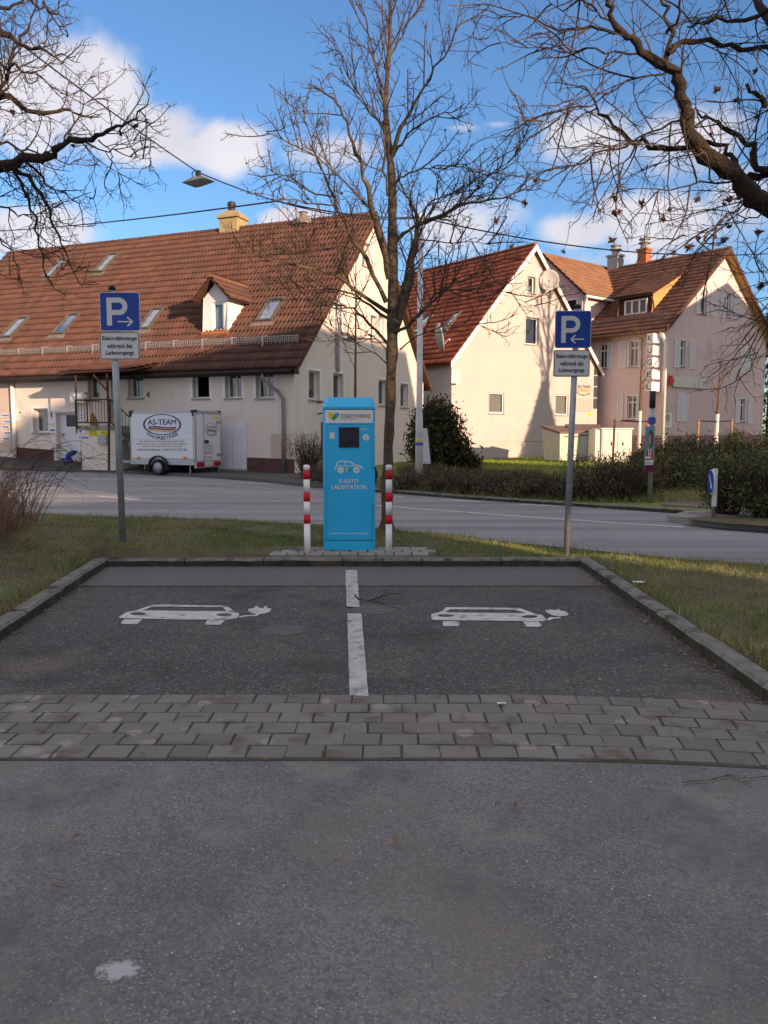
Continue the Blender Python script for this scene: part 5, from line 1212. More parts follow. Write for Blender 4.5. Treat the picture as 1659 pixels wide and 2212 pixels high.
q = rect(g3, '8', 818, 340, 884, 458); wsign(h3, q, -.03, 'panel_white', 'white information plate with a round emblem on the pink wall', [lambda o, w_, h_: MB().lathe([(.28 * w_, -.018), (.28 * w_, -.015)], 18, 'y', at=(0, 0, .66 * h_)).build('emblem', 'lgrey_print', o), bars([(.3, .34, .3), (.2, .24, .3)], 'lgrey_print', -.3)])
q = rect(g3, '8', 806, 520, 846, 580); wsign(h3, q, -.06, 'panel_white', 'small white notice low on the pink plinth', [bars([(.6, .7, .3), (.2, .45, .3)], 'plate_blue', -.3)])
# projecting light box sign, five lettered boxes
ks = [];
for k, ch in enumerate('KUGEL'):
    yt = (910, 1005, 1098, 1192, 1286)[k]; ks.append((ch, f3(px('6', 690, yt))[1], f3(px('6', 690, yt + 73))[1]))
ykc = f3(px('6', 708, 1100)); ky = hit(h3, px('6', 735, 1100), (0, 0, 0), X0).y
kroot = thing('light_box_sign', h3.matrix_basis @ Vector((-.55, .35, ks[-1][2])), 'stack of five white boxes lettered KUGEL on the corner of the pink house', 'sign', rz=A3)
z0k = ks[-1][2]
for ch, zt_, zb_ in ks:
    mb = MB(); mb.box(-.45, .40, -.22, .20, zb_ - z0k, zt_ - z0k); b = mb.build('light_box', 'panel_white', kroot)
    hL = (zt_ - zb_) * .6
    text(ch, .28, hL, 'sign_black', b, (0, 0, 0), fn=lambda a, b_, d, zz=(zt_ + zb_) / 2 - z0k: (-.45 - .005, -.01 - a, zz + b_), name='letter')
mb = MB(); mb.box(-.08, .0, -.05, .03, .02, ks[0][1] - z0k - .02); mb.box(.38, .5, -.03, .02, .3, .4); mb.box(.38, .5, -.03, .02, 2.4, 2.5); mb.build('sign_frame', 'zinc', kroot)

# ---------------------------------------------------------------- houses outside the view that shade the place
def lt(l, t): return SH * l + TV * t
def simple_house(p0, p1, half, ez, az, label, wmat, rmat, group=None):
    """ridge from p0 to p1"""
    d = Vector(p1) - Vector(p0); Lh = d.length; rz = math.atan2(d.y, d.x)
    o = thing('neighbouring_house', (p0[0], p0[1], 0), label, 'house', group, rz=rz)
    mb = MB(); mb.box(0, Lh, -half, half, -.1, ez)
    mb.add([(0, -half, ez), (0, half, ez), (0, 0, az)], [(0, 1, 2)]); mb.add([(Lh, -half, ez), (Lh, half, ez), (Lh, 0, az)], [(0, 1, 2)]); mb.build('wall', wmat, o)
    mb = MB()
    for sg in (-1, 1): mb.prism([(-.02, sg * (half + .4), ez - .4 * (az - ez) / half), (Lh + .02, sg * (half + .4), ez - .4 * (az - ez) / half), (Lh + .02, 0, az), (-.02, 0, az)], (0, 0, .18))
    mb.build('roof', 'tile1', o, tint=.4)
    for fl in range(int(ez // 2.9)):
        for i in range(int(Lh // 3)):
            for sg in (-1, 1):
                x = 1.5 + i * 3; z = .9 + fl * 2.9; mb = MB(); mb.box(x - .5, x + .5, sg * half - .03, sg * half + .03, z, z + 1.3); wn = mb.build('window', 'screen', o)
    return o
a = lt(27, -22); b = lt(27, 5.3); simple_house(a, b, 5, 8.6, 12.9, 'long cream apartment house behind the car park', 'cream', 'tile1')
a = lt(27, 5.35); b = lt(27, 7.75); simple_house(a, b, 4, 7.6, 10.2, 'low annex beside the long cream apartment house', 'whitewall', 'tile1')
a = lt(27, 7.78); o = thing('sun_blocker', (a.x, a.y, 0), 'added block out of view that shades all above the sunlit verge strip', 'light blocker', rz=math.atan2(TV.y, TV.x))  # unseen block, added so sun passes below it onto the low verge only
MB().box(0, .9, -1.2, 1.2, 8.45, 14.4).build('blocker_body', 'whitewall', o); MB().box(-.02, .92, -1.4, 1.4, 14.4, 14.7).build('roof', 'barge', o)
a = lt(25, 10.25); b = lt(16.2, 26.8); simple_house(a, b, 4.5, 13.4, 16.3, 'tall white house beyond the road bend', 'whitewall', 'tile1')
a = lt(-8, 51.6); b = lt(4, 51.6); simple_house(a, b, 7.4, 12.5, 15.6, 'broad pink house beside the shuttered pink house', 'pink', 'tile1')
# ================================================================ LAWN, ISLAND, FAR SIDE
lawn = sheet('lawn', [(-2.2, 23.2), (.4, 20.45), (2.1, 18.65), (3.9, 17.15), (6.5, 14.75), (10, 11.35), (16, 5.6), (60, 5.6), (60, 90), (-6, 90), (-6, 33)], .06, 'lawn')
mb = MB(); pts = [(-1.95, 22.6), (.4, 20.3), (2.1, 18.5), (3.9, 17.0), (6.5, 14.6), (10, 11.2)]
kf = bpy.data.objects.new('far_kerb', None); col.objects.link(kf); kf['kind'] = 'structure'
for a, b in zip(pts, pts[1:]):
    n_ = max(2, int((Vector(b) - Vector(a)).length)); d = Vector((b[0] - a[0], b[1] - a[1], 0)).normalized()
    kerb_run('k', (a[0], a[1], 0), (b[0], b[1], 0), Vector((-d.y, d.x, 0)) * .14, .09, n_, kf)
path = sheet('footpath', [G(*px('8', x, y), .07)[:2] for x, y in ((800, 1082), (1180, 1098), (1120, 985), (860, 985))], .075, 'sandy')
isl = [G(*px('8', x, y))[:2] for x, y in ((850, 1212), (1000, 1228), (1300, 1262), (1659, 1290), (2000, 1310), (2000, 1150), (1500, 1160), (1180, 1165), (1000, 1172))]
mb = MB(); mb.prism([(x, y, -.02) for x, y in isl], (0, 0, .13)); o = mb.build('traffic_island', 'slab'); o['kind'] = 'structure'
isl2 = [G(*px('8', x, y), .11)[:2] for x, y in ((960, 1185), (1300, 1225), (1659, 1250), (2000, 1270), (2000, 1165), (1500, 1170), (1150, 1172))]
sheet('island_soil', isl2, .118, 'soil')
grass('lawn_grass', 52000, (0.5, 15, 24, 50), lambda x, y: .06 if (y > lerp_pts(FARE, x) + .3) else -1, .05, .14, .012, 'lawngrass', None, 'sunlit green lawn in front of the white house', tintf=lambda x, y: .5 + .2 * vn(x, y, .6))
grass('bank_grass', 26000, (-1.5, 9, 17, 25), lambda x, y: .06 if (y > lerp_pts(FARE, x) + .2) else -1, .06, .2, .008, 'grass', None, 'rough dull grass between the shrubs beyond the road', tintf=lambda x, y: .5 + .15 * vn(x, y, .9))

# ================================================================ TRAILER
wc = px('t', 515, 1112); tg = G(*wc); AT_ = R(23)
tr = thing('box_trailer', (tg.x, tg.y, 0), 'white single axle box trailer with oval painter lettering, parked by the cream house', 'trailer', rz=-AT_)
def ts(x, y, dep=0.): return hit(tr, px('t', x, y), (0, dep, 0), Y0)
xL = ts(45, 500).x; xR = ts(1085, 500).x; zT = (ts(60, 78).z + ts(1050, 78).z) / 2; zB = (ts(60, 865).z + ts(900, 905).z) / 2
TW = hit(tr, px('t', 1495, 500), (xR, 0, 0), X0).y
c = .06
mb = MB(); mb.box(xL + c, xR - c, .001, TW - .001, zB + .02, zT - .02); body = mb.build('body', 'trailer', tr)
mb = MB(); mb.box(xL + c + .02, xR - c - .02, -.012, 0, zB + .12, zT - .10); mb.build('side_panel', 'trailer', tr)
for (x0, x1, y0_, y1_) in ((xL, xL + c, 0, c), (xR - c * 1.6, xR, -.02, c), (xR - c, xR, TW - c, TW), (xL, xL + c, TW - c, TW)):
    mb = MB(); mb.box(x0, x1, y0_, y1_, zB, zT); mb.build('corner_post', 'alu', tr)
mb = MB(); mb.box(xL, xR, -.015, c, zT - .09, zT); mb.box(xL, xR, TW - c, TW, zT - .09, zT); mb.box(xR - c, xR + .01, c, TW - c, zT - .11, zT); mb.box(xL - .01, xL + c, c, TW - c, zT - .09, zT - .0); mb.build('roof_rail', 'alu', tr)
mb = MB(); mb.box(xL, xR, -.02, .03, zB - .12, zB + .11); mb.build('sill_rail', 'alu', tr)
for (x, y) in ((xL - .01, -.03), (xR - .16, -.03), (xR - .16, TW - .14)):
    mb = MB(); mb.box(x, x + .17, y, y + .17, zT - .06, zT + .025, ch=.02); mb.box(x + (.0 if x < 0 - .5 and x < xL + .1 else .05), x + .12, y, y + .1, zT - .2, zT - .05); mb.build('corner_cap', 'black_plastic', tr)
# rear door
rb = hit(tr, px('t', 1290, 870), (xR, 0, 0), X0).z; ra = hit(tr, px('t', 1290, 985), (xR, 0, 0), X0).z
mb = MB(); mb.box(xR - .02, xR + .012, .07, TW - .07, rb, zT - .12); rd = mb.build('rear_door', 'trailer_rear', tr)
ys1 = hit(tr, px('t', 1212, 500), (xR, 0, 0), X0).y
mb = MB(); mb.tube([(xR + .04, ys1, rb - .03), (xR + .04, ys1, zT - .06)], .016, 6); mb.box(xR + .02, xR + .06, ys1 - .02, ys1 + .02, rb, rb + .06); mb.box(xR + .02, xR + .06, ys1 - .02, ys1 + .02, zT - .2, zT - .14); mb.build('lock_bar', 'alu', rd)
hzz = [hit(tr, px('t', 1470, y), (xR, 0, 0), X0).z for y in (262, 775)]
for z in hzz:
    mb = MB(); mb.box(xR + .013, xR + .04, TW - .3, TW + .02, z - .045, z + .045); mb.build('hinge', 'zinc', rd)
pz = hit(tr, px('t', 1255, 572), (xR, 0, 0), X0); mb = MB(); mb.box(xR + .013, xR + .045, pz.y - .12, pz.y + .12, pz.z - .06, pz.z + .06); mb.build('latch', 'darkiron', rd)
mb = MB(); mb.box(xR - .05, xR + .03, -.02, TW, ra, rb - .005); lb = mb.build('light_board', 'alu', tr)
for (x0, x1) in ((1105, 1195), (1378, 1465)):
    y0_ = hit(tr, px('t', x0, 935), (xR, 0, 0), X0).y; y1_ = hit(tr, px('t', x1, 935), (xR, 0, 0), X0).y
    mb = MB(); mb.box(xR + .031, xR + .09, y0_, y1_, ra + .06, rb - .05, ch=.01); mb.build('tail_light', 'red_lens', lb)
y0_ = hit(tr, px('t', 1208, 935), (xR, 0, 0), X0).y; y1_ = hit(tr, px('t', 1352, 935), (xR, 0, 0), X0).y
mb = MB(); mb.box(xR + .031, xR + .045, y0_, y1_, ra + .08, ra + .21); npz = mb.build('number_plate', 'panel_white', lb)
text('S AS 224', (y1_ - y0_) * .78, .075, 'sign_black', npz, (0, 0, 0), fn=lambda a, b, d: (xR + .047, (y0_ + y1_) / 2 + a + .02, ra + .145 + b))
mb = MB(); mb.box(xR + .0455, xR + .047, y0_, y0_ + .05, ra + .085, ra + .205); mb.build('plate_band', 'plate_blue', npz)
# lettering on the side
oc = ts(556, 298); o1 = ts(252, 298); o2 = ts(862, 298); ot = ts(556, 130); ob_ = ts(556, 466)
oval_logo(body, lambda a, b, d: (oc.x + a, -.0155 + d * .3, (ot.z + ob_.z) / 2 + b), o2.x - o1.x, ot.z - ob_.z)
mb = MB(); z = ts(560, 542).z; x0 = ts(75, 540).x; x1 = ts(1025, 545).x; mb.box(x0, x1, -.0165, -.0125, z - .006, z + .006); mb.build('rule_line', 'lgrey_print', body)
mb = MB()
for (yy, xa_, xb_) in ((568, 190, 932), (608, 155, 962), (645, 240, 872)):
    x = ts(xa_, yy).x; xe = ts(xb_, yy).x; z = ts(556, yy).z
    while x < xe: l = random.uniform(.08, .3); mb.box(x, min(x + l, xe), -.0165, -.0125, z - .022, z + .022); x += l + .04
mb.build('service_lines', 'lgrey_print', body)
z = ts(556, 697).z; x0 = ts(158, 697).x; x1 = ts(960, 697).x
text('www.as-team-almaca.de • Telefon: 0711 78 26 209', x1 - x0, .085, 'grey_print', body, ((x0 + x1) / 2, -.0135, z))
oc2 = hit(tr, px('t', 1342, 362), (xR, 0, 0), X0); w2_ = hit(tr, px('t', 1447, 362), (xR, 0, 0), X0).y - hit(tr, px('t', 1237, 362), (xR, 0, 0), X0).y; hh2 = hit(tr, px('t', 1342, 272), (xR, 0, 0), X0).z - hit(tr, px('t', 1342, 450), (xR, 0, 0), X0).z
oval_logo(rd, lambda a, b, d: (xR + .0145, oc2.y + a, oc2.z + b), w2_, hh2, lw=.03)
mb = MB()
for yy in (628, 655, 685, 720, 745, 770, 815, 840):
    q0 = hit(tr, px('t', 1232, yy), (xR, 0, 0), X0); q1 = hit(tr, px('t', 1232 + random.choice((90, 120, 140)), yy), (xR, 0, 0), X0); mb.box(xR + .0125, xR + .0145, q0.y, q1.y, q0.z - .018, q0.z + .018)
mb.build('address_lines', 'lgrey_print', rd)
q0 = hit(tr, px('t', 1422, 194), (xR, 0, 0), X0); mb = MB(); mb.box(xR + .0125, xR + .015, q0.y - .12, q0.y + .12, q0.z - .04, q0.z + .04); mb.build('maker_badge', 'yellow_print', rd)
# running gear
wz_ = ts(515, 985).z; wr = .30; wx = ts(515, 985).x
for (y0_, sgn) in ((-.02, -1), (TW + .02, 1)):
    mb = MB(); t0 = .20
    prof = [(.19, .07), (.195, .0), (.25, -.004), (.285, .015), (.30, .05), (.30, .15), (.285, .185), (.25, .2), (.195, .2), (.19, .13)]
    mb.lathe([(r_, h_ - .1) for r_, h_ in prof], 28, 'y', at=(0, 0, 0)); wv_ = mb.build('wheel', 'rubber', tr, True); wv_.location = (wx, y0_ + .02 * sgn + .02, wr - .005)
    mb = MB(); prof = [(.20, -.095), (.195, -.06), (.15, -.05), (.12, -.07), (.06, -.075), (.05, -.11), (.001, -.115)]
    mb.lathe([(r_, -sgn * h_) for r_, h_ in prof], 24, 'y'); mb.build('rim', 'rim', wv_, True)
    m2 = MB()
    for i in range(8): t = 2 * math.pi * i / 8; m2.lathe([(.018, -.078), (.018, -.062)], 8, 'y', at=(.135 * math.cos(t), 0, .135 * math.sin(t)))
    m2.build('rim_hole', 'darkiron', wv_)
    mb = MB(); vs = []; nn_ = 14
    for i in range(nn_ + 1):
        t = math.pi * (-.08 + 1.16 * i / nn_)
        for (r_, yy) in ((.40, -.13), (.43, -.12), (.43, .13), (.40, .13)): vs.append((wx + r_ * math.cos(t), y0_ + yy, wr + .0 + r_ * math.sin(t)))
    mb.add(vs, [(4 * i + j, 4 * i + 4 + j, 4 * i + 4 + (j + 1) % 4, 4 * i + (j + 1) % 4) for i in range(nn_) for j in range(4)])
    vs = [(wx, y0_ - .12, wr)] 
    mb.build('mudguard', 'black_plastic', tr, True)
mb = MB(); mb.tube([(wx, 0, wr), (wx, TW, wr)], .04, 8); mb.box(xL + .1, xR - .1, .15, .25, zB - .12, zB); mb.box(xL + .1, xR - .1, TW - .25, TW - .15, zB - .12, zB); mb.build('chassis', 'darkiron', tr)
mb = MB(); mb.box(xL - 1.15, xL + .3, TW / 2 - .06, TW / 2 + .06, zB - .12, zB - .01); mb.add([(xL - .9, TW / 2, zB - .1), (xL + .2, .1, zB - .1), (xL + .2, .2, zB - .02), (xL - .85, TW / 2 + .1, zB - .02)], [(0, 1, 2, 3)]); mb.build('drawbar', 'zinc', tr)
mb = MB(); jx = ts(95, 1000).x; mb.tube([(jx, TW / 2 - .12, zB + .3), (jx, TW / 2 - .12, .16)], .028, 8); jk = mb.build('jockey_stand', 'zinc', tr)
mb = MB(); mb.lathe([(.10, -.03), (.12, -.02), (.12, .02), (.10, .03)], 16, 'y', at=(jx + .1, TW / 2 - .12, .12)); mb.build('jockey_wheel', 'rubber', jk, True)
for (xx, yv, dep) in ((985, 1150, .05), (1418, 1150, TW - .1)):
    x = xR - .28 if dep < .5 else xR - .05; mb = MB(); mb.tube([(x, dep, zB - .05), (x, dep, .02)], .026, 8); mb.box(x - .06, x + .06, dep - .06, dep + .06, .0, .02); mb.build('support_leg', 'zinc', tr)
for xx in (185, 928):
    q0 = ts(xx, 835); mb = MB(); mb.box(q0.x - .07, q0.x + .07, -.04, -.021, q0.z - .045, q0.z + .045); mb.build('side_reflector', 'orange_lens', tr)

# ================================================================ CHARGING STATION AND BOLLARDS
zpad = .135
def AZp(p, z): return G(*p, z)
cb = G(753, 1188, zpad); CY0 = cb.y
ch = thing('charging_station', (cb.x, CY0, zpad), 'tall blue charging column between two red and white bollards', 'charging station')
def cz(p): q = hit(ch, p, (0, 0, 0), Y0); return q
def cd(x, y): return cz(px('d', x, y))
hw = (cd(978, 1200).x - cd(330, 1200).x) / 2; xc = (cd(978, 1200).x + cd(330, 1200).x) / 2; fw_ = hw - .045; DPC = .42
ztb = cd(650, 300).z; ztt = cd(650, 147).z; zks = cd(650, 1935).z
def plan(z, k=0., front=0., ch_=.045): return [(xc - fw_ + k, front, z), (xc + fw_ - k, front, z), (xc + hw - k, .05 + front, z), (xc + hw - k, DPC - k, z), (xc - hw + k, DPC - k, z), (xc - hw + k, .05 + front, z)]
def loft(rings, cap=True):
    mb = MB(); n_ = len(rings[0]); vs = [p for r_ in rings for p in r_]; fs = []
    for i in range(len(rings) - 1):
        for j in range(n_): fs.append((i * n_ + j, i * n_ + (j + 1) % n_, (i + 1) * n_ + (j + 1) % n_, (i + 1) * n_ + j))
    if cap: fs += [tuple(range(n_ - 1, -1, -1)), tuple((len(rings) - 1) * n_ + j for j in range(n_))]
    return mb.add(vs, fs)
loft([plan(zks + .004), plan(ztb - .006)]).build('body', 'blue', ch); bd = ch.children[0]
loft([plan(zks - .006, .006, .004), plan(zks + .006, .006, .004)]).build('shadow_gap', 'black_plastic', ch)
loft([plan(ztb - .008, .006, .004), plan(ztb + .006, .006, .004)]).build('shadow_gap', 'black_plastic', ch)
loft([plan(.0), plan(zks - .004)]).build('base_skirt', 'blue', ch)
loft([plan(ztb + .004, -.004), plan(ztb + .03, -.004), [(x + (.03 if x < xc else -.03), y + (.10 if y < .1 else -.06), ztt) for x, y, z in plan(0)]]).build('cap', 'blue', ch)
def cbox(x0, y0, x1, y1, d0, d1, name, mat, par=None, ch_=0.):
    a = cd(x0, y1); b = cd(x1, y0); mb = MB(); mb.box(a.x, b.x, -d1, -d0, a.z, b.z); return mb.build(name, mat, par or ch)
sp = cbox(362, 308, 955, 470, .001, .004, 'name_panel', 'panel_white')
cl_ = lambda pts, dep: [Vector((cd(x, y).x, -dep, cd(x, y).z)) for x, y in pts]
def cshape(pts, mat, par, dep=.007, name='logo_shape'):
    mb = MB(); mb.poly([cl_(pts, dep)]); return mb.build(name, mat, par)
def curve_leaf(p0, p1, p2, p3, p4, p5):
    def bz(a, b, c, n=8): return [((1 - t) ** 2 * a[0] + 2 * t * (1 - t) * b[0] + t * t * c[0], (1 - t) ** 2 * a[1] + 2 * t * (1 - t) * b[1] + t * t * c[1]) for t in [i / n for i in range(n)]]
    return bz(p0, p1, p2) + bz(p2, p3, p4) + [p4, p5]
cshape([(396, 340), (430, 338), (452, 348), (465, 372), (480, 352), (500, 400), (470, 430), (440, 426), (412, 402), (398, 375)], 'yellow_print', sp)
cshape([(480, 350), (505, 343), (535, 345), (532, 372), (515, 396), (490, 420), (478, 430), (462, 428), (452, 405), (462, 378)], 'cyan_print', sp, .0085)
cshape([(442, 412), (455, 390), (472, 372), (492, 375), (508, 398), (490, 420), (474, 430), (452, 430)], 'green_print', sp, .010)
def ctext(s, x0, y0, x1, y1, mat, par, dep=.0045):
    a = cd(x0, y1); b = cd(x1, y0); text(s, b.x - a.x, b.z - a.z, mat, par, ((a.x + b.x) / 2, -dep, (a.z + b.z) / 2))
ctext('STADTWERKE', 553, 362, 925, 404, 'grey_print', sp); bold = False; ctext('STUTTGART', 551, 410, 775, 434, 'lgrey_print', sp); bold = True
ds = cbox(532, 524, 781, 775, .001, .012, 'display_bezel', 'black_plastic'); cbox(565, 592, 765, 712, .0125, .015, 'screen', 'screen', ds)
cbox(416, 588, 480, 668, .001, .004, 'card_reader', 'sign_white'); cbox(424, 612, 472, 640, .0045, .006, 'card_symbol', 'panel_white')
c = cd(867, 650); rr = (cd(905, 650).x - cd(829, 650).x) / 2; mb = MB(); mb.lathe([(rr, -.005), (rr, -.001)], 24, 'y', at=(c.x, 0, c.z)); ib = mb.build('info_disc', 'panel_white', ch)
ctext('i', 858, 625, 876, 675, 'lgrey_print', ib, .0065)
mb = MB(); a = cd(800, 548)
for k in range(5): mb.box(a.x + k * .017, a.x + k * .017 + .012, -.003, -.001, a.z - .006, a.z + .006)
mb.build('hint_print', 'white_print', ch)
# car pictogram
def cline(pts, wd, mat='white_print', name='car_pictogram'):
    mb = MB(); P_ = [cd(x, y) for x, y in pts]; vs = []
    for i, p in enumerate(P_):
        d = (P_[min(i + 1, len(P_) - 1)] - P_[max(i - 1, 0)]).normalized(); n_ = Vector((-d.z, 0, d.x))
        vs += [p + n_ * wd / 2 + Vector((0, -.002, 0)), p - n_ * wd / 2 + Vector((0, -.002, 0))]
    mb.add(vs, [(2 * i, 2 * i + 2, 2 * i + 3, 2 * i + 1) for i in range(len(P_) - 1)]); mb.build(name, mat, ch)
cline([(480, 1042), (495, 1018), (515, 965), (528, 952), (600, 948), (665, 950), (690, 965), (725, 995), (780, 1003), (810, 1018), (826, 1042)], .014)
cline([(520, 1003), (600, 1006), (700, 1005), (740, 1003)], .008); cline([(610, 950), (612, 1006)], .009)
for (x, s_) in ((553, '-'), (749, '+')):
    c = cd(x, 1057); rr = (cd(592, 1057).x - cd(514, 1057).x) / 2; mb = MB(); mb.lathe([(rr, -.0035), (rr, -.001)], 22, 'y', at=(c.x, 0, c.z)); wd_ = mb.build('wheel_disc', 'panel_white', ch)
    m2 = MB(); m2.box(c.x - rr * .6, c.x + rr * .6, -.006, -.004, c.z - .004, c.z + .004)
    if s_ == '+': m2.box(c.x - .004, c.x + .004, -.0065, -.0045, c.z - rr * .6, c.z + rr * .6)
    m2.build('sign_mark', 'lgrey_print', wd_)
cshape([(610, 1030), (640, 1034), (652, 1050), (648, 1078), (625, 1066)], 'yellow_print', ch, .003); cshape([(652, 1048), (668, 1034), (685, 1036), (680, 1060), (655, 1078)], 'cyan_print', ch, .003); cshape([(640, 1060), (655, 1048), (664, 1062), (655, 1078), (645, 1078)], 'green_print', ch, .0045)
ctext('E-AUTO', 540, 1170, 770, 1220, 'white_print', ch, .002); ctext('LADESTATION', 443, 1243, 872, 1294, 'white_print', ch, .002)
mb = MB(); a = cd(425, 1848); b = cd(872, 1838); x = a.x
while x < b.x: l = random.uniform(.012, .05); mb.box(x, x + l, -.002, -.0005, a.z, a.z + .008); x += l + .006
mb.build('small_print', 'white_print', ch)
mb = MB(); zA = cd(0, 490).z; zBq = cd(0, 1915).z
for xx in (cd(372, 900).x, cd(945, 900).x): mb.box(xx - .0012, xx + .0012, -.0012, -.0002, zBq, zA)
for zz in (zA, zBq): mb.box(cd(372, 900).x, cd(945, 900).x, -.0011, -.0003, zz - .0012, zz + .0012)
mb.build('door_seam', 'black_plastic', ch)
for zf in (.35, .8): mb = MB(); mb.lathe([(.009, -.004), (.009, -.0005)], 12, 'y', at=(cd(388, 900).x, 0, zBq + (zA - zBq) * zf)); mb.build('door_lock', 'zinc', ch)
# socket recess on the right side
q0 = cd(905, 1045); q1 = cd(988, 1225); mb = MB(); mb.box(xc + fw_ - .06, xc + hw + .001, -.002, .0, cd(0, 1480).z, q0.z); mb.build('side_flap', 'blue', ch)
mb = MB(); mb.box(xc + hw - .005, xc + hw + .018, .03, .3, q1.z, cd(0, 1022).z, ch=.005); sk = mb.build('socket_housing', 'black_plastic', ch)
mb = MB(); mb.lathe([(.045, .0), (.045, .02), (.03, .022)], 16, 'x', at=(xc + hw + .012, .16, (q1.z + cd(0, 1022).z) / 2)); mb.build('socket', 'darkiron', sk)
for (pxx, pyt, pyb, lab) in ((664, 1004, 1195, 'red and white banded bollard on the left of the blue charging column'), (840, 1004, 1196, 'red and white banded bollard on the right of the blue charging column')):
    b0 = G(pxx, pyb, zpad - .005); b = thing('bollard', b0, lab, 'bollard', 'bollards guarding the charging column')
    ht = hit(b, (pxx, pyt), (0, 0, 0), Y0).z; r_ = .038
    bands = [0, .34, .445, .59, .695, .84, .945, 1.]            # fractions of height where colour changes
    bands = [0, .338, .443, .588, .694, .838, .943, 1.0]
    for i in range(7):
        mb = MB(); z0, z1 = bands[i] * ht, bands[i + 1] * ht; rr = r_ + (.0008 if i % 2 else 0)
        prof = [(rr, z0), (rr, z1 - (.012 if i == 6 else 0))]
        if i == 6: prof += [(rr * .8, z1 - .002), (rr * .3, z1)]
        mb.lathe(prof, 20); mb.build('red_band' if i % 2 else 'white_tube', 'red_refl' if i % 2 else 'bollard_white', b, True)
# paved pad
pad = bpy.data.objects.new('paved_pad', None); col.objects.link(pad); pad['kind'] = 'structure'
pd0 = G(577, 1200, zpad); pd1 = G(930, 1200, zpad); yb = Y_KB + .15
nxp = 9; xw_ = (pd1.x - pd0.x) / nxp
for j in range(3):
    for i in range(-1, nxp):
        x0 = pd0.x + (i + (j % 2) * .5) * xw_; x1 = x0 + xw_ - .01
        if x0 < pd0.x - .03: x0 = pd0.x
        if x1 - x0 < .05: continue
        mb = MB(); mb.box(x0 + .004, x1, yb + j * .2 + .004, yb + j * .2 + .192, -.03, zpad - .004 + random.uniform(-.003, .003), ch=.006); mb.build('slab', 'slab', pad)

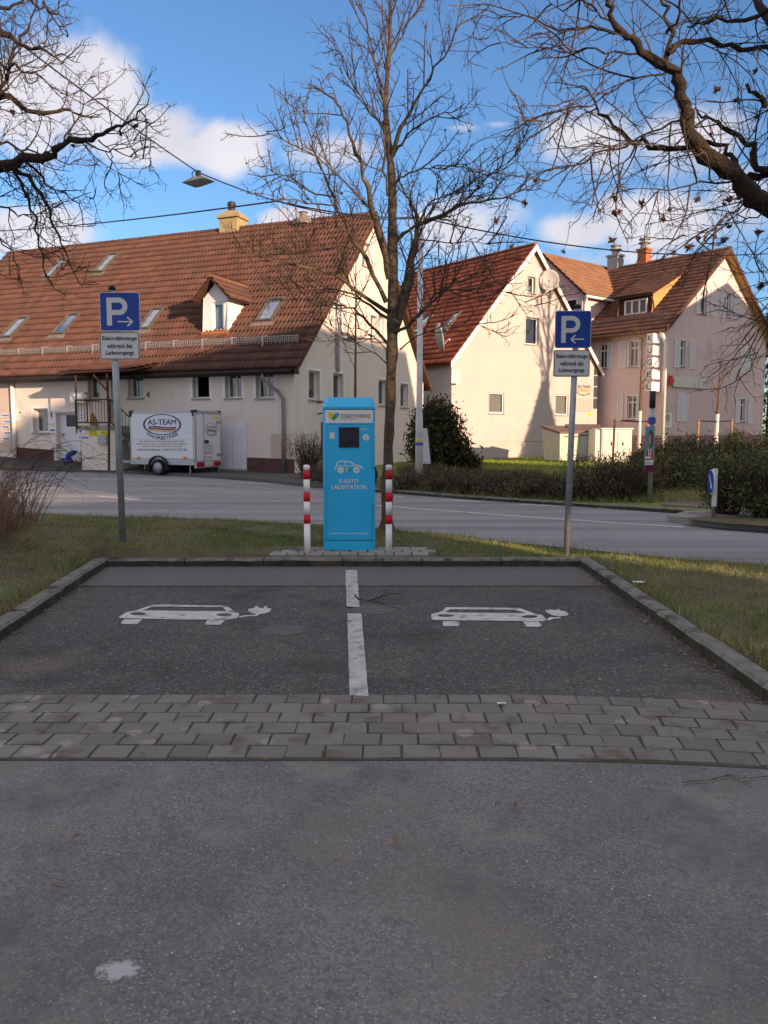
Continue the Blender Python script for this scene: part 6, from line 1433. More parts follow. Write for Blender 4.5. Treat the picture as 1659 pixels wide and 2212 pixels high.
# ================================================================ PARKING SIGNS
def psign(base, lean, D0, P_, plate, arrow, label, yaw=0.):
    """base world point, P_/plate pixel boxes"""
    o = thing('parking_sign', base, label, 'sign', rz=yaw)
    q = lambda x, y: hit(o, (x, y), (0, -.05, 0), Y0)
    x0, y0, x1, y1 = P_; a = q(x0, y1); b = q(x1, y0); cxs = (a.x + b.x) / 2; w_ = b.x - a.x; h_ = b.z - a.z
    topz = b.z + .05
    mb = MB(); mb.tube([(0, 0, -.35), (lean * .5, 0, topz * .5), (lean, 0, topz)], .038, 16); mb.build('post', 'zinc', o, True)
    mb = MB(); mb.lathe([(.041, topz - .02), (.041, topz + .02), (.03, topz + .03), (.001, topz + .031)], 14, at=(lean, 0, 0)); mb.build('post_cap', 'black_plastic', o, True)
    def rrect(cx, cz, w_, h_, r_, n=6):
        pts = []
        for (sx, sz, t0) in ((1, 1, 0), (-1, 1, 90), (-1, -1, 180), (1, -1, 270)):
            for k in range(n + 1): t = R(t0 + 90 * k / n); pts.append((cx + sx * (w_ / 2 - r_) + r_ * math.cos(t), cz + sz * (h_ / 2 - r_) + r_ * math.sin(t)))
        return pts
    def plateobj(pts, y, th, name, mat, par):
        mb = MB(); mb.prism([(x, y, z) for x, z in pts], (0, th, 0)); return mb.build(name, mat, par)
    cz_ = (a.z + b.z) / 2
    s = plateobj(rrect(cxs, cz_, w_, h_, .03), -.05, .008, 'parking_plate', 'sign_white', o)
    plateobj(rrect(cxs, cz_, w_ - .014, h_ - .014, .025), -.0525, .002, 'blue_field', 'sign_blue', s)
    global bold
    # letter P from its outline
    lw = w_ * .125; lx = cxs - w_ * .325; zb0 = cz_ - h_ * .36; zt0 = cz_ + h_ * .36; wP = w_ * .52
    mb = MB(); mb.box(lx, lx + lw, -.0545, -.0535, zb0, zt0)
    n_ = 16; rO = h_ * .225; zc = zt0 - rO; xs = lx + wP - rO; rI = rO - lw * 1.0
    vs = [(lx + lw, -.0545, zt0), (lx + lw, -.0545, zt0 - lw)]
    for i in range(n_ + 1):
        t = math.pi / 2 - math.pi * i / n_; vs += [(xs + rO * math.cos(t), -.0545, zc + rO * math.sin(t)), (xs + rI * math.cos(t), -.0545, zc + rI * math.sin(t))]
    vs += [(lx + lw, -.0545, zc - rO), (lx + lw, -.0545, zc - rO + lw)]
    mb.add(vs, [(2 * i, 2 * i + 2, 2 * i + 3, 2 * i + 1) for i in range(n_ + 2)]); mb.build('letter_p', 'sign_white', s)
    mb = MB(); az = cz_ - h_ * .26; ax0, ax1 = cxs - w_ * .06, cxs + w_ * .31; sg = 1 if arrow > 0 else -1; lt_ = w_ * .032
    tip = ax1 if sg > 0 else ax0; mb.box(ax0, ax1, -.0545, -.0535, az - lt_ / 2, az + lt_ / 2)
    for k in (1, -1):
        e = Vector((tip - sg * w_ * .13, 0, az + k * w_ * .11)); t_ = Vector((tip, 0, az)); d = (e - t_).normalized(); n_v = Vector((-d.z, 0, d.x)) * lt_ * .6
        mb.add([t_ + n_v + Vector((0, -.0548, 0)), t_ - n_v + Vector((0, -.0548, 0)), e - n_v + Vector((0, -.0548, 0)), e + n_v + Vector((0, -.0548, 0))], [(0, 1, 2, 3)])
    mb.build('arrow', 'sign_white', s)
    x0, y0, x1, y1 = plate; a = q(x0, y1); b = q(x1, y0); cxs = (a.x + b.x) / 2; w_ = b.x - a.x; h_ = b.z - a.z; cz_ = (a.z + b.z) / 2
    s2_ = plateobj(rrect(cxs, cz_, w_, h_, .02), -.05, .008, 'supplementary_plate', 'sign_white', o)
    plateobj(rrect(cxs, cz_, w_ - .010, h_ - .010, .018), -.0522, .002, 'black_border', 'sign_black', s2_); plateobj(rrect(cxs, cz_, w_ - .026, h_ - .026, .012), -.0540, .002, 'white_field', 'sign_white', s2_)
    for k, t_ in enumerate(('Elektrofahrzeuge', 'während des', 'Ladevorgangs')):
        text(t_, w_ * (.86, .64, .70)[k], h_ * (.19, .17, .19)[k], 'sign_black', s2_, (cxs, -.0535, cz_ + h_ * (.25, -.0, -.27)[k]))
    for zz in (cz_, cz_ + h_):
        mb = MB(); mb.box(cxs - .06, cxs + .06, -.042, .045, zz - .015, zz + .015); mb.build('clamp', 'zinc', o)
    return o
bl = AT(266, 1165, 9.48); psign(Vector((bl.x, bl.y, bl.z)), -.035, 0, (217, 631, 301, 715), (217, 717, 301, 777), 1, 'blue parking sign with arrow to the right on a steel post, long house behind')
br = AT(1222, 1201, 9.95); psign(Vector((br.x, br.y, br.z)), .075, 0, (1198, 671, 1278, 752), (1195, 756, 1275, 814), -1, 'blue parking sign with arrow to the left on a steel post, white house behind')

# ================================================================ STREET LIGHT POLE, WIRES, LAMP
pp = G(905, 1047, .05); pole = thing('street_pole', pp, 'tall pale steel pole beyond the road carrying the overhead wires', 'pole')
tz = hit(pole, (907, 462), (0, 0, 0), Y0).z
mb = MB(); mb.tube([(0, 0, -.1), (0, 0, 1.9), (0, 0, 2.1), (0.02, 0, tz)], [.115, .105, .09, .07], 16); mb.build('shaft', 'pole_white', pole, True)
mb = MB(); mb.lathe([(.1185, 1.27), (.1185, 1.31)], 14); mb.build('band', 'yellow_print', pole); mb = MB(); mb.lathe([(.118, 1.14), (.118, 1.22)], 14); mb.build('sticker', 'plate_blue', pole)
ptop_ = pp + Vector((.02, 0, tz - .1))
def catenary(a, b, sag, n=28): return [a.lerp(b, i / n) - Vector((0, 0, sag * 4 * (i / n) * (1 - i / n))) for i in range(n + 1)]
lamp_p = AT(428, 372, 17.2); far_p = AT(-90, -8, 10.4)
mb = MB(); mb.tube(catenary(ptop_, lamp_p, .35), .014, 6); mb.tube(catenary(lamp_p, far_p, .05), .012, 6); o = mb.build('span_wire', 'wire'); tag(o, 'sloping span wire from the pale pole across the road through the hanging lamp', 'wire')
jn = catenary(ptop_, lamp_p, .35)[20]
wl_ = AT(-40, 501, 33); wr_ = AT(1700, 545, 30)
mb = MB(); mb.tube(catenary(wl_, jn, .10), .02, 6); o = mb.build('overhead_cable', 'wire'); tag(o, 'black overhead cable crossing above the roof of the long house', 'cable')
mb = MB(); mb.tube(catenary(jn, ptop_, .12), .018, 6); mb.tube(catenary(ptop_, wr_, .45), .02, 6); o = mb.build('overhead_cable', 'wire'); tag(o, 'black overhead cable running from the pale pole past the pink house roof', 'cable')
lm_ = thing('hanging_street_lamp', lamp_p, 'grey street lamp hanging from the span wire against the sky', 'street lamp', rz=R(-30))
mb = MB(); mb.add([(-.32, -.16, -.20), (.32, -.16, -.20), (.32, .16, -.20), (-.32, .16, -.20), (-.14, -.07, -.10), (.14, -.07, -.10), (.14, .07, -.10), (-.14, .07, -.10)], [(0, 1, 5, 4), (1, 2, 6, 5), (2, 3, 7, 6), (3, 0, 4, 7), (4, 5, 6, 7), (0, 3, 2, 1)]); mb.build('housing', 'lamp_body', lm_)
mb = MB(); mb.add([(-.315, -.155, -.203), (.315, -.155, -.203), (.315, .155, -.203), (-.315, .155, -.203), (-.08, 0, -.30), (.08, 0, -.30)], [(0, 1, 5, 4), (1, 2, 5), (2, 3, 4, 5), (3, 0, 4)]); mb.build('cover', 'lamp_glass', lm_, True)
mb = MB(); mb.box(-.05, .05, -.03, .03, -.11, .03); mb.tube([(0, 0, .02), (-.1, 0, .06), (-.17, 0, .0), (-.15, 0, -.1), (-.1, 0, -.12)], .012, 5); mb.build('hanger', 'darkiron', lm_)

# ================================================================ FAR STREET FURNITURE
# cabinet and containers by the white house
def cabinet():
    c0 = G(*px('x', 918, 1660), .06); o = thing('utility_cabinet', AT(*px('x', 918, 1640), 40), 'pale grey utility cabinet with two doors in front of the pink house', 'cabinet', rz=R(8))
    o.matrix_basis.translation = Vector((o.matrix_basis.translation.x, o.matrix_basis.translation.y, .04))
    q = lambda x, y: hit(o, px('x', x, y), (0, 0, 0), Y0)
    w_ = q(1550, 1300).x; h_ = q(1200, 1010).z
    mb = MB(); mb.box(0, w_, 0, 1.0, 0, h_ - .07); b = mb.build('body', 'cabinet', o)
    mb = MB(); mb.box(-.06, w_ + .06, -.06, 1.06, h_ - .07, h_, ch=.03); mb.build('roof', 'cabinet', o)
    for k in range(2):
        mb = MB(); mb.box(.06 + k * (w_ / 2 - .03), w_ / 2 - .02 + k * (w_ / 2 - .04), -.025, -.001, .3, h_ - .15); d = mb.build('door', 'cabinet', o)
        mb = MB(); x = w_ * (.3 if k == 0 else .68); mb.box(x, x + .05, -.06, -.026, h_ * .5, h_ * .5 + .18); mb.build('handle', 'darkiron', d)
    mb = MB(); mb.box(-.3, -.003, .1, 1.0, 0, h_ - .07); mb.build('side_section', 'cabinet', o)
cabinet()
def container(pt_, w_, d_, h_, label, wall_m, lid_m, rz, rot=0.):
    o = thing('waste_container', pt_, label, 'waste container', 'waste containers beside the utility cabinet', rz=rz)
    mb = MB(); rings = [[(-w_ * .41, -d_ * .41, .12), (w_ * .41, -d_ * .41, .12), (w_ * .41, d_ * .41, .12), (-w_ * .41, d_ * .41, .12)], [(-w_ * .5, -d_ * .5, h_ * .82), (w_ * .5, -d_ * .5, h_ * .82), (w_ * .5, d_ * .5, h_ * .98), (-w_ * .5, d_ * .5, h_ * .98)]]
    mb.add([p for r_ in rings for p in r_], [(0, 1, 5, 4), (1, 2, 6, 5), (2, 3, 7, 6), (3, 0, 4, 7), (3, 2, 1, 0)]); mb.build('body', wall_m, o)
    mb = MB(); mb.add([(-w_ * .53, -d_ * .54, h_ * .83), (w_ * .53, -d_ * .54, h_ * .83), (w_ * .53, d_ * .53, h_), (-w_ * .53, d_ * .53, h_), (-w_ * .52, -d_ * .53, h_ * .87), (w_ * .52, -d_ * .53, h_ * .87), (w_ * .52, d_ * .5, h_ * 1.05), (-w_ * .52, d_ * .5, h_ * 1.05)], [(0, 1, 5, 4), (1, 2, 6, 5), (2, 3, 7, 6), (3, 0, 4, 7), (4, 5, 6, 7), (3, 2, 1, 0)]); mb.build('lid', lid_m, o)
    for sx in (-1, 1):
        for sy in (-1, 1): mb = MB(); mb.lathe([(.09, -.03), (.11, -.02), (.11, .02), (.09, .03)], 12, 'x', at=(sx * w_ * .36, sy * d_ * .36, .11)); mb.build('castor', 'rubber', o)
    mb = MB(); mb.tube([(-w_ * .3, -d_ * .54, h_ * .74), (w_ * .3, -d_ * .54, h_ * .74)], .02, 6); mb.build('grip', 'darkiron', o)
a = AT(*px('x', 90, 1590), 41); a.z = .05; container(a, 1.75, 1.2, 1.78, 'cream waste container with a brown lid behind the sign post', 'bin', 'bin_lid', R(38))
a = AT(*px('x', 575, 1610), 41.5); a.z = .05; container(a, 1.75, 1.1, 1.86, 'grey waste container with a brown lid next to the utility cabinet', 'bin_grey', 'bin_lid', R(3))
# lilac board leaning by the bush
bb = AT(*px('4', 1520, 985), 27.0); o = thing('leaning_board', bb, 'tall narrow lilac board leaning beside the dark bush', 'board', rz=R(15))
q = lambda x, y: hit(o, px('4', x, y), (0, 0, 0), Y0)
a = q(1495, 700); b = q(1548, 985); mb = MB(); x0 = q(1490, 985).x; w_ = q(1550, 985).x - x0
mb.add([(x0, 0, 0), (x0 + w_, 0, 0), (x0 + w_ * .82, .25, a.z), (x0 + .0, .25, a.z)] + [(x0, .05, 0), (x0 + w_, .05, 0), (x0 + w_ * .82, .3, a.z), (x0, .3, a.z)], [(0, 1, 2, 3), (7, 6, 5, 4), (0, 1, 5, 4), (1, 2, 6, 5), (2, 3, 7, 6), (3, 0, 4, 7)]); mb.build('panel', 'board', o)
mb = MB(); mb.tube([(x0 + w_ * .4, .32, a.z * .8), (x0 + w_ * .4, .75, 0)], .02, 5); mb.build('prop', 'stake', o)
# poster pole
pb = G(*px('8', 712, 1060), .06); o = thing('poster_pole', pb, 'grey lamp pole with a portrait poster and a blue box beyond the road', 'pole')
q = lambda x, y: hit(o, px('8', x, y), (0, 0, 0), Y0)
zt_ = q(738, 165).z; xt_ = q(738, 165).x
mb = MB(); mb.tube([(0, 0, -.1), (xt_ * .6, 0, zt_ * .6), (xt_, 0, zt_)], [.055, .05, .045], 10); mb.build('shaft', 'zinc', o, True)
z = q(738, 240).z; mb = MB(); mb.tube([(xt_, 0, q(0, 300).z), (xt_, 0, zt_)], .065, 10); mb.build('sleeve', 'darkiron', o, True)
a = q(706, 430); b = q(748, 372); mb = MB(); mb.box(a.x, b.x, -.1, .06, a.z, b.z, ch=.02); mb.build('blue_box', 'plate_blue', o)
po = thing('election_poster', pb + Vector((0, -.09, 0)), 'narrow portrait poster with a long haired person in red, tied to the lamp pole', 'poster')
q = lambda x, y: hit(po, px('8', x, y), (0, 0, 0), Y0)
a = q(668, 812); b = q(756, 448); pw = b.x - a.x; ph = b.z - a.z; mb = MB(); mb.box(a.x, b.x, -.012, .012, a.z, b.z); pl = mb.build('board', 'poster_teal', po)
pz_ = lambda u, v: (a.x + pw * u, a.z + ph * v)
def pshape(pts, mat, lvl): 
    mb = MB(); mb.poly([[(pz_(u, v)[0], -.013 - .0015 * lvl, pz_(u, v)[1]) for u, v in pts]]); mb.build('print', mat, pl)
pshape([(0, 0), (1, 0), (1, .16), (0, .14)], 'poster_dark', 1); pshape([(.08, .32), (.3, .52), (.5, .56), (.75, .52), (.95, .35), (.95, .18), (.08, .18)], 'poster_red', 1); pshape([(.62, .3), (.72, .5), (.93, .4), (.93, .22)], 'poster_orange', 2)
pshape([(.5 + .27 * math.cos(t) + .05, .72 + .20 * math.sin(t)) for t in [2 * math.pi * i / 18 for i in range(18)]], 'poster_hair', 2)
pshape([(.46 + .17 * math.cos(t), .71 + .13 * math.sin(t)) for t in [2 * math.pi * i / 16 for i in range(16)]], 'poster_skin', 3); pshape([(.4, .6), (.55, .6), (.52, .50), (.43, .50)], 'poster_skin', 3); pshape([(.3, .53), (.4, .50), (.46, .36), (.36, .36)], 'panel_white', 3); pshape([(.66, .53), (.56, .50), (.5, .36), (.6, .36)], 'panel_white', 3)
for (v0_, v1_, u1) in ((.29, .345, .62), (.205, .262, .92), (.155, .19, .85)):
    u = .03
    while u < u1: l = min(random.uniform(.09, .2), u1 - u); pshape([(u, v0_), (u + l, v0_), (u + l, v1_), (u, v1_)], 'panel_white', 4); u += l + .025
# blue round sign on the island, turned away
kb = G(*px('8', 1195, 1180), .1); o = thing('keep_right_sign', kb, 'round blue direction sign seen from the side, standing in the bush on the island', 'sign', rz=R(-98))
q = lambda x, y: hit(o, px('8', x, y), (0, 0, 0), Y0)
zc_ = (hit(o, px('8', 1190, 890), (0, 0, 0), Y0)).z; zr = .21
mb = MB(); mb.tube([(0, .05, -.1), (0, .05, zc_ + zr)], .035, 10); mb.build('post', 'zinc', o, True)
mb = MB(); mb.lathe([(zr, -.012), (zr, .012)], 28, 'y', at=(0, -.0, zc_)); d_ = mb.build('disc', 'sign_white', o)
mb = MB(); mb.lathe([(zr * .95, -.016), (zr * .95, -.013)], 28, 'y', at=(0, 0, zc_)); mb.build('blue_face', 'sign_blue', d_)
mb = MB(); mb.prism([(x * .55, -.0165, zc_ + z * .55) for x, z in ((-.18, .2), (-.12, .24), (.12, -.06), (.16, -.01), (.2, -.22), (0, -.14), (.05, -.1))], (0, -.002, 0)); mb.build('arrow', 'sign_white', d_)
mb = MB(); mb.box(-.035, .035, .02, .09, .2, zc_ + zr + .02); mb.build('white_back_panel', 'sign_white', o)
# litter
for (pt_, z, lab, s_) in ((px('e', 226, 325), .19, 'crumpled white paper in the grass beside the left kerb', .055), (px('f', 1102, 351), .12, 'scrap of white paper in the grass beside the right kerb', .05), (px('f', 512, 862), .02, 'small white scrap on the paver strip', .025)):
    c = G(*pt_, z); mb = MB(); vs = []
    for i in range(5):
        for j in range(4): vs.append((c.x + (i / 4 - .5) * 2 * s_, c.y + (j / 3 - .5) * s_, zg(c.x, c.y) + .035 + random.uniform(0, .02) if z > .05 else .024 + random.uniform(0, .004)))
    mb.add(vs, [(i * 4 + j, i * 4 + j + 1, i * 4 + 5 + j, i * 4 + 4 + j) for i in range(4) for j in range(3)]); o = mb.build('paper_scrap', 'paper', None, True); tag(o, lab, 'litter')
c = G(797, 1300, .02); mb = MB(); 
def gp(x, y): q_ = G(*px('e', x, y), .03); return Vector((q_.x, q_.y, .024 + random.uniform(0, .012)))
mb.tube([gp(1528, 392), gp(1548, 412), gp(1590, 418), gp(1640, 402), gp(1690, 385), gp(1730, 390)], [.007, .0065, .006, .005, .004, .002], 6); mb.tube([gp(1590, 418), gp(1630, 425), gp(1680, 440), gp(1730, 455)], [.0045, .004, .003, .0015], 5); mb.tube([gp(1640, 402), gp(1660, 380), gp(1700, 360)], [.004, .003, .0015], 5)
o = mb.build('fallen_twig', 'twig_ground'); tag(o, 'dark forked twig lying across the white bay line', 'twig')
# ================================================================ TREES
class Tree:
    def __init__(s, seed): s.rng = random.Random(seed); s.pl = []; s.tips = []
    def limb(s, pts, r0, r1, spawn=(), keep_twigs=True):
        s.pl.append((pts, [r0 + (r1 - r0) * (i / (len(pts) - 1)) ** .8 for i in range(len(pts))]))
    def grow(s, p, d, L_, r0, lev, cfg):
        rg = s.rng; n_ = cfg['seg'][lev]; pts = [p.copy()]; dd = d.normalized(); wob = cfg['wob'][lev]
        for i in range(n_):
            j = Vector((rg.gauss(0, 1), rg.gauss(0, 1), rg.gauss(0, 1))) * wob
            dd = (dd + j + Vector((0, 0, cfg['lift'][lev]))).normalized(); pts.append(pts[-1] + dd * (L_ / n_))
        r1 = max(cfg['rmin'], r0 * .45); s.pl.append((pts, [r0 + (r1 - r0) * i / n_ for i in range(n_ + 1)]))
        if lev + 1 < cfg['levels']: s.side(pts, L_, r0, lev + 1, cfg)
        else: s.tips.append(pts[-1])
    def side(s, pts, L_, r0, lev, cfg, t0=.12, dens=1.):
        rg = s.rng; cum = [0.]
        for a, b in zip(pts, pts[1:]): cum.append(cum[-1] + (b - a).length)
        tot = cum[-1]; k = max(1, int(tot * cfg['per_m'][lev] * dens + rg.random()))
        for i in range(k):
            t = tot * (t0 + (1 - t0) * (i + rg.random()) / k)
            for m in range(len(cum) - 1):
                if cum[m + 1] >= t: break
            f = (t - cum[m]) / max(1e-6, cum[m + 1] - cum[m]); p = pts[m].lerp(pts[m + 1], f); tg = (pts[m + 1] - pts[m]).normalized()
            ax = Vector((rg.gauss(0, 1), rg.gauss(0, 1) * cfg.get('flat', 1.), rg.gauss(0, 1))); ax = ax - tg * ax.dot(tg)
            if ax.length < 1e-3: continue
            ax.normalize(); an = R(rg.uniform(*cfg['ang'][lev])); d = tg * math.cos(an) + ax * math.sin(an) + Vector((0, 0, cfg['up'][lev]))
            l = cfg['len'][lev] * rg.uniform(.45, 1.15) * (1 - .55 * t / tot)
            s.grow(p, d, l, cfg['rad'][lev] * rg.uniform(.7, 1.1) , lev, cfg)
    def mesh(s, name, mat, parent, rsplit=0.012, part='limbs', mat2=None, name2='twigs', sides=(9, 4, 3)):
        big = [b for b in s.pl if max(b[1]) >= rsplit]; small = [b for b in s.pl if max(b[1]) < rsplit]
        for lst, nm, mt, kd in ((big, part, mat, None), (small, name2, mat2 or mat, 'stuff')):
            if not lst: continue
            Vs = []; Fs = []; base = 0
            for pts, rad in lst:
                k = sides[0] if rad[0] > .05 else (sides[1] if rad[0] > .008 else sides[2]); n_ = len(pts); P_ = np.array([tuple(p) for p in pts]); T = np.gradient(P_, axis=0); T /= (np.linalg.norm(T, axis=1)[:, None] + 1e-9)
                ref = np.array([0.31, .52, .79]); U = np.cross(T, ref); U /= (np.linalg.norm(U, axis=1)[:, None] + 1e-9); W_ = np.cross(T, U)
                a = np.arange(k) * 2 * np.pi / k; ring = (np.cos(a)[None, :, None] * U[:, None] + np.sin(a)[None, :, None] * W_[:, None]) * np.array(rad)[:, None, None]
                if rad[0] > .025: ring *= (1 + .09 * np.random.randn(n_, 1) + .06 * np.random.randn(n_, k))[:, :, None]
                Vs.append((P_[:, None] + ring).reshape(-1, 3)); idx = np.arange(n_ * k).reshape(n_, k) + base
                q = np.stack([idx[:-1], np.roll(idx[:-1], -1, 1), np.roll(idx[1:], -1, 1), idx[1:]], -1).reshape(-1, 4); Fs.append(q); base += n_ * k
            o = np_mesh(nm, np.concatenate(Vs), np.concatenate(Fs), mt, parent, smooth=True)
            if kd: o['kind'] = kd
def smooth_pts(pts, n=4, jit=0., rg=random):
    out = []; P_ = [Vector(p) for p in pts]
    for i in range(len(P_) - 1):
        p0 = P_[max(i - 1, 0)]; p1 = P_[i]; p2 = P_[i + 1]; p3 = P_[min(i + 2, len(P_) - 1)]
        for k in range(n):
            t = k / n; q = .5 * ((2 * p1) + (p2 - p0) * t + (2 * p0 - 5 * p1 + 4 * p2 - p3) * t * t + (3 * p1 - p0 - 3 * p2 + p3) * t ** 3)
            if jit and (i or k): q = q + Vector((rg.gauss(0, jit), rg.gauss(0, jit), rg.gauss(0, jit)))
            out.append(q)
    out.append(P_[-1]); return out
def px_limb(view, pts, Y, drift, root=None):
    n_ = len(pts); out = []
    for i, (x, y) in enumerate(pts): out.append(AT(*px(view, x, y), Y + drift * (i / max(1, n_ - 1))))
    if root is not None: out[0] = root
    return out
# ---- middle tree behind the charging column
YT = 12.1; tb = AT(834, 1146, YT)
mt = thing('bare_tree', (tb.x, tb.y, tb.z - .05), 'bare young street tree with a straight trunk behind the charging column', 'tree')
T1 = Tree(11); off = Vector(mt.matrix_basis.translation)
trunk_px = [(834, 1150), (836, 1100), (838, 1000), (842, 900), (845, 800), (848, 700), (849, 620), (848, 540), (848, 470), (847, 390), (841, 330), (835, 265), (833, 230), (836, 170), (841, 110), (843, 50), (843, -10), (840, -90), (838, -160)]
tr_r = [.115, .093, .083, .079, .078, .083, .071, .075, .07, .06, .052, .047, .042, .036, .03, .024, .018, .012, .006]
tpts = [AT(x, y, YT) for x, y in trunk_px]; sp_ = smooth_pts(tpts, 3); rr_ = np.interp(np.linspace(0, len(tr_r) - 1, len(sp_)), range(len(tr_r)), tr_r)
rr_ = [r_ * (1 + .05 * math.sin(i * 1.9)) for i, r_ in enumerate(rr_)]; rr_[0] *= 1.25
T1.pl.append(([p - off for p in sp_], list(rr_)))
cfg1 = dict(levels=4, seg=[0, 5, 4, 3], wob=[0, .09, .14, .2], lift=[0, .06, .05, .02], per_m=[0, 5.3, 8.5, 9.0], ang=[(0, 0), (28, 58), (30, 65), (35, 75)], up=[0, .2, .14, .05], len=[0, 1.1, .46, .15], rad=[0, .012, .0062, .0042], rmin=.0026)
LIM = [('b', [(855, 1560), (820, 1380), (760, 1180), (735, 1060), (700, 960), (650, 800), (590, 640), (540, 560), (440, 490), (400, 480)], .052, .006, -.6),
       ('b', [(835, 1690), (720, 1450), (640, 1320), (590, 1220), (540, 1110), (480, 960), (430, 830), (390, 700), (330, 600)], .05, .006, .5),
       ('b', [(742, 1165), (620, 1040), (500, 920), (350, 830), (200, 750), (160, 735)], .026, .005, -1.1),
       ('b', [(530, 1100), (400, 1070), (300, 990), (180, 950), (130, 880)], .018, .004, .9),
       ('b', [(850, 900), (900, 830), (980, 730), (1080, 660), (1200, 620), (1330, 600)], .032, .005, .8),
       ('b', [(852, 900), (895, 780), (940, 680), (1000, 580), (1080, 440), (1200, 250), (1260, 90)], .038, .005, -.7),
       ('b', [(845, 760), (800, 690), (740, 620), (690, 530), (620, 420), (580, 300), (530, 190)], .03, .005, .6),
       ('b', [(822, 560), (800, 470), (770, 330), (740, 180), (710, 50), (690, -60)], .026, .005, -.5), ('b', [(840, 400), (850, 330), (900, 240), (950, 130), (1030, 20), (1060, -60)], .024, .005, .5),
       ('b', [(880, 1060), (910, 1000), (1000, 960), (1130, 930), (1250, 930), (1360, 890)], .022, .004, -.9),
       ('b', [(890, 1840), (945, 1659), (990, 1450), (1010, 1280), (1040, 1250), (1150, 1200), (1300, 1130), (1480, 1110), (1640, 1060)], .055, .006, -.8),
       ('b', [(880, 1360), (960, 1280), (1100, 1230), (1250, 1150), (1400, 1000), (1560, 870), (1640, 760)], .034, .005, .9),
       ('b', [(895, 1760), (970, 1450), (1010, 1250), (980, 1150), (930, 1060), (900, 1000)], .04, .012, .7),
       ('b', [(1015, 1260), (1100, 1120), (1250, 1080), (1400, 1040), (1500, 990)], .02, .004, 1.0), ('b', [(1020, 1340), (1150, 1360), (1300, 1350), (1450, 1380)], .016, .004, -1.),
       ('b', [(845, 1100), (820, 950), (830, 860), (815, 700), (820, 560)], .026, .008, -.4), ('b', [(560, 1150), (420, 1140), (280, 1120), (140, 1080)], .016, .003, -.9),
       ('3', [(1215, 960), (1000, 820), (830, 680), (650, 620), (420, 570), (200, 520), (0, 450)], .045, .005, -1.6),
       ('3', [(1215, 1010), (1000, 860), (850, 790), (650, 780), (450, 800), (200, 770)], .03, .004, -.4),
       ('3', [(1215, 1220), (1060, 1050), (930, 930), (800, 900), (680, 860), (400, 830)], .032, .004, .9), ('3', [(1215, 1290), (1100, 1160), (1020, 1110), (900, 1090)], .016, .004, -.8),
       ('3', [(1245, 1120), (1300, 1105), (1400, 1040), (1480, 950), (1560, 880), (1659, 800), (1750, 690)], .035, .012, -.7),
       ('5', [(110, 770), (180, 720), (300, 570), (480, 540), (700, 560), (850, 560), (980, 620), (1100, 690)], .02, .003, -.8),
       ('5', [(60, 820), (220, 640), (350, 520), (560, 450), (760, 330), (900, 260)], .018, .003, .6),
       ('3', [(960, 460), (830, 430), (640, 460), (480, 490), (300, 470)], .02, .004, .6), ('3', [(900, 330), (740, 250), (640, 290), (450, 370)], .018, .004, -.6),
       ('3', [(1215, 1390), (1120, 1300), (930, 1180), (700, 1020), (610, 900)], .012, .003, .8), ('5', [(0, 1020), (200, 880), (420, 830), (640, 820), (760, 880)], .014, .003, -.5)]
for (v, pts, r0, r1, dr) in LIM:
    lp = [p - off for p in smooth_pts(px_limb(v, pts, YT, dr), 3, .012, T1.rng)]
    T1.pl.append((lp, [r0 + (r1 - r0) * (i / (len(lp) - 1)) ** .75 for i in range(len(lp))])); T1.side(lp, 1, r0, 1, cfg1, t0=.2)
T1.side([p - off for p in sp_[30:]], 1, .02, 1, cfg1)
T1.mesh('m', 'bark', mt, .012, 'trunk', 'twig', 'crown')
def leafballs(tree, root, n_, mat, r0, r1, rg, pts=None):
    for i in range(n_):
        p = rg.choice(pts or tree.tips); mb = MB(); r_ = rg.uniform(r0, r1); nb = rg.randint(14, 20)
        for k in range(nb):
            d = Vector((rg.gauss(0, 1), rg.gauss(0, 1), rg.gauss(-.2, 1))).normalized(); s_ = d.orthogonal().normalized() * r_ * .28; e = d * r_ * rg.uniform(.45, .95)
            mb.add([(0, 0, 0), e * .5 + s_, e, e * .5 - s_], [(0, 1, 2, 3)])
        mb.lathe([(.001, -r_ * .35), (r_ * .3, -r_ * .1), (r_ * .3, r_ * .15), (.001, r_ * .35)], 6); o = mb.build('leaf_cluster', mat, root); o.location = p
leafballs(T1, mt, 14, 'seed', .03, .05, T1.rng)
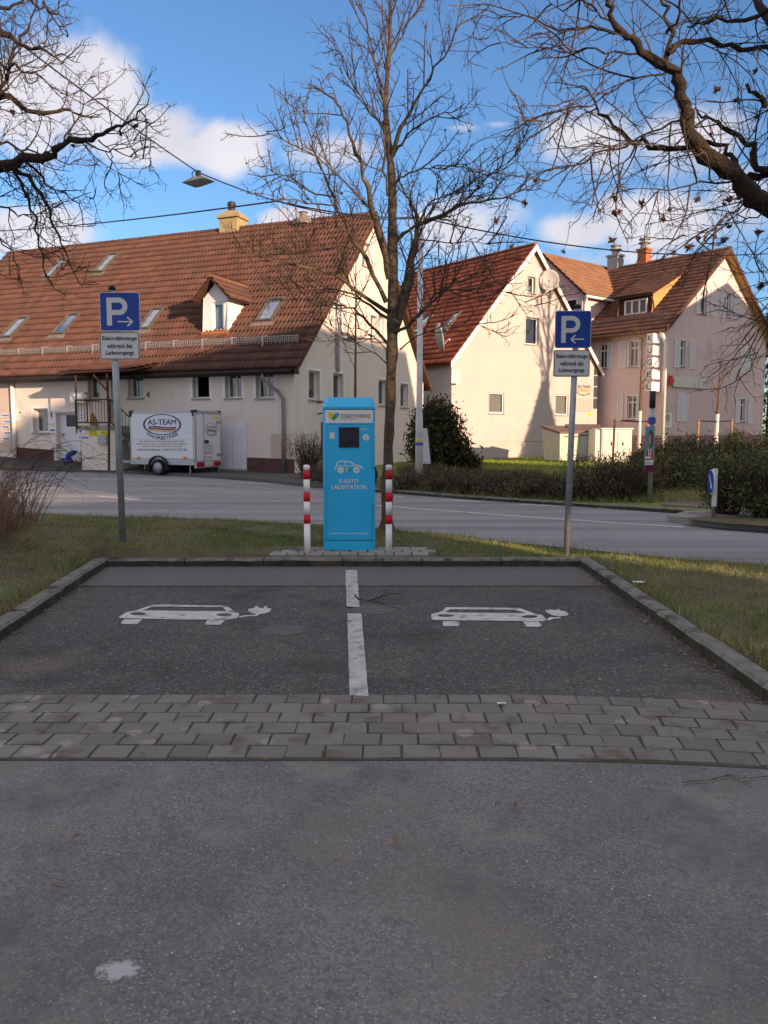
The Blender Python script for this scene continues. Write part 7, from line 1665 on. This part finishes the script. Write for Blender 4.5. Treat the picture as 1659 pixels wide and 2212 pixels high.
# ---- left tree, trunk outside the view
YL = 9.2; lb = Vector((-6.6, 9.6, .25)); lt_ = thing('spreading_tree', lb, 'large bare tree on the left whose twiggy branches hang over the long house roof', 'tree')
T2 = Tree(5); fork = AT(-330, 470, 9.5); root2 = Vector(lb)
cfg2 = dict(levels=4, seg=[0, 6, 5, 3], wob=[0, .15, .2, .25], lift=[0, .03, .03, .01], per_m=[0, 6.2, 8.5, 8.0], ang=[(0, 0), (25, 65), (30, 70), (35, 80)], up=[0, .03, .03, .0], len=[0, .78, .42, .15], rad=[0, .009, .0046, .003], rmin=.002)
T2.pl.append(([p - root2 for p in smooth_pts([lb - Vector((0, 0, .1)), lb + Vector((.05, 0, 1.2)), lb + Vector((.15, 0, 2.6)), fork], 4)], list(np.linspace(.26, .15, 13))))
LIM2 = [([(-900, 1300), (-400, 1120), (0, 1030), (150, 1000), (280, 970), (400, 900), (500, 860), (610, 870), (700, 800), (830, 740), (930, 590)], .085, .004, -.6),
        ([(-900, 1200), (-400, 760), (0, 590), (130, 660), (330, 690), (470, 710), (620, 730)], .06, .005, .8), ([(-700, 900), (-300, 300), (0, 220), (100, 260), (200, 290), (330, 340), (470, 350)], .055, .004, -.5),
        ([(-500, 700), (-200, 600), (0, 560), (90, 310), (160, 200), (220, 60), (230, -60)], .04, .006, .5), ([(-300, 1100), (60, 1040), (150, 1070), (230, 1170), (300, 1280), (340, 1400), (400, 1500), (440, 1640), (510, 1780)], .035, .004, -.4),
        ([(-200, 1080), (60, 1050), (130, 1150), (190, 1290), (240, 1480), (270, 1620), (300, 1750), (370, 1820)], .032, .004, .5), ([(-300, 1000), (0, 880), (120, 930), (260, 960), (420, 1010), (540, 960)], .026, .004, .7),
        ([(150, 1000), (260, 1090), (350, 1180), (480, 1260), (560, 1220)], .018, .003, -.7), ([(-300, 1250), (0, 1290), (120, 1340), (260, 1340), (380, 1290)], .02, .003, .3), ([(-200, 1450), (0, 1480), (90, 1600), (140, 1750), (60, 1700)], .014, .003, .3),
        ([(-300, 60), (50, 60), (150, -20), (230, 30), (300, 50), (400, 30)], .03, .004, .6), ([(270, 10), (310, 80), (360, 170), (420, 230)], .016, .003, -.4), ([(-200, 420), (0, 370), (120, 430), (220, 460), (330, 540), (480, 600)], .022, .003, -.6),
        ([(-300, 700), (-50, 640), (60, 480), (140, 420), (260, 420), (420, 380)], .022, .003, .6), ([(500, 860), (620, 930), (760, 960), (860, 1000), (930, 990)], .014, .003, -.5), ([(610, 870), (690, 960), (700, 1060), (770, 1140)], .012, .002, .3),
        ([(400, 900), (470, 760), (560, 640), (640, 540)], .013, .003, .5), ([(700, 800), (800, 860), (940, 870)], .010, .002, .2)]
for (pts, r0, r1, dr) in LIM2:
    lp = [p - root2 for p in smooth_pts(px_limb('a', pts, YL, dr), 3, .02, T2.rng)]
    T2.pl.append((lp, [r0 + (r1 - r0) * (i / (len(lp) - 1)) ** .75 for i in range(len(lp))])); T2.side(lp, 1, r0, 1, cfg2, t0=.12)
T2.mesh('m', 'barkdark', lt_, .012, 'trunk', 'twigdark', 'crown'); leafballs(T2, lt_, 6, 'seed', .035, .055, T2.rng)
# ---- right tree, trunk outside the view
YR = 8.4; rb0 = Vector((6.2, 8.6, .1)); rt = thing('overhanging_tree', rb0, 'large bare tree on the right with thick dark limbs and clusters of dry leaves', 'tree')
T3 = Tree(23); root3 = Vector(rb0); fork3 = AT(2010, 560, 8.5)
cfg3 = dict(levels=4, seg=[0, 7, 5, 3], wob=[0, .13, .18, .22], lift=[0, -.035, -.03, -.02], per_m=[0, 4.6, 6.0, 5.5], ang=[(0, 0), (25, 70), (25, 65), (30, 70)], up=[0, -.02, -.05, -.04], len=[0, 1.25, .60, .2], rad=[0, .010, .0054, .0036], rmin=.0022)
T3.pl.append(([p - root3 for p in smooth_pts([rb0 - Vector((0, 0, .1)), rb0 + Vector((0, 0, 1.3)), rb0 + Vector((-.1, 0, 2.4)), fork3], 4)], list(np.linspace(.28, .17, 13))))
LIM3 = [([(2500, 1480), (2000, 1330), (1659, 1150), (1560, 1080), (1480, 980), (1380, 920), (1280, 830), (1240, 720), (1190, 620), (1160, 480), (1090, 380), (1000, 310), (900, 220), (820, 150), (770, 50), (750, -60)], .13, .018, -.5),
        ([(1260, 815), (1050, 830), (920, 790), (780, 700), (700, 600), (640, 490), (600, 480)], .042, .005, .5), ([(940, 800), (860, 810), (700, 870), (550, 940), (420, 1010), (300, 1060)], .02, .003, -.5), ([(1470, 980), (1450, 880), (1380, 810), (1290, 790)], .035, .025, .1),
        ([(1085, 370), (1095, 180), (1080, 60), (1060, -40)], .034, .012, .4), ([(1090, 190), (1140, 120), (1170, -20)], .02, .01, -.3), ([(1100, 300), (1180, 250), (1400, 250), (1560, 270), (1700, 290)], .032, .03, .5), ([(1100, 400), (1000, 420), (860, 460), (700, 570), (600, 600), (470, 610), (380, 700), (220, 700)], .016, .003, -.6),
        ([(830, 175), (710, 165), (640, 150), (480, 160), (300, 80), (200, 100), (20, 90)], .022, .003, .6), ([(1000, 320), (800, 290), (640, 280), (480, 290), (300, 260), (150, 240)], .015, .003, -.4), ([(1700, 930), (1610, 940), (1570, 830), (1480, 760), (1380, 700), (1300, 660), (1250, 600)], .05, .012, .3),
        ([(1720, 40), (1540, 100), (1380, 110), (1270, 130), (1210, 150)], .03, .012, .6), ([(1800, 660), (1700, 620), (1640, 585), (1580, 520), (1540, 470)], .05, .016, -.3), ([(1760, 220), (1659, 110), (1600, 0), (1590, -60)], .055, .04, .6), ([(2000, 1000), (1750, 960), (1600, 980), (1500, 1000)], .07, .03, .2),
        ([(1190, 660), (1050, 720), (900, 790), (760, 840), (640, 880)], .016, .003, .7), ([(920, 800), (860, 920), (780, 1030), (720, 1150)], .012, .002, .3), ([(1480, 1010), (1300, 1020), (1100, 1060), (950, 1060), (800, 1050)], .016, .003, -.5), ([(1560, 1090), (1450, 1200), (1330, 1290), (1230, 1330)], .012, .003, -.6),
        ([(1659, 1180), (1560, 1230), (1400, 1260), (1250, 1310), (1150, 1330)], .012, .003, .4), ([(700, 60), (600, 0), (500, 60), (420, -20)], .014, .004, .5), ([(800, 150), (720, 90), (640, 40), (590, -20)], .014, .004, -.4), ([(640, 490), (560, 560), (480, 700), (420, 800)], .009, .002, -.3), ([(2000, 1420), (1900, 1500), (1760, 1520), (1620, 1530)], .02, .004, -.4), ([(1900, 1500), (1750, 1680), (1650, 1780), (1560, 1900)], .014, .003, -.6), ([(2050, 1700), (1850, 1780), (1680, 1850), (1560, 2080)], .014, .003, -.3)]
for (pts, r0, r1, dr) in LIM3:
    lp = [p - root3 for p in smooth_pts(px_limb('c', pts, YR, dr), 3, .02 if r0 > .03 else .014, T3.rng)]
    T3.pl.append((lp, [r0 + (r1 - r0) * (i / (len(lp) - 1)) ** .75 for i in range(len(lp))])); T3.side(lp, 1, r0, 1, cfg3, t0=.1)
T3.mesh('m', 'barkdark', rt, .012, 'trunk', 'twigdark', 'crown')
clus = [AT(*px('c', x, y), YR - .2) - root3 for x, y in ((362, 1005), (300, 1138), (952, 1138), (800, 1110), (800, 1190), (825, 1185), (1110, 1170), (1070, 1225), (785, 1345), (1270, 1112), (1410, 1140), (1440, 1120), (1495, 1110), (1270, 1335), (1362, 1320), (1415, 1345), (1440, 1270), (1610, 1300), (1130, 1415), (1218, 1385), (514, 1408), (140, 1238), (1370, 500), (1485, 560), (1590, 395), (1595, 655), (1340, 750), (1610, 1610), (1625, 1595), (222, 1380))]
for p in clus:
    leafballs(T3, rt, 1, 'seed', .045, .075, T3.rng, [p]); mb = MB()
    q = p + Vector((T3.rng.uniform(-.12, .12), T3.rng.uniform(-.1, .1), T3.rng.uniform(.2, .4))); mb.tube([q, q.lerp(p, .6) + Vector((.015, 0, 0)), p], [.003, .0025, .002], 4); mb.build('stalk', 'twigdark', rt)
# ---- slender tree before the long house gable
def young(base, topz, label, lean, r0, mat, branches, seed, group=None, whitez=0., zsplit=2.0):
    o = thing('young_tree', base, label, 'tree', group); T = Tree(seed)
    cfg = dict(levels=3, seg=[0, 5, 3], wob=[0, .07, .12], lift=[0, .06, .03], per_m=[0, branches, 2.2], ang=[(0, 0), (35, 60), (30, 60)], up=[0, .25, .1], len=[0, topz * .28, .5], rad=[0, r0 * .30, r0 * .16], rmin=.003)
    pts = smooth_pts([Vector((0, 0, -.1)), Vector((lean * .3, 0, topz * .35)), Vector((lean * .7, 0, topz * .7)), Vector((lean, 0, topz))], 5)
    if whitez:
        mb = MB(); mb.tube([(0, 0, -.1), (lean * .3 * whitez / topz / .35, 0, whitez)], [r0 * 1.04, r0 * .98], 10); mb.build('limewashed_trunk', 'limewash', o, True)
    T.pl.append((pts, list(np.linspace(r0, .008, len(pts))))); T.side(pts[6:], 1, r0, 1, cfg); T.mesh('m', mat, o, .014, 'trunk', mat, 'crown', (8, 4, 3)); return o
yb_ = G(767, 1052, .05); yb_ = AT(767, 1052, 23.0); yb_.z = .05
t_ = hit(thing('tmp', yb_, '', ''), (767, 540), (0, 0, 0), Y0).z; bpy.data.objects.remove(bpy.data.objects['tmp'])
young(yb_, t_, 'slender young tree with thin upright stem before the cream gable', .05, .055, 'youngbark', 1.6, 31)
for (xb, xt2, lab, sd) in ((622, 635, 'young tree with a limewashed trunk and stake beside the poster pole', 41), (1236, 1258, 'young tree with a limewashed trunk held by a timber frame before the pink gable', 42)):
    b_ = AT(*px('8', xb, 640), 33.0); b_.z = .05; tm = thing('tmp', b_, '', ''); zt_ = hit(tm, px('8', xt2, -280 if sd == 41 else -90), (0, 0, 0), Y0).z; zw = hit(tm, px('8', xt2, 325 if sd == 41 else 350), (0, 0, 0), Y0).z; xw = hit(tm, px('8', xt2, 325), (0, 0, 0), Y0).x; bpy.data.objects.remove(tm)
    o = young(b_, zt_, lab, xw * 1.6, .085, 'youngbark', 3.2, sd, whitez=zw)
    zb_ = 2.05
    for sx in (-1, 1): mb = MB(); mb.tube([(sx * .72 - (.3 if sd == 41 else 0), .1, -.1), (sx * .68 - (.3 if sd == 41 else 0), .1, zb_)], .045, 8); mb.build('stake', 'stake', o)
    mb = MB(); mb.tube([(-.72, .1, zb_ - .05), (0, -.05, zb_ - .1), (.7, .1, zb_ - .05)], .035, 6); mb.build('tie', 'darkiron', o)
# ================================================================ SHRUBS
def leafcloud(n_, rx, ry, rz, size, rg, clump=26, up=.3, squash=.5, bottom=.0):
    C = rg.normal(0, 1, (clump, 3)); C /= np.linalg.norm(C, axis=1)[:, None]; C *= (rg.random((clump, 1)) ** .33); C *= np.array([rx, ry, rz]) * .8
    which = rg.integers(0, clump, n_); P_ = C[which] + rg.normal(0, 1, (n_, 3)) * np.array([rx, ry, rz]) * .24; P_[:, 2] = np.maximum(P_[:, 2], -rz + .02)
    a = rg.normal(0, 1, (n_, 3)); a[:, 2] += up; a /= np.linalg.norm(a, axis=1)[:, None]; b = rg.normal(0, 1, (n_, 3)); b -= a * (a * b).sum(1)[:, None]; b /= np.linalg.norm(b, axis=1)[:, None]
    s_ = size * (.5 + rg.random(n_))[:, None]; V_ = np.stack([P_ - a * s_, P_ + b * s_ * squash, P_ + a * s_, P_ - b * s_ * squash], 1).reshape(-1, 3); V_[:, 2] += rz
    tn = np.clip(rg.random(clump)[which] * .6 + rg.random(n_) * .4, 0, 1); return V_, np.arange(n_ * 4).reshape(-1, 4), np.repeat(tn, 4)
def shrub(base, rx, ry, rz, n_, size, mat, label, cat, group, seed, twigs=60, tmat='twig', name='shrub', up=.3, squash=.5):
    rg = np.random.default_rng(seed); o = thing(name, base, label, cat, group); V_, F_, t_ = leafcloud(n_, rx, ry, rz, size, rg, up=up, squash=squash); np_mesh('foliage', V_, F_, mat, o, tint=t_)
    T = Tree(seed)
    for i in range(twigs):
        t = T.rng.uniform(0, 6.28); e = Vector((rx * T.rng.uniform(.2, 1.0) * math.cos(t), ry * T.rng.uniform(.2, 1.0) * math.sin(t), rz * T.rng.uniform(1.1, 2.1))); s0 = Vector((e.x * .2, e.y * .2, -.05))
        m_ = s0.lerp(e, .5) + Vector((T.rng.gauss(0, .1), T.rng.gauss(0, .1), T.rng.gauss(.05, .1))) * rx; T.pl.append(([s0, m_, e], [.012, .008, .003]))
    T.mesh('m', tmat, o, 1, 'stems', tmat, 'stems', (4, 3, 3)); return o
gB = 'brown leafless shrubs along the far kerb'
SB = [(690, 1050, 24.5, .55, .5), (720, 1056, 23.2, .8, .55), (880, 1064, 20.8, .85, .5), (955, 1072, 20.0, .9, .62), (1020, 1074, 19.4, .8, .58), (1085, 1082, 18.9, .8, .55), (1150, 1086, 18.3, .8, .52), (1215, 1092, 17.9, .8, .6), (1280, 1096, 17.6, .85, .66), (1345, 1098, 17.6, .8, .66), (1385, 1099, 18.2, .6, .5), (1010, 1046, 23.5, .9, .45), (1120, 1046, 23.5, .9, .45), (900, 1040, 24.5, .8, .5)]
SBL = ['dry shrub beside the cream house corner, left of the blue column', 'dry shrub behind the gap between left bollard and blue column', 'low brown shrub between the tree trunk and the pale pole', 'low brown shrub before the dark evergreen bush', 'low brown shrub right of the dark evergreen bush', 'low brown shrub below the lower window of the white gable', 'low brown shrub before the tree shadow on the white gable', 'low brown shrub directly behind the right parking sign post', 'brown shrub before the grey waste container', 'brown shrub before the utility cabinet', 'brown shrub at the foot of the poster pole', 'small brown shrub on the lawn edge near the evergreen bush', 'small brown shrub on the lawn edge before the white gable', 'small brown shrub at the foot of the pale pole']
for i, (x, y, Y_, rx, rz) in enumerate(SB):
    b_ = AT(x, y, Y_); b_.z = .05; shrub(b_, rx, rx * .8, rz * (.55 if i not in (8, 9, 10) else .8), 1500, .045, 'brownshrub', SBL[i], 'shrub', gB, 100 + i, 120, 'twig', up=.9, squash=.22)
b_ = AT(667, 1046, 26); b_.z = .08; shrub(b_, .7, .6, .75, 1500, .05, 'brownshrub', 'dry brown shrub at the corner of the cream house below the downpipe', 'shrub', None, 131, 140, 'twig', up=1., squash=.2)
# dark conifer bush beside the pale pole
b_ = AT(945, 1005, 29.); b_.z = .05; o = thing('conifer_bush', b_, 'big dark evergreen bush beside the pale pole', 'bush'); rg = np.random.default_rng(3)
for k, (dx, dz, rx, rz, n_) in enumerate(((0, .0, 1.05, 1.15, 5200), (.15, .9, .75, 1.0, 2600), (-.5, .2, .65, 1.1, 1800), (.75, .05, .7, .65, 1800), (-.15, 1.25, .45, .75, 1200), (1.2, .0, .45, .42, 600))):
    V_, F_, t_ = leafcloud(n_, rx, rx * .85, rz, .085, rg, 30, 1.0, .32); V_[:, 0] += dx; V_[:, 2] += dz; np_mesh('foliage', V_, F_, 'thuja', o, tint=t_)
mb = MB(); mb.tube([(0, 0, -.1), (.05, 0, 1.2), (.1, 0, 2.4)], [.1, .07, .03], 8); mb.build('trunk', 'barkdark', o)
# evergreen hedge beyond the road and bush on the island
gE = 'evergreen shrubs before the pink house'
GEL = ['evergreen shrub just right of the poster pole', 'evergreen shrub behind the footpath gap', 'evergreen shrub behind the round blue sign', 'evergreen shrub behind the wide end of the island', 'rear evergreen shrub below the white downpipe of the pink house', 'rear evergreen shrub under the timber framed young tree', 'rear evergreen shrub below the small dark conifer', 'small evergreen shrub between utility cabinet and poster pole']
for i, (x, y, Y_, rx, rz) in enumerate(((1440, 1072, 20.5, .9, .85), (1505, 1066, 21.5, 1.0, .8), (1580, 1066, 21, 1.05, .85), (1650, 1066, 21, 1.1, .85), (1470, 1020, 26, 1.1, .9), (1540, 1020, 26, 1.2, .9), (1625, 1020, 26, 1.3, .9), (1395, 1025, 26.5, .6, .6))):
    b_ = AT(x, y, Y_); b_.z = .05; shrub(b_, rx, rx * .8, rz * (.6 if i < 4 else .8), 2600, .05, 'evergreen', GEL[i], 'shrub', gE, 200 + i, 90, up=.5, squash=.4)
b_ = AT(1570, 1120, 14.2); b_.z = .1; shrub(b_, .62, .5, .48, 2600, .034, 'evergreen', 'dark leafy bush on the traffic island around the blue round sign', 'bush', None, 221, 260, up=.6, squash=.4, name='island_bush')
b_ = AT(1655, 1125, 13.6); b_.z = .1; shrub(b_, .62, .5, .52, 2600, .034, 'evergreen', 'dark leafy bush at the wide end of the traffic island', 'bush', None, 222, 260, up=.6, squash=.4, name='island_bush')
b_ = AT(1545, 1000, 23.); b_.z = .75; shrub(AT(1540, 1012, 22.6), .55, .4, .2, 420, .06, 'goldbush', 'sunlit yellow green branches lying on top of the hedge', 'bush', None, 230, 14, 'stake', name='yellow_bush', up=.3, squash=.45)
b_ = AT(1588, 990, 30); b_.z = .9; o = thing('small_conifer', AT(1588, 985, 30), 'small dark conifer before the pink plinth', 'tree'); V_, F_, t_ = leafcloud(700, .55, .5, .5, .07, np.random.default_rng(9), 16, .8, .25); np_mesh('crown', V_, F_, 'evergreen', o, tint=t_); mb = MB(); mb.tube([(0, 0, -1.0), (0, 0, .8)], .05, 6); mb.build('trunk', 'barkdark', o)
# dark conifer at the right edge behind the pink house
def conifer(base, h_, r_, label, seed, n_=3500, mat='evergreen'):
    o = thing('conifer', base, label, 'tree'); rg = np.random.default_rng(seed); t = rg.random(n_) ** .7; z = h_ * (.06 + .94 * (1 - t)); rad = r_ * t * (.45 + .6 * rg.random(n_)); a = rg.random(n_) * 6.283
    P_ = np.stack([rad * np.cos(a), rad * np.sin(a), z - rad * .25], 1); d = np.stack([np.cos(a), np.sin(a), -.3 + 0 * a], 1) + rg.normal(0, .3, (n_, 3)); b = np.cross(d, [0, 0, 1.]) ; s_ = .22 * (.5 + rg.random(n_))[:, None]
    V_ = np.stack([P_ - d * s_, P_ + b * s_ * .35, P_ + d * s_, P_ - b * s_ * .35], 1).reshape(-1, 3); np_mesh('crown', V_, np.arange(n_ * 4).reshape(-1, 4), mat, o, tint=np.repeat(rg.random(n_), 4))
    mb = MB(); mb.tube([(0, 0, -.1), (0, 0, h_ * .95)], [.18, .03], 8); mb.build('trunk', 'barkdark', o)
cb_ = AT(1668, 700, 70); cb_.z = 0; conifer(cb_, 14.5, 2.2, 'tall dark conifer behind the pink house', 77)
# trees outside the view that cast shadows on the white gable
tp_ = lt(-9, 38.7); o = thing('bare_street_tree', (tp_.x, tp_.y, 0), 'bare tree beside the road bend', 'tree'); T = Tree(61)
cfgs = dict(levels=4, seg=[0, 5, 4, 3], wob=[0, .1, .14, .2], lift=[0, .05, .05, .02], per_m=[0, 1.5, 1.4, 1.6], ang=[(0, 0), (25, 50), (30, 60), (35, 70)], up=[0, .25, .15, .05], len=[0, 5.6, 2.3, .8], rad=[0, .10, .045, .02], rmin=.008)
pts = smooth_pts([Vector((0, 0, -.1)), Vector((.05, 0, 4)), Vector((0, .1, 8.5)), Vector((.1, 0, 12)), Vector((0, 0, 16.5))], 4); T.pl.append((pts, list(np.linspace(.34, .04, len(pts))))); T.side(pts[7:], 1, .2, 1, cfgs, t0=.05); T.mesh('m', 'bark', o, .03, 'trunk', 'twig', 'crown', (8, 4, 3))
tp_ = lt(-8, 38.4); conifer((tp_.x, tp_.y, 0), 10.0, 4.8, 'dense conifer beside the bare street tree at the road bend', 78, 20000)
# dry reddish stems at the left edge
def stems(name, cx, cy, rx, ry, n_, h0, h1, label, seed, spread=.35):
    rg = random.Random(seed); T = Tree(seed); o = thing(name, (cx, cy, zg(cx, cy)), label, 'dry plants'); Vs = []
    for i in range(n_):
        x = rg.uniform(-rx, rx); y = rg.uniform(-ry, ry); h_ = rg.uniform(h0, h1); d = Vector((rg.gauss(0.12, spread), rg.gauss(0, spread), 1)).normalized(); p0 = Vector((x, y, -.02)); p1 = p0 + d * h_ * .55; p2 = p1 + (d + Vector((rg.gauss(0, .25), rg.gauss(0, .25), -.15))) * h_ * .5
        T.pl.append(([p0, p1, p2], [.0042, .0032, .0018]))
    T.mesh('m', 'rosetwig', o, 1, 'stem', 'rosetwig', 'stems', (4, 3, 3))
    me = o.children[0].data; a = me.attributes.new('tint', 'FLOAT', 'POINT'); a.data.foreach_set('value', np.repeat(np.random.rand(n_), len(me.vertices) // n_).astype(np.float32)); return o
lft = G(10, 1240, .3); stems('dry_stems', -4.78, 8.7, .40, 1.1, 1100, .35, .85, 'dense dry reddish brown stems at the left edge of the verge', 91, .16)
stems('dry_stems', -5.4, 10.6, .5, .7, 420, .4, 1.0, 'thinner dry stems behind the dense reddish clump on the left', 92, .3)
br_ = thing('briar', (-5.3, 11.2, zg(-5.3, 11.2)), 'arching thorny briar shoots reaching over the verge towards the road', 'shrub'); T = Tree(95)
for i in range(26):
    a = T.rng.uniform(-.5, 1.0); h_ = T.rng.uniform(.5, 1.3); l = T.rng.uniform(.6, 1.7); p0 = Vector((T.rng.uniform(-.5, .3), T.rng.uniform(-.8, .8), 0)); d = Vector((math.cos(a), math.sin(a) * .7, 0))
    pts = smooth_pts([p0, p0 + d * l * .3 + Vector((0, 0, h_ * .8)), p0 + d * l * .7 + Vector((0, 0, h_)), p0 + d * l + Vector((0, 0, h_ * .75))], 3); T.pl.append((pts, list(np.linspace(.006, .002, len(pts)))))
    T.side(pts, 1, .004, 1, dict(levels=2, seg=[0, 3], wob=[0, .2], lift=[0, 0], per_m=[0, 5], ang=[(0, 0), (30, 70)], up=[0, .1], len=[0, .28], rad=[0, .0026], rmin=.0015))
T.mesh('m', 'twig', br_, 1, 'shoots', 'twig', 'shoots', (4, 3, 3))
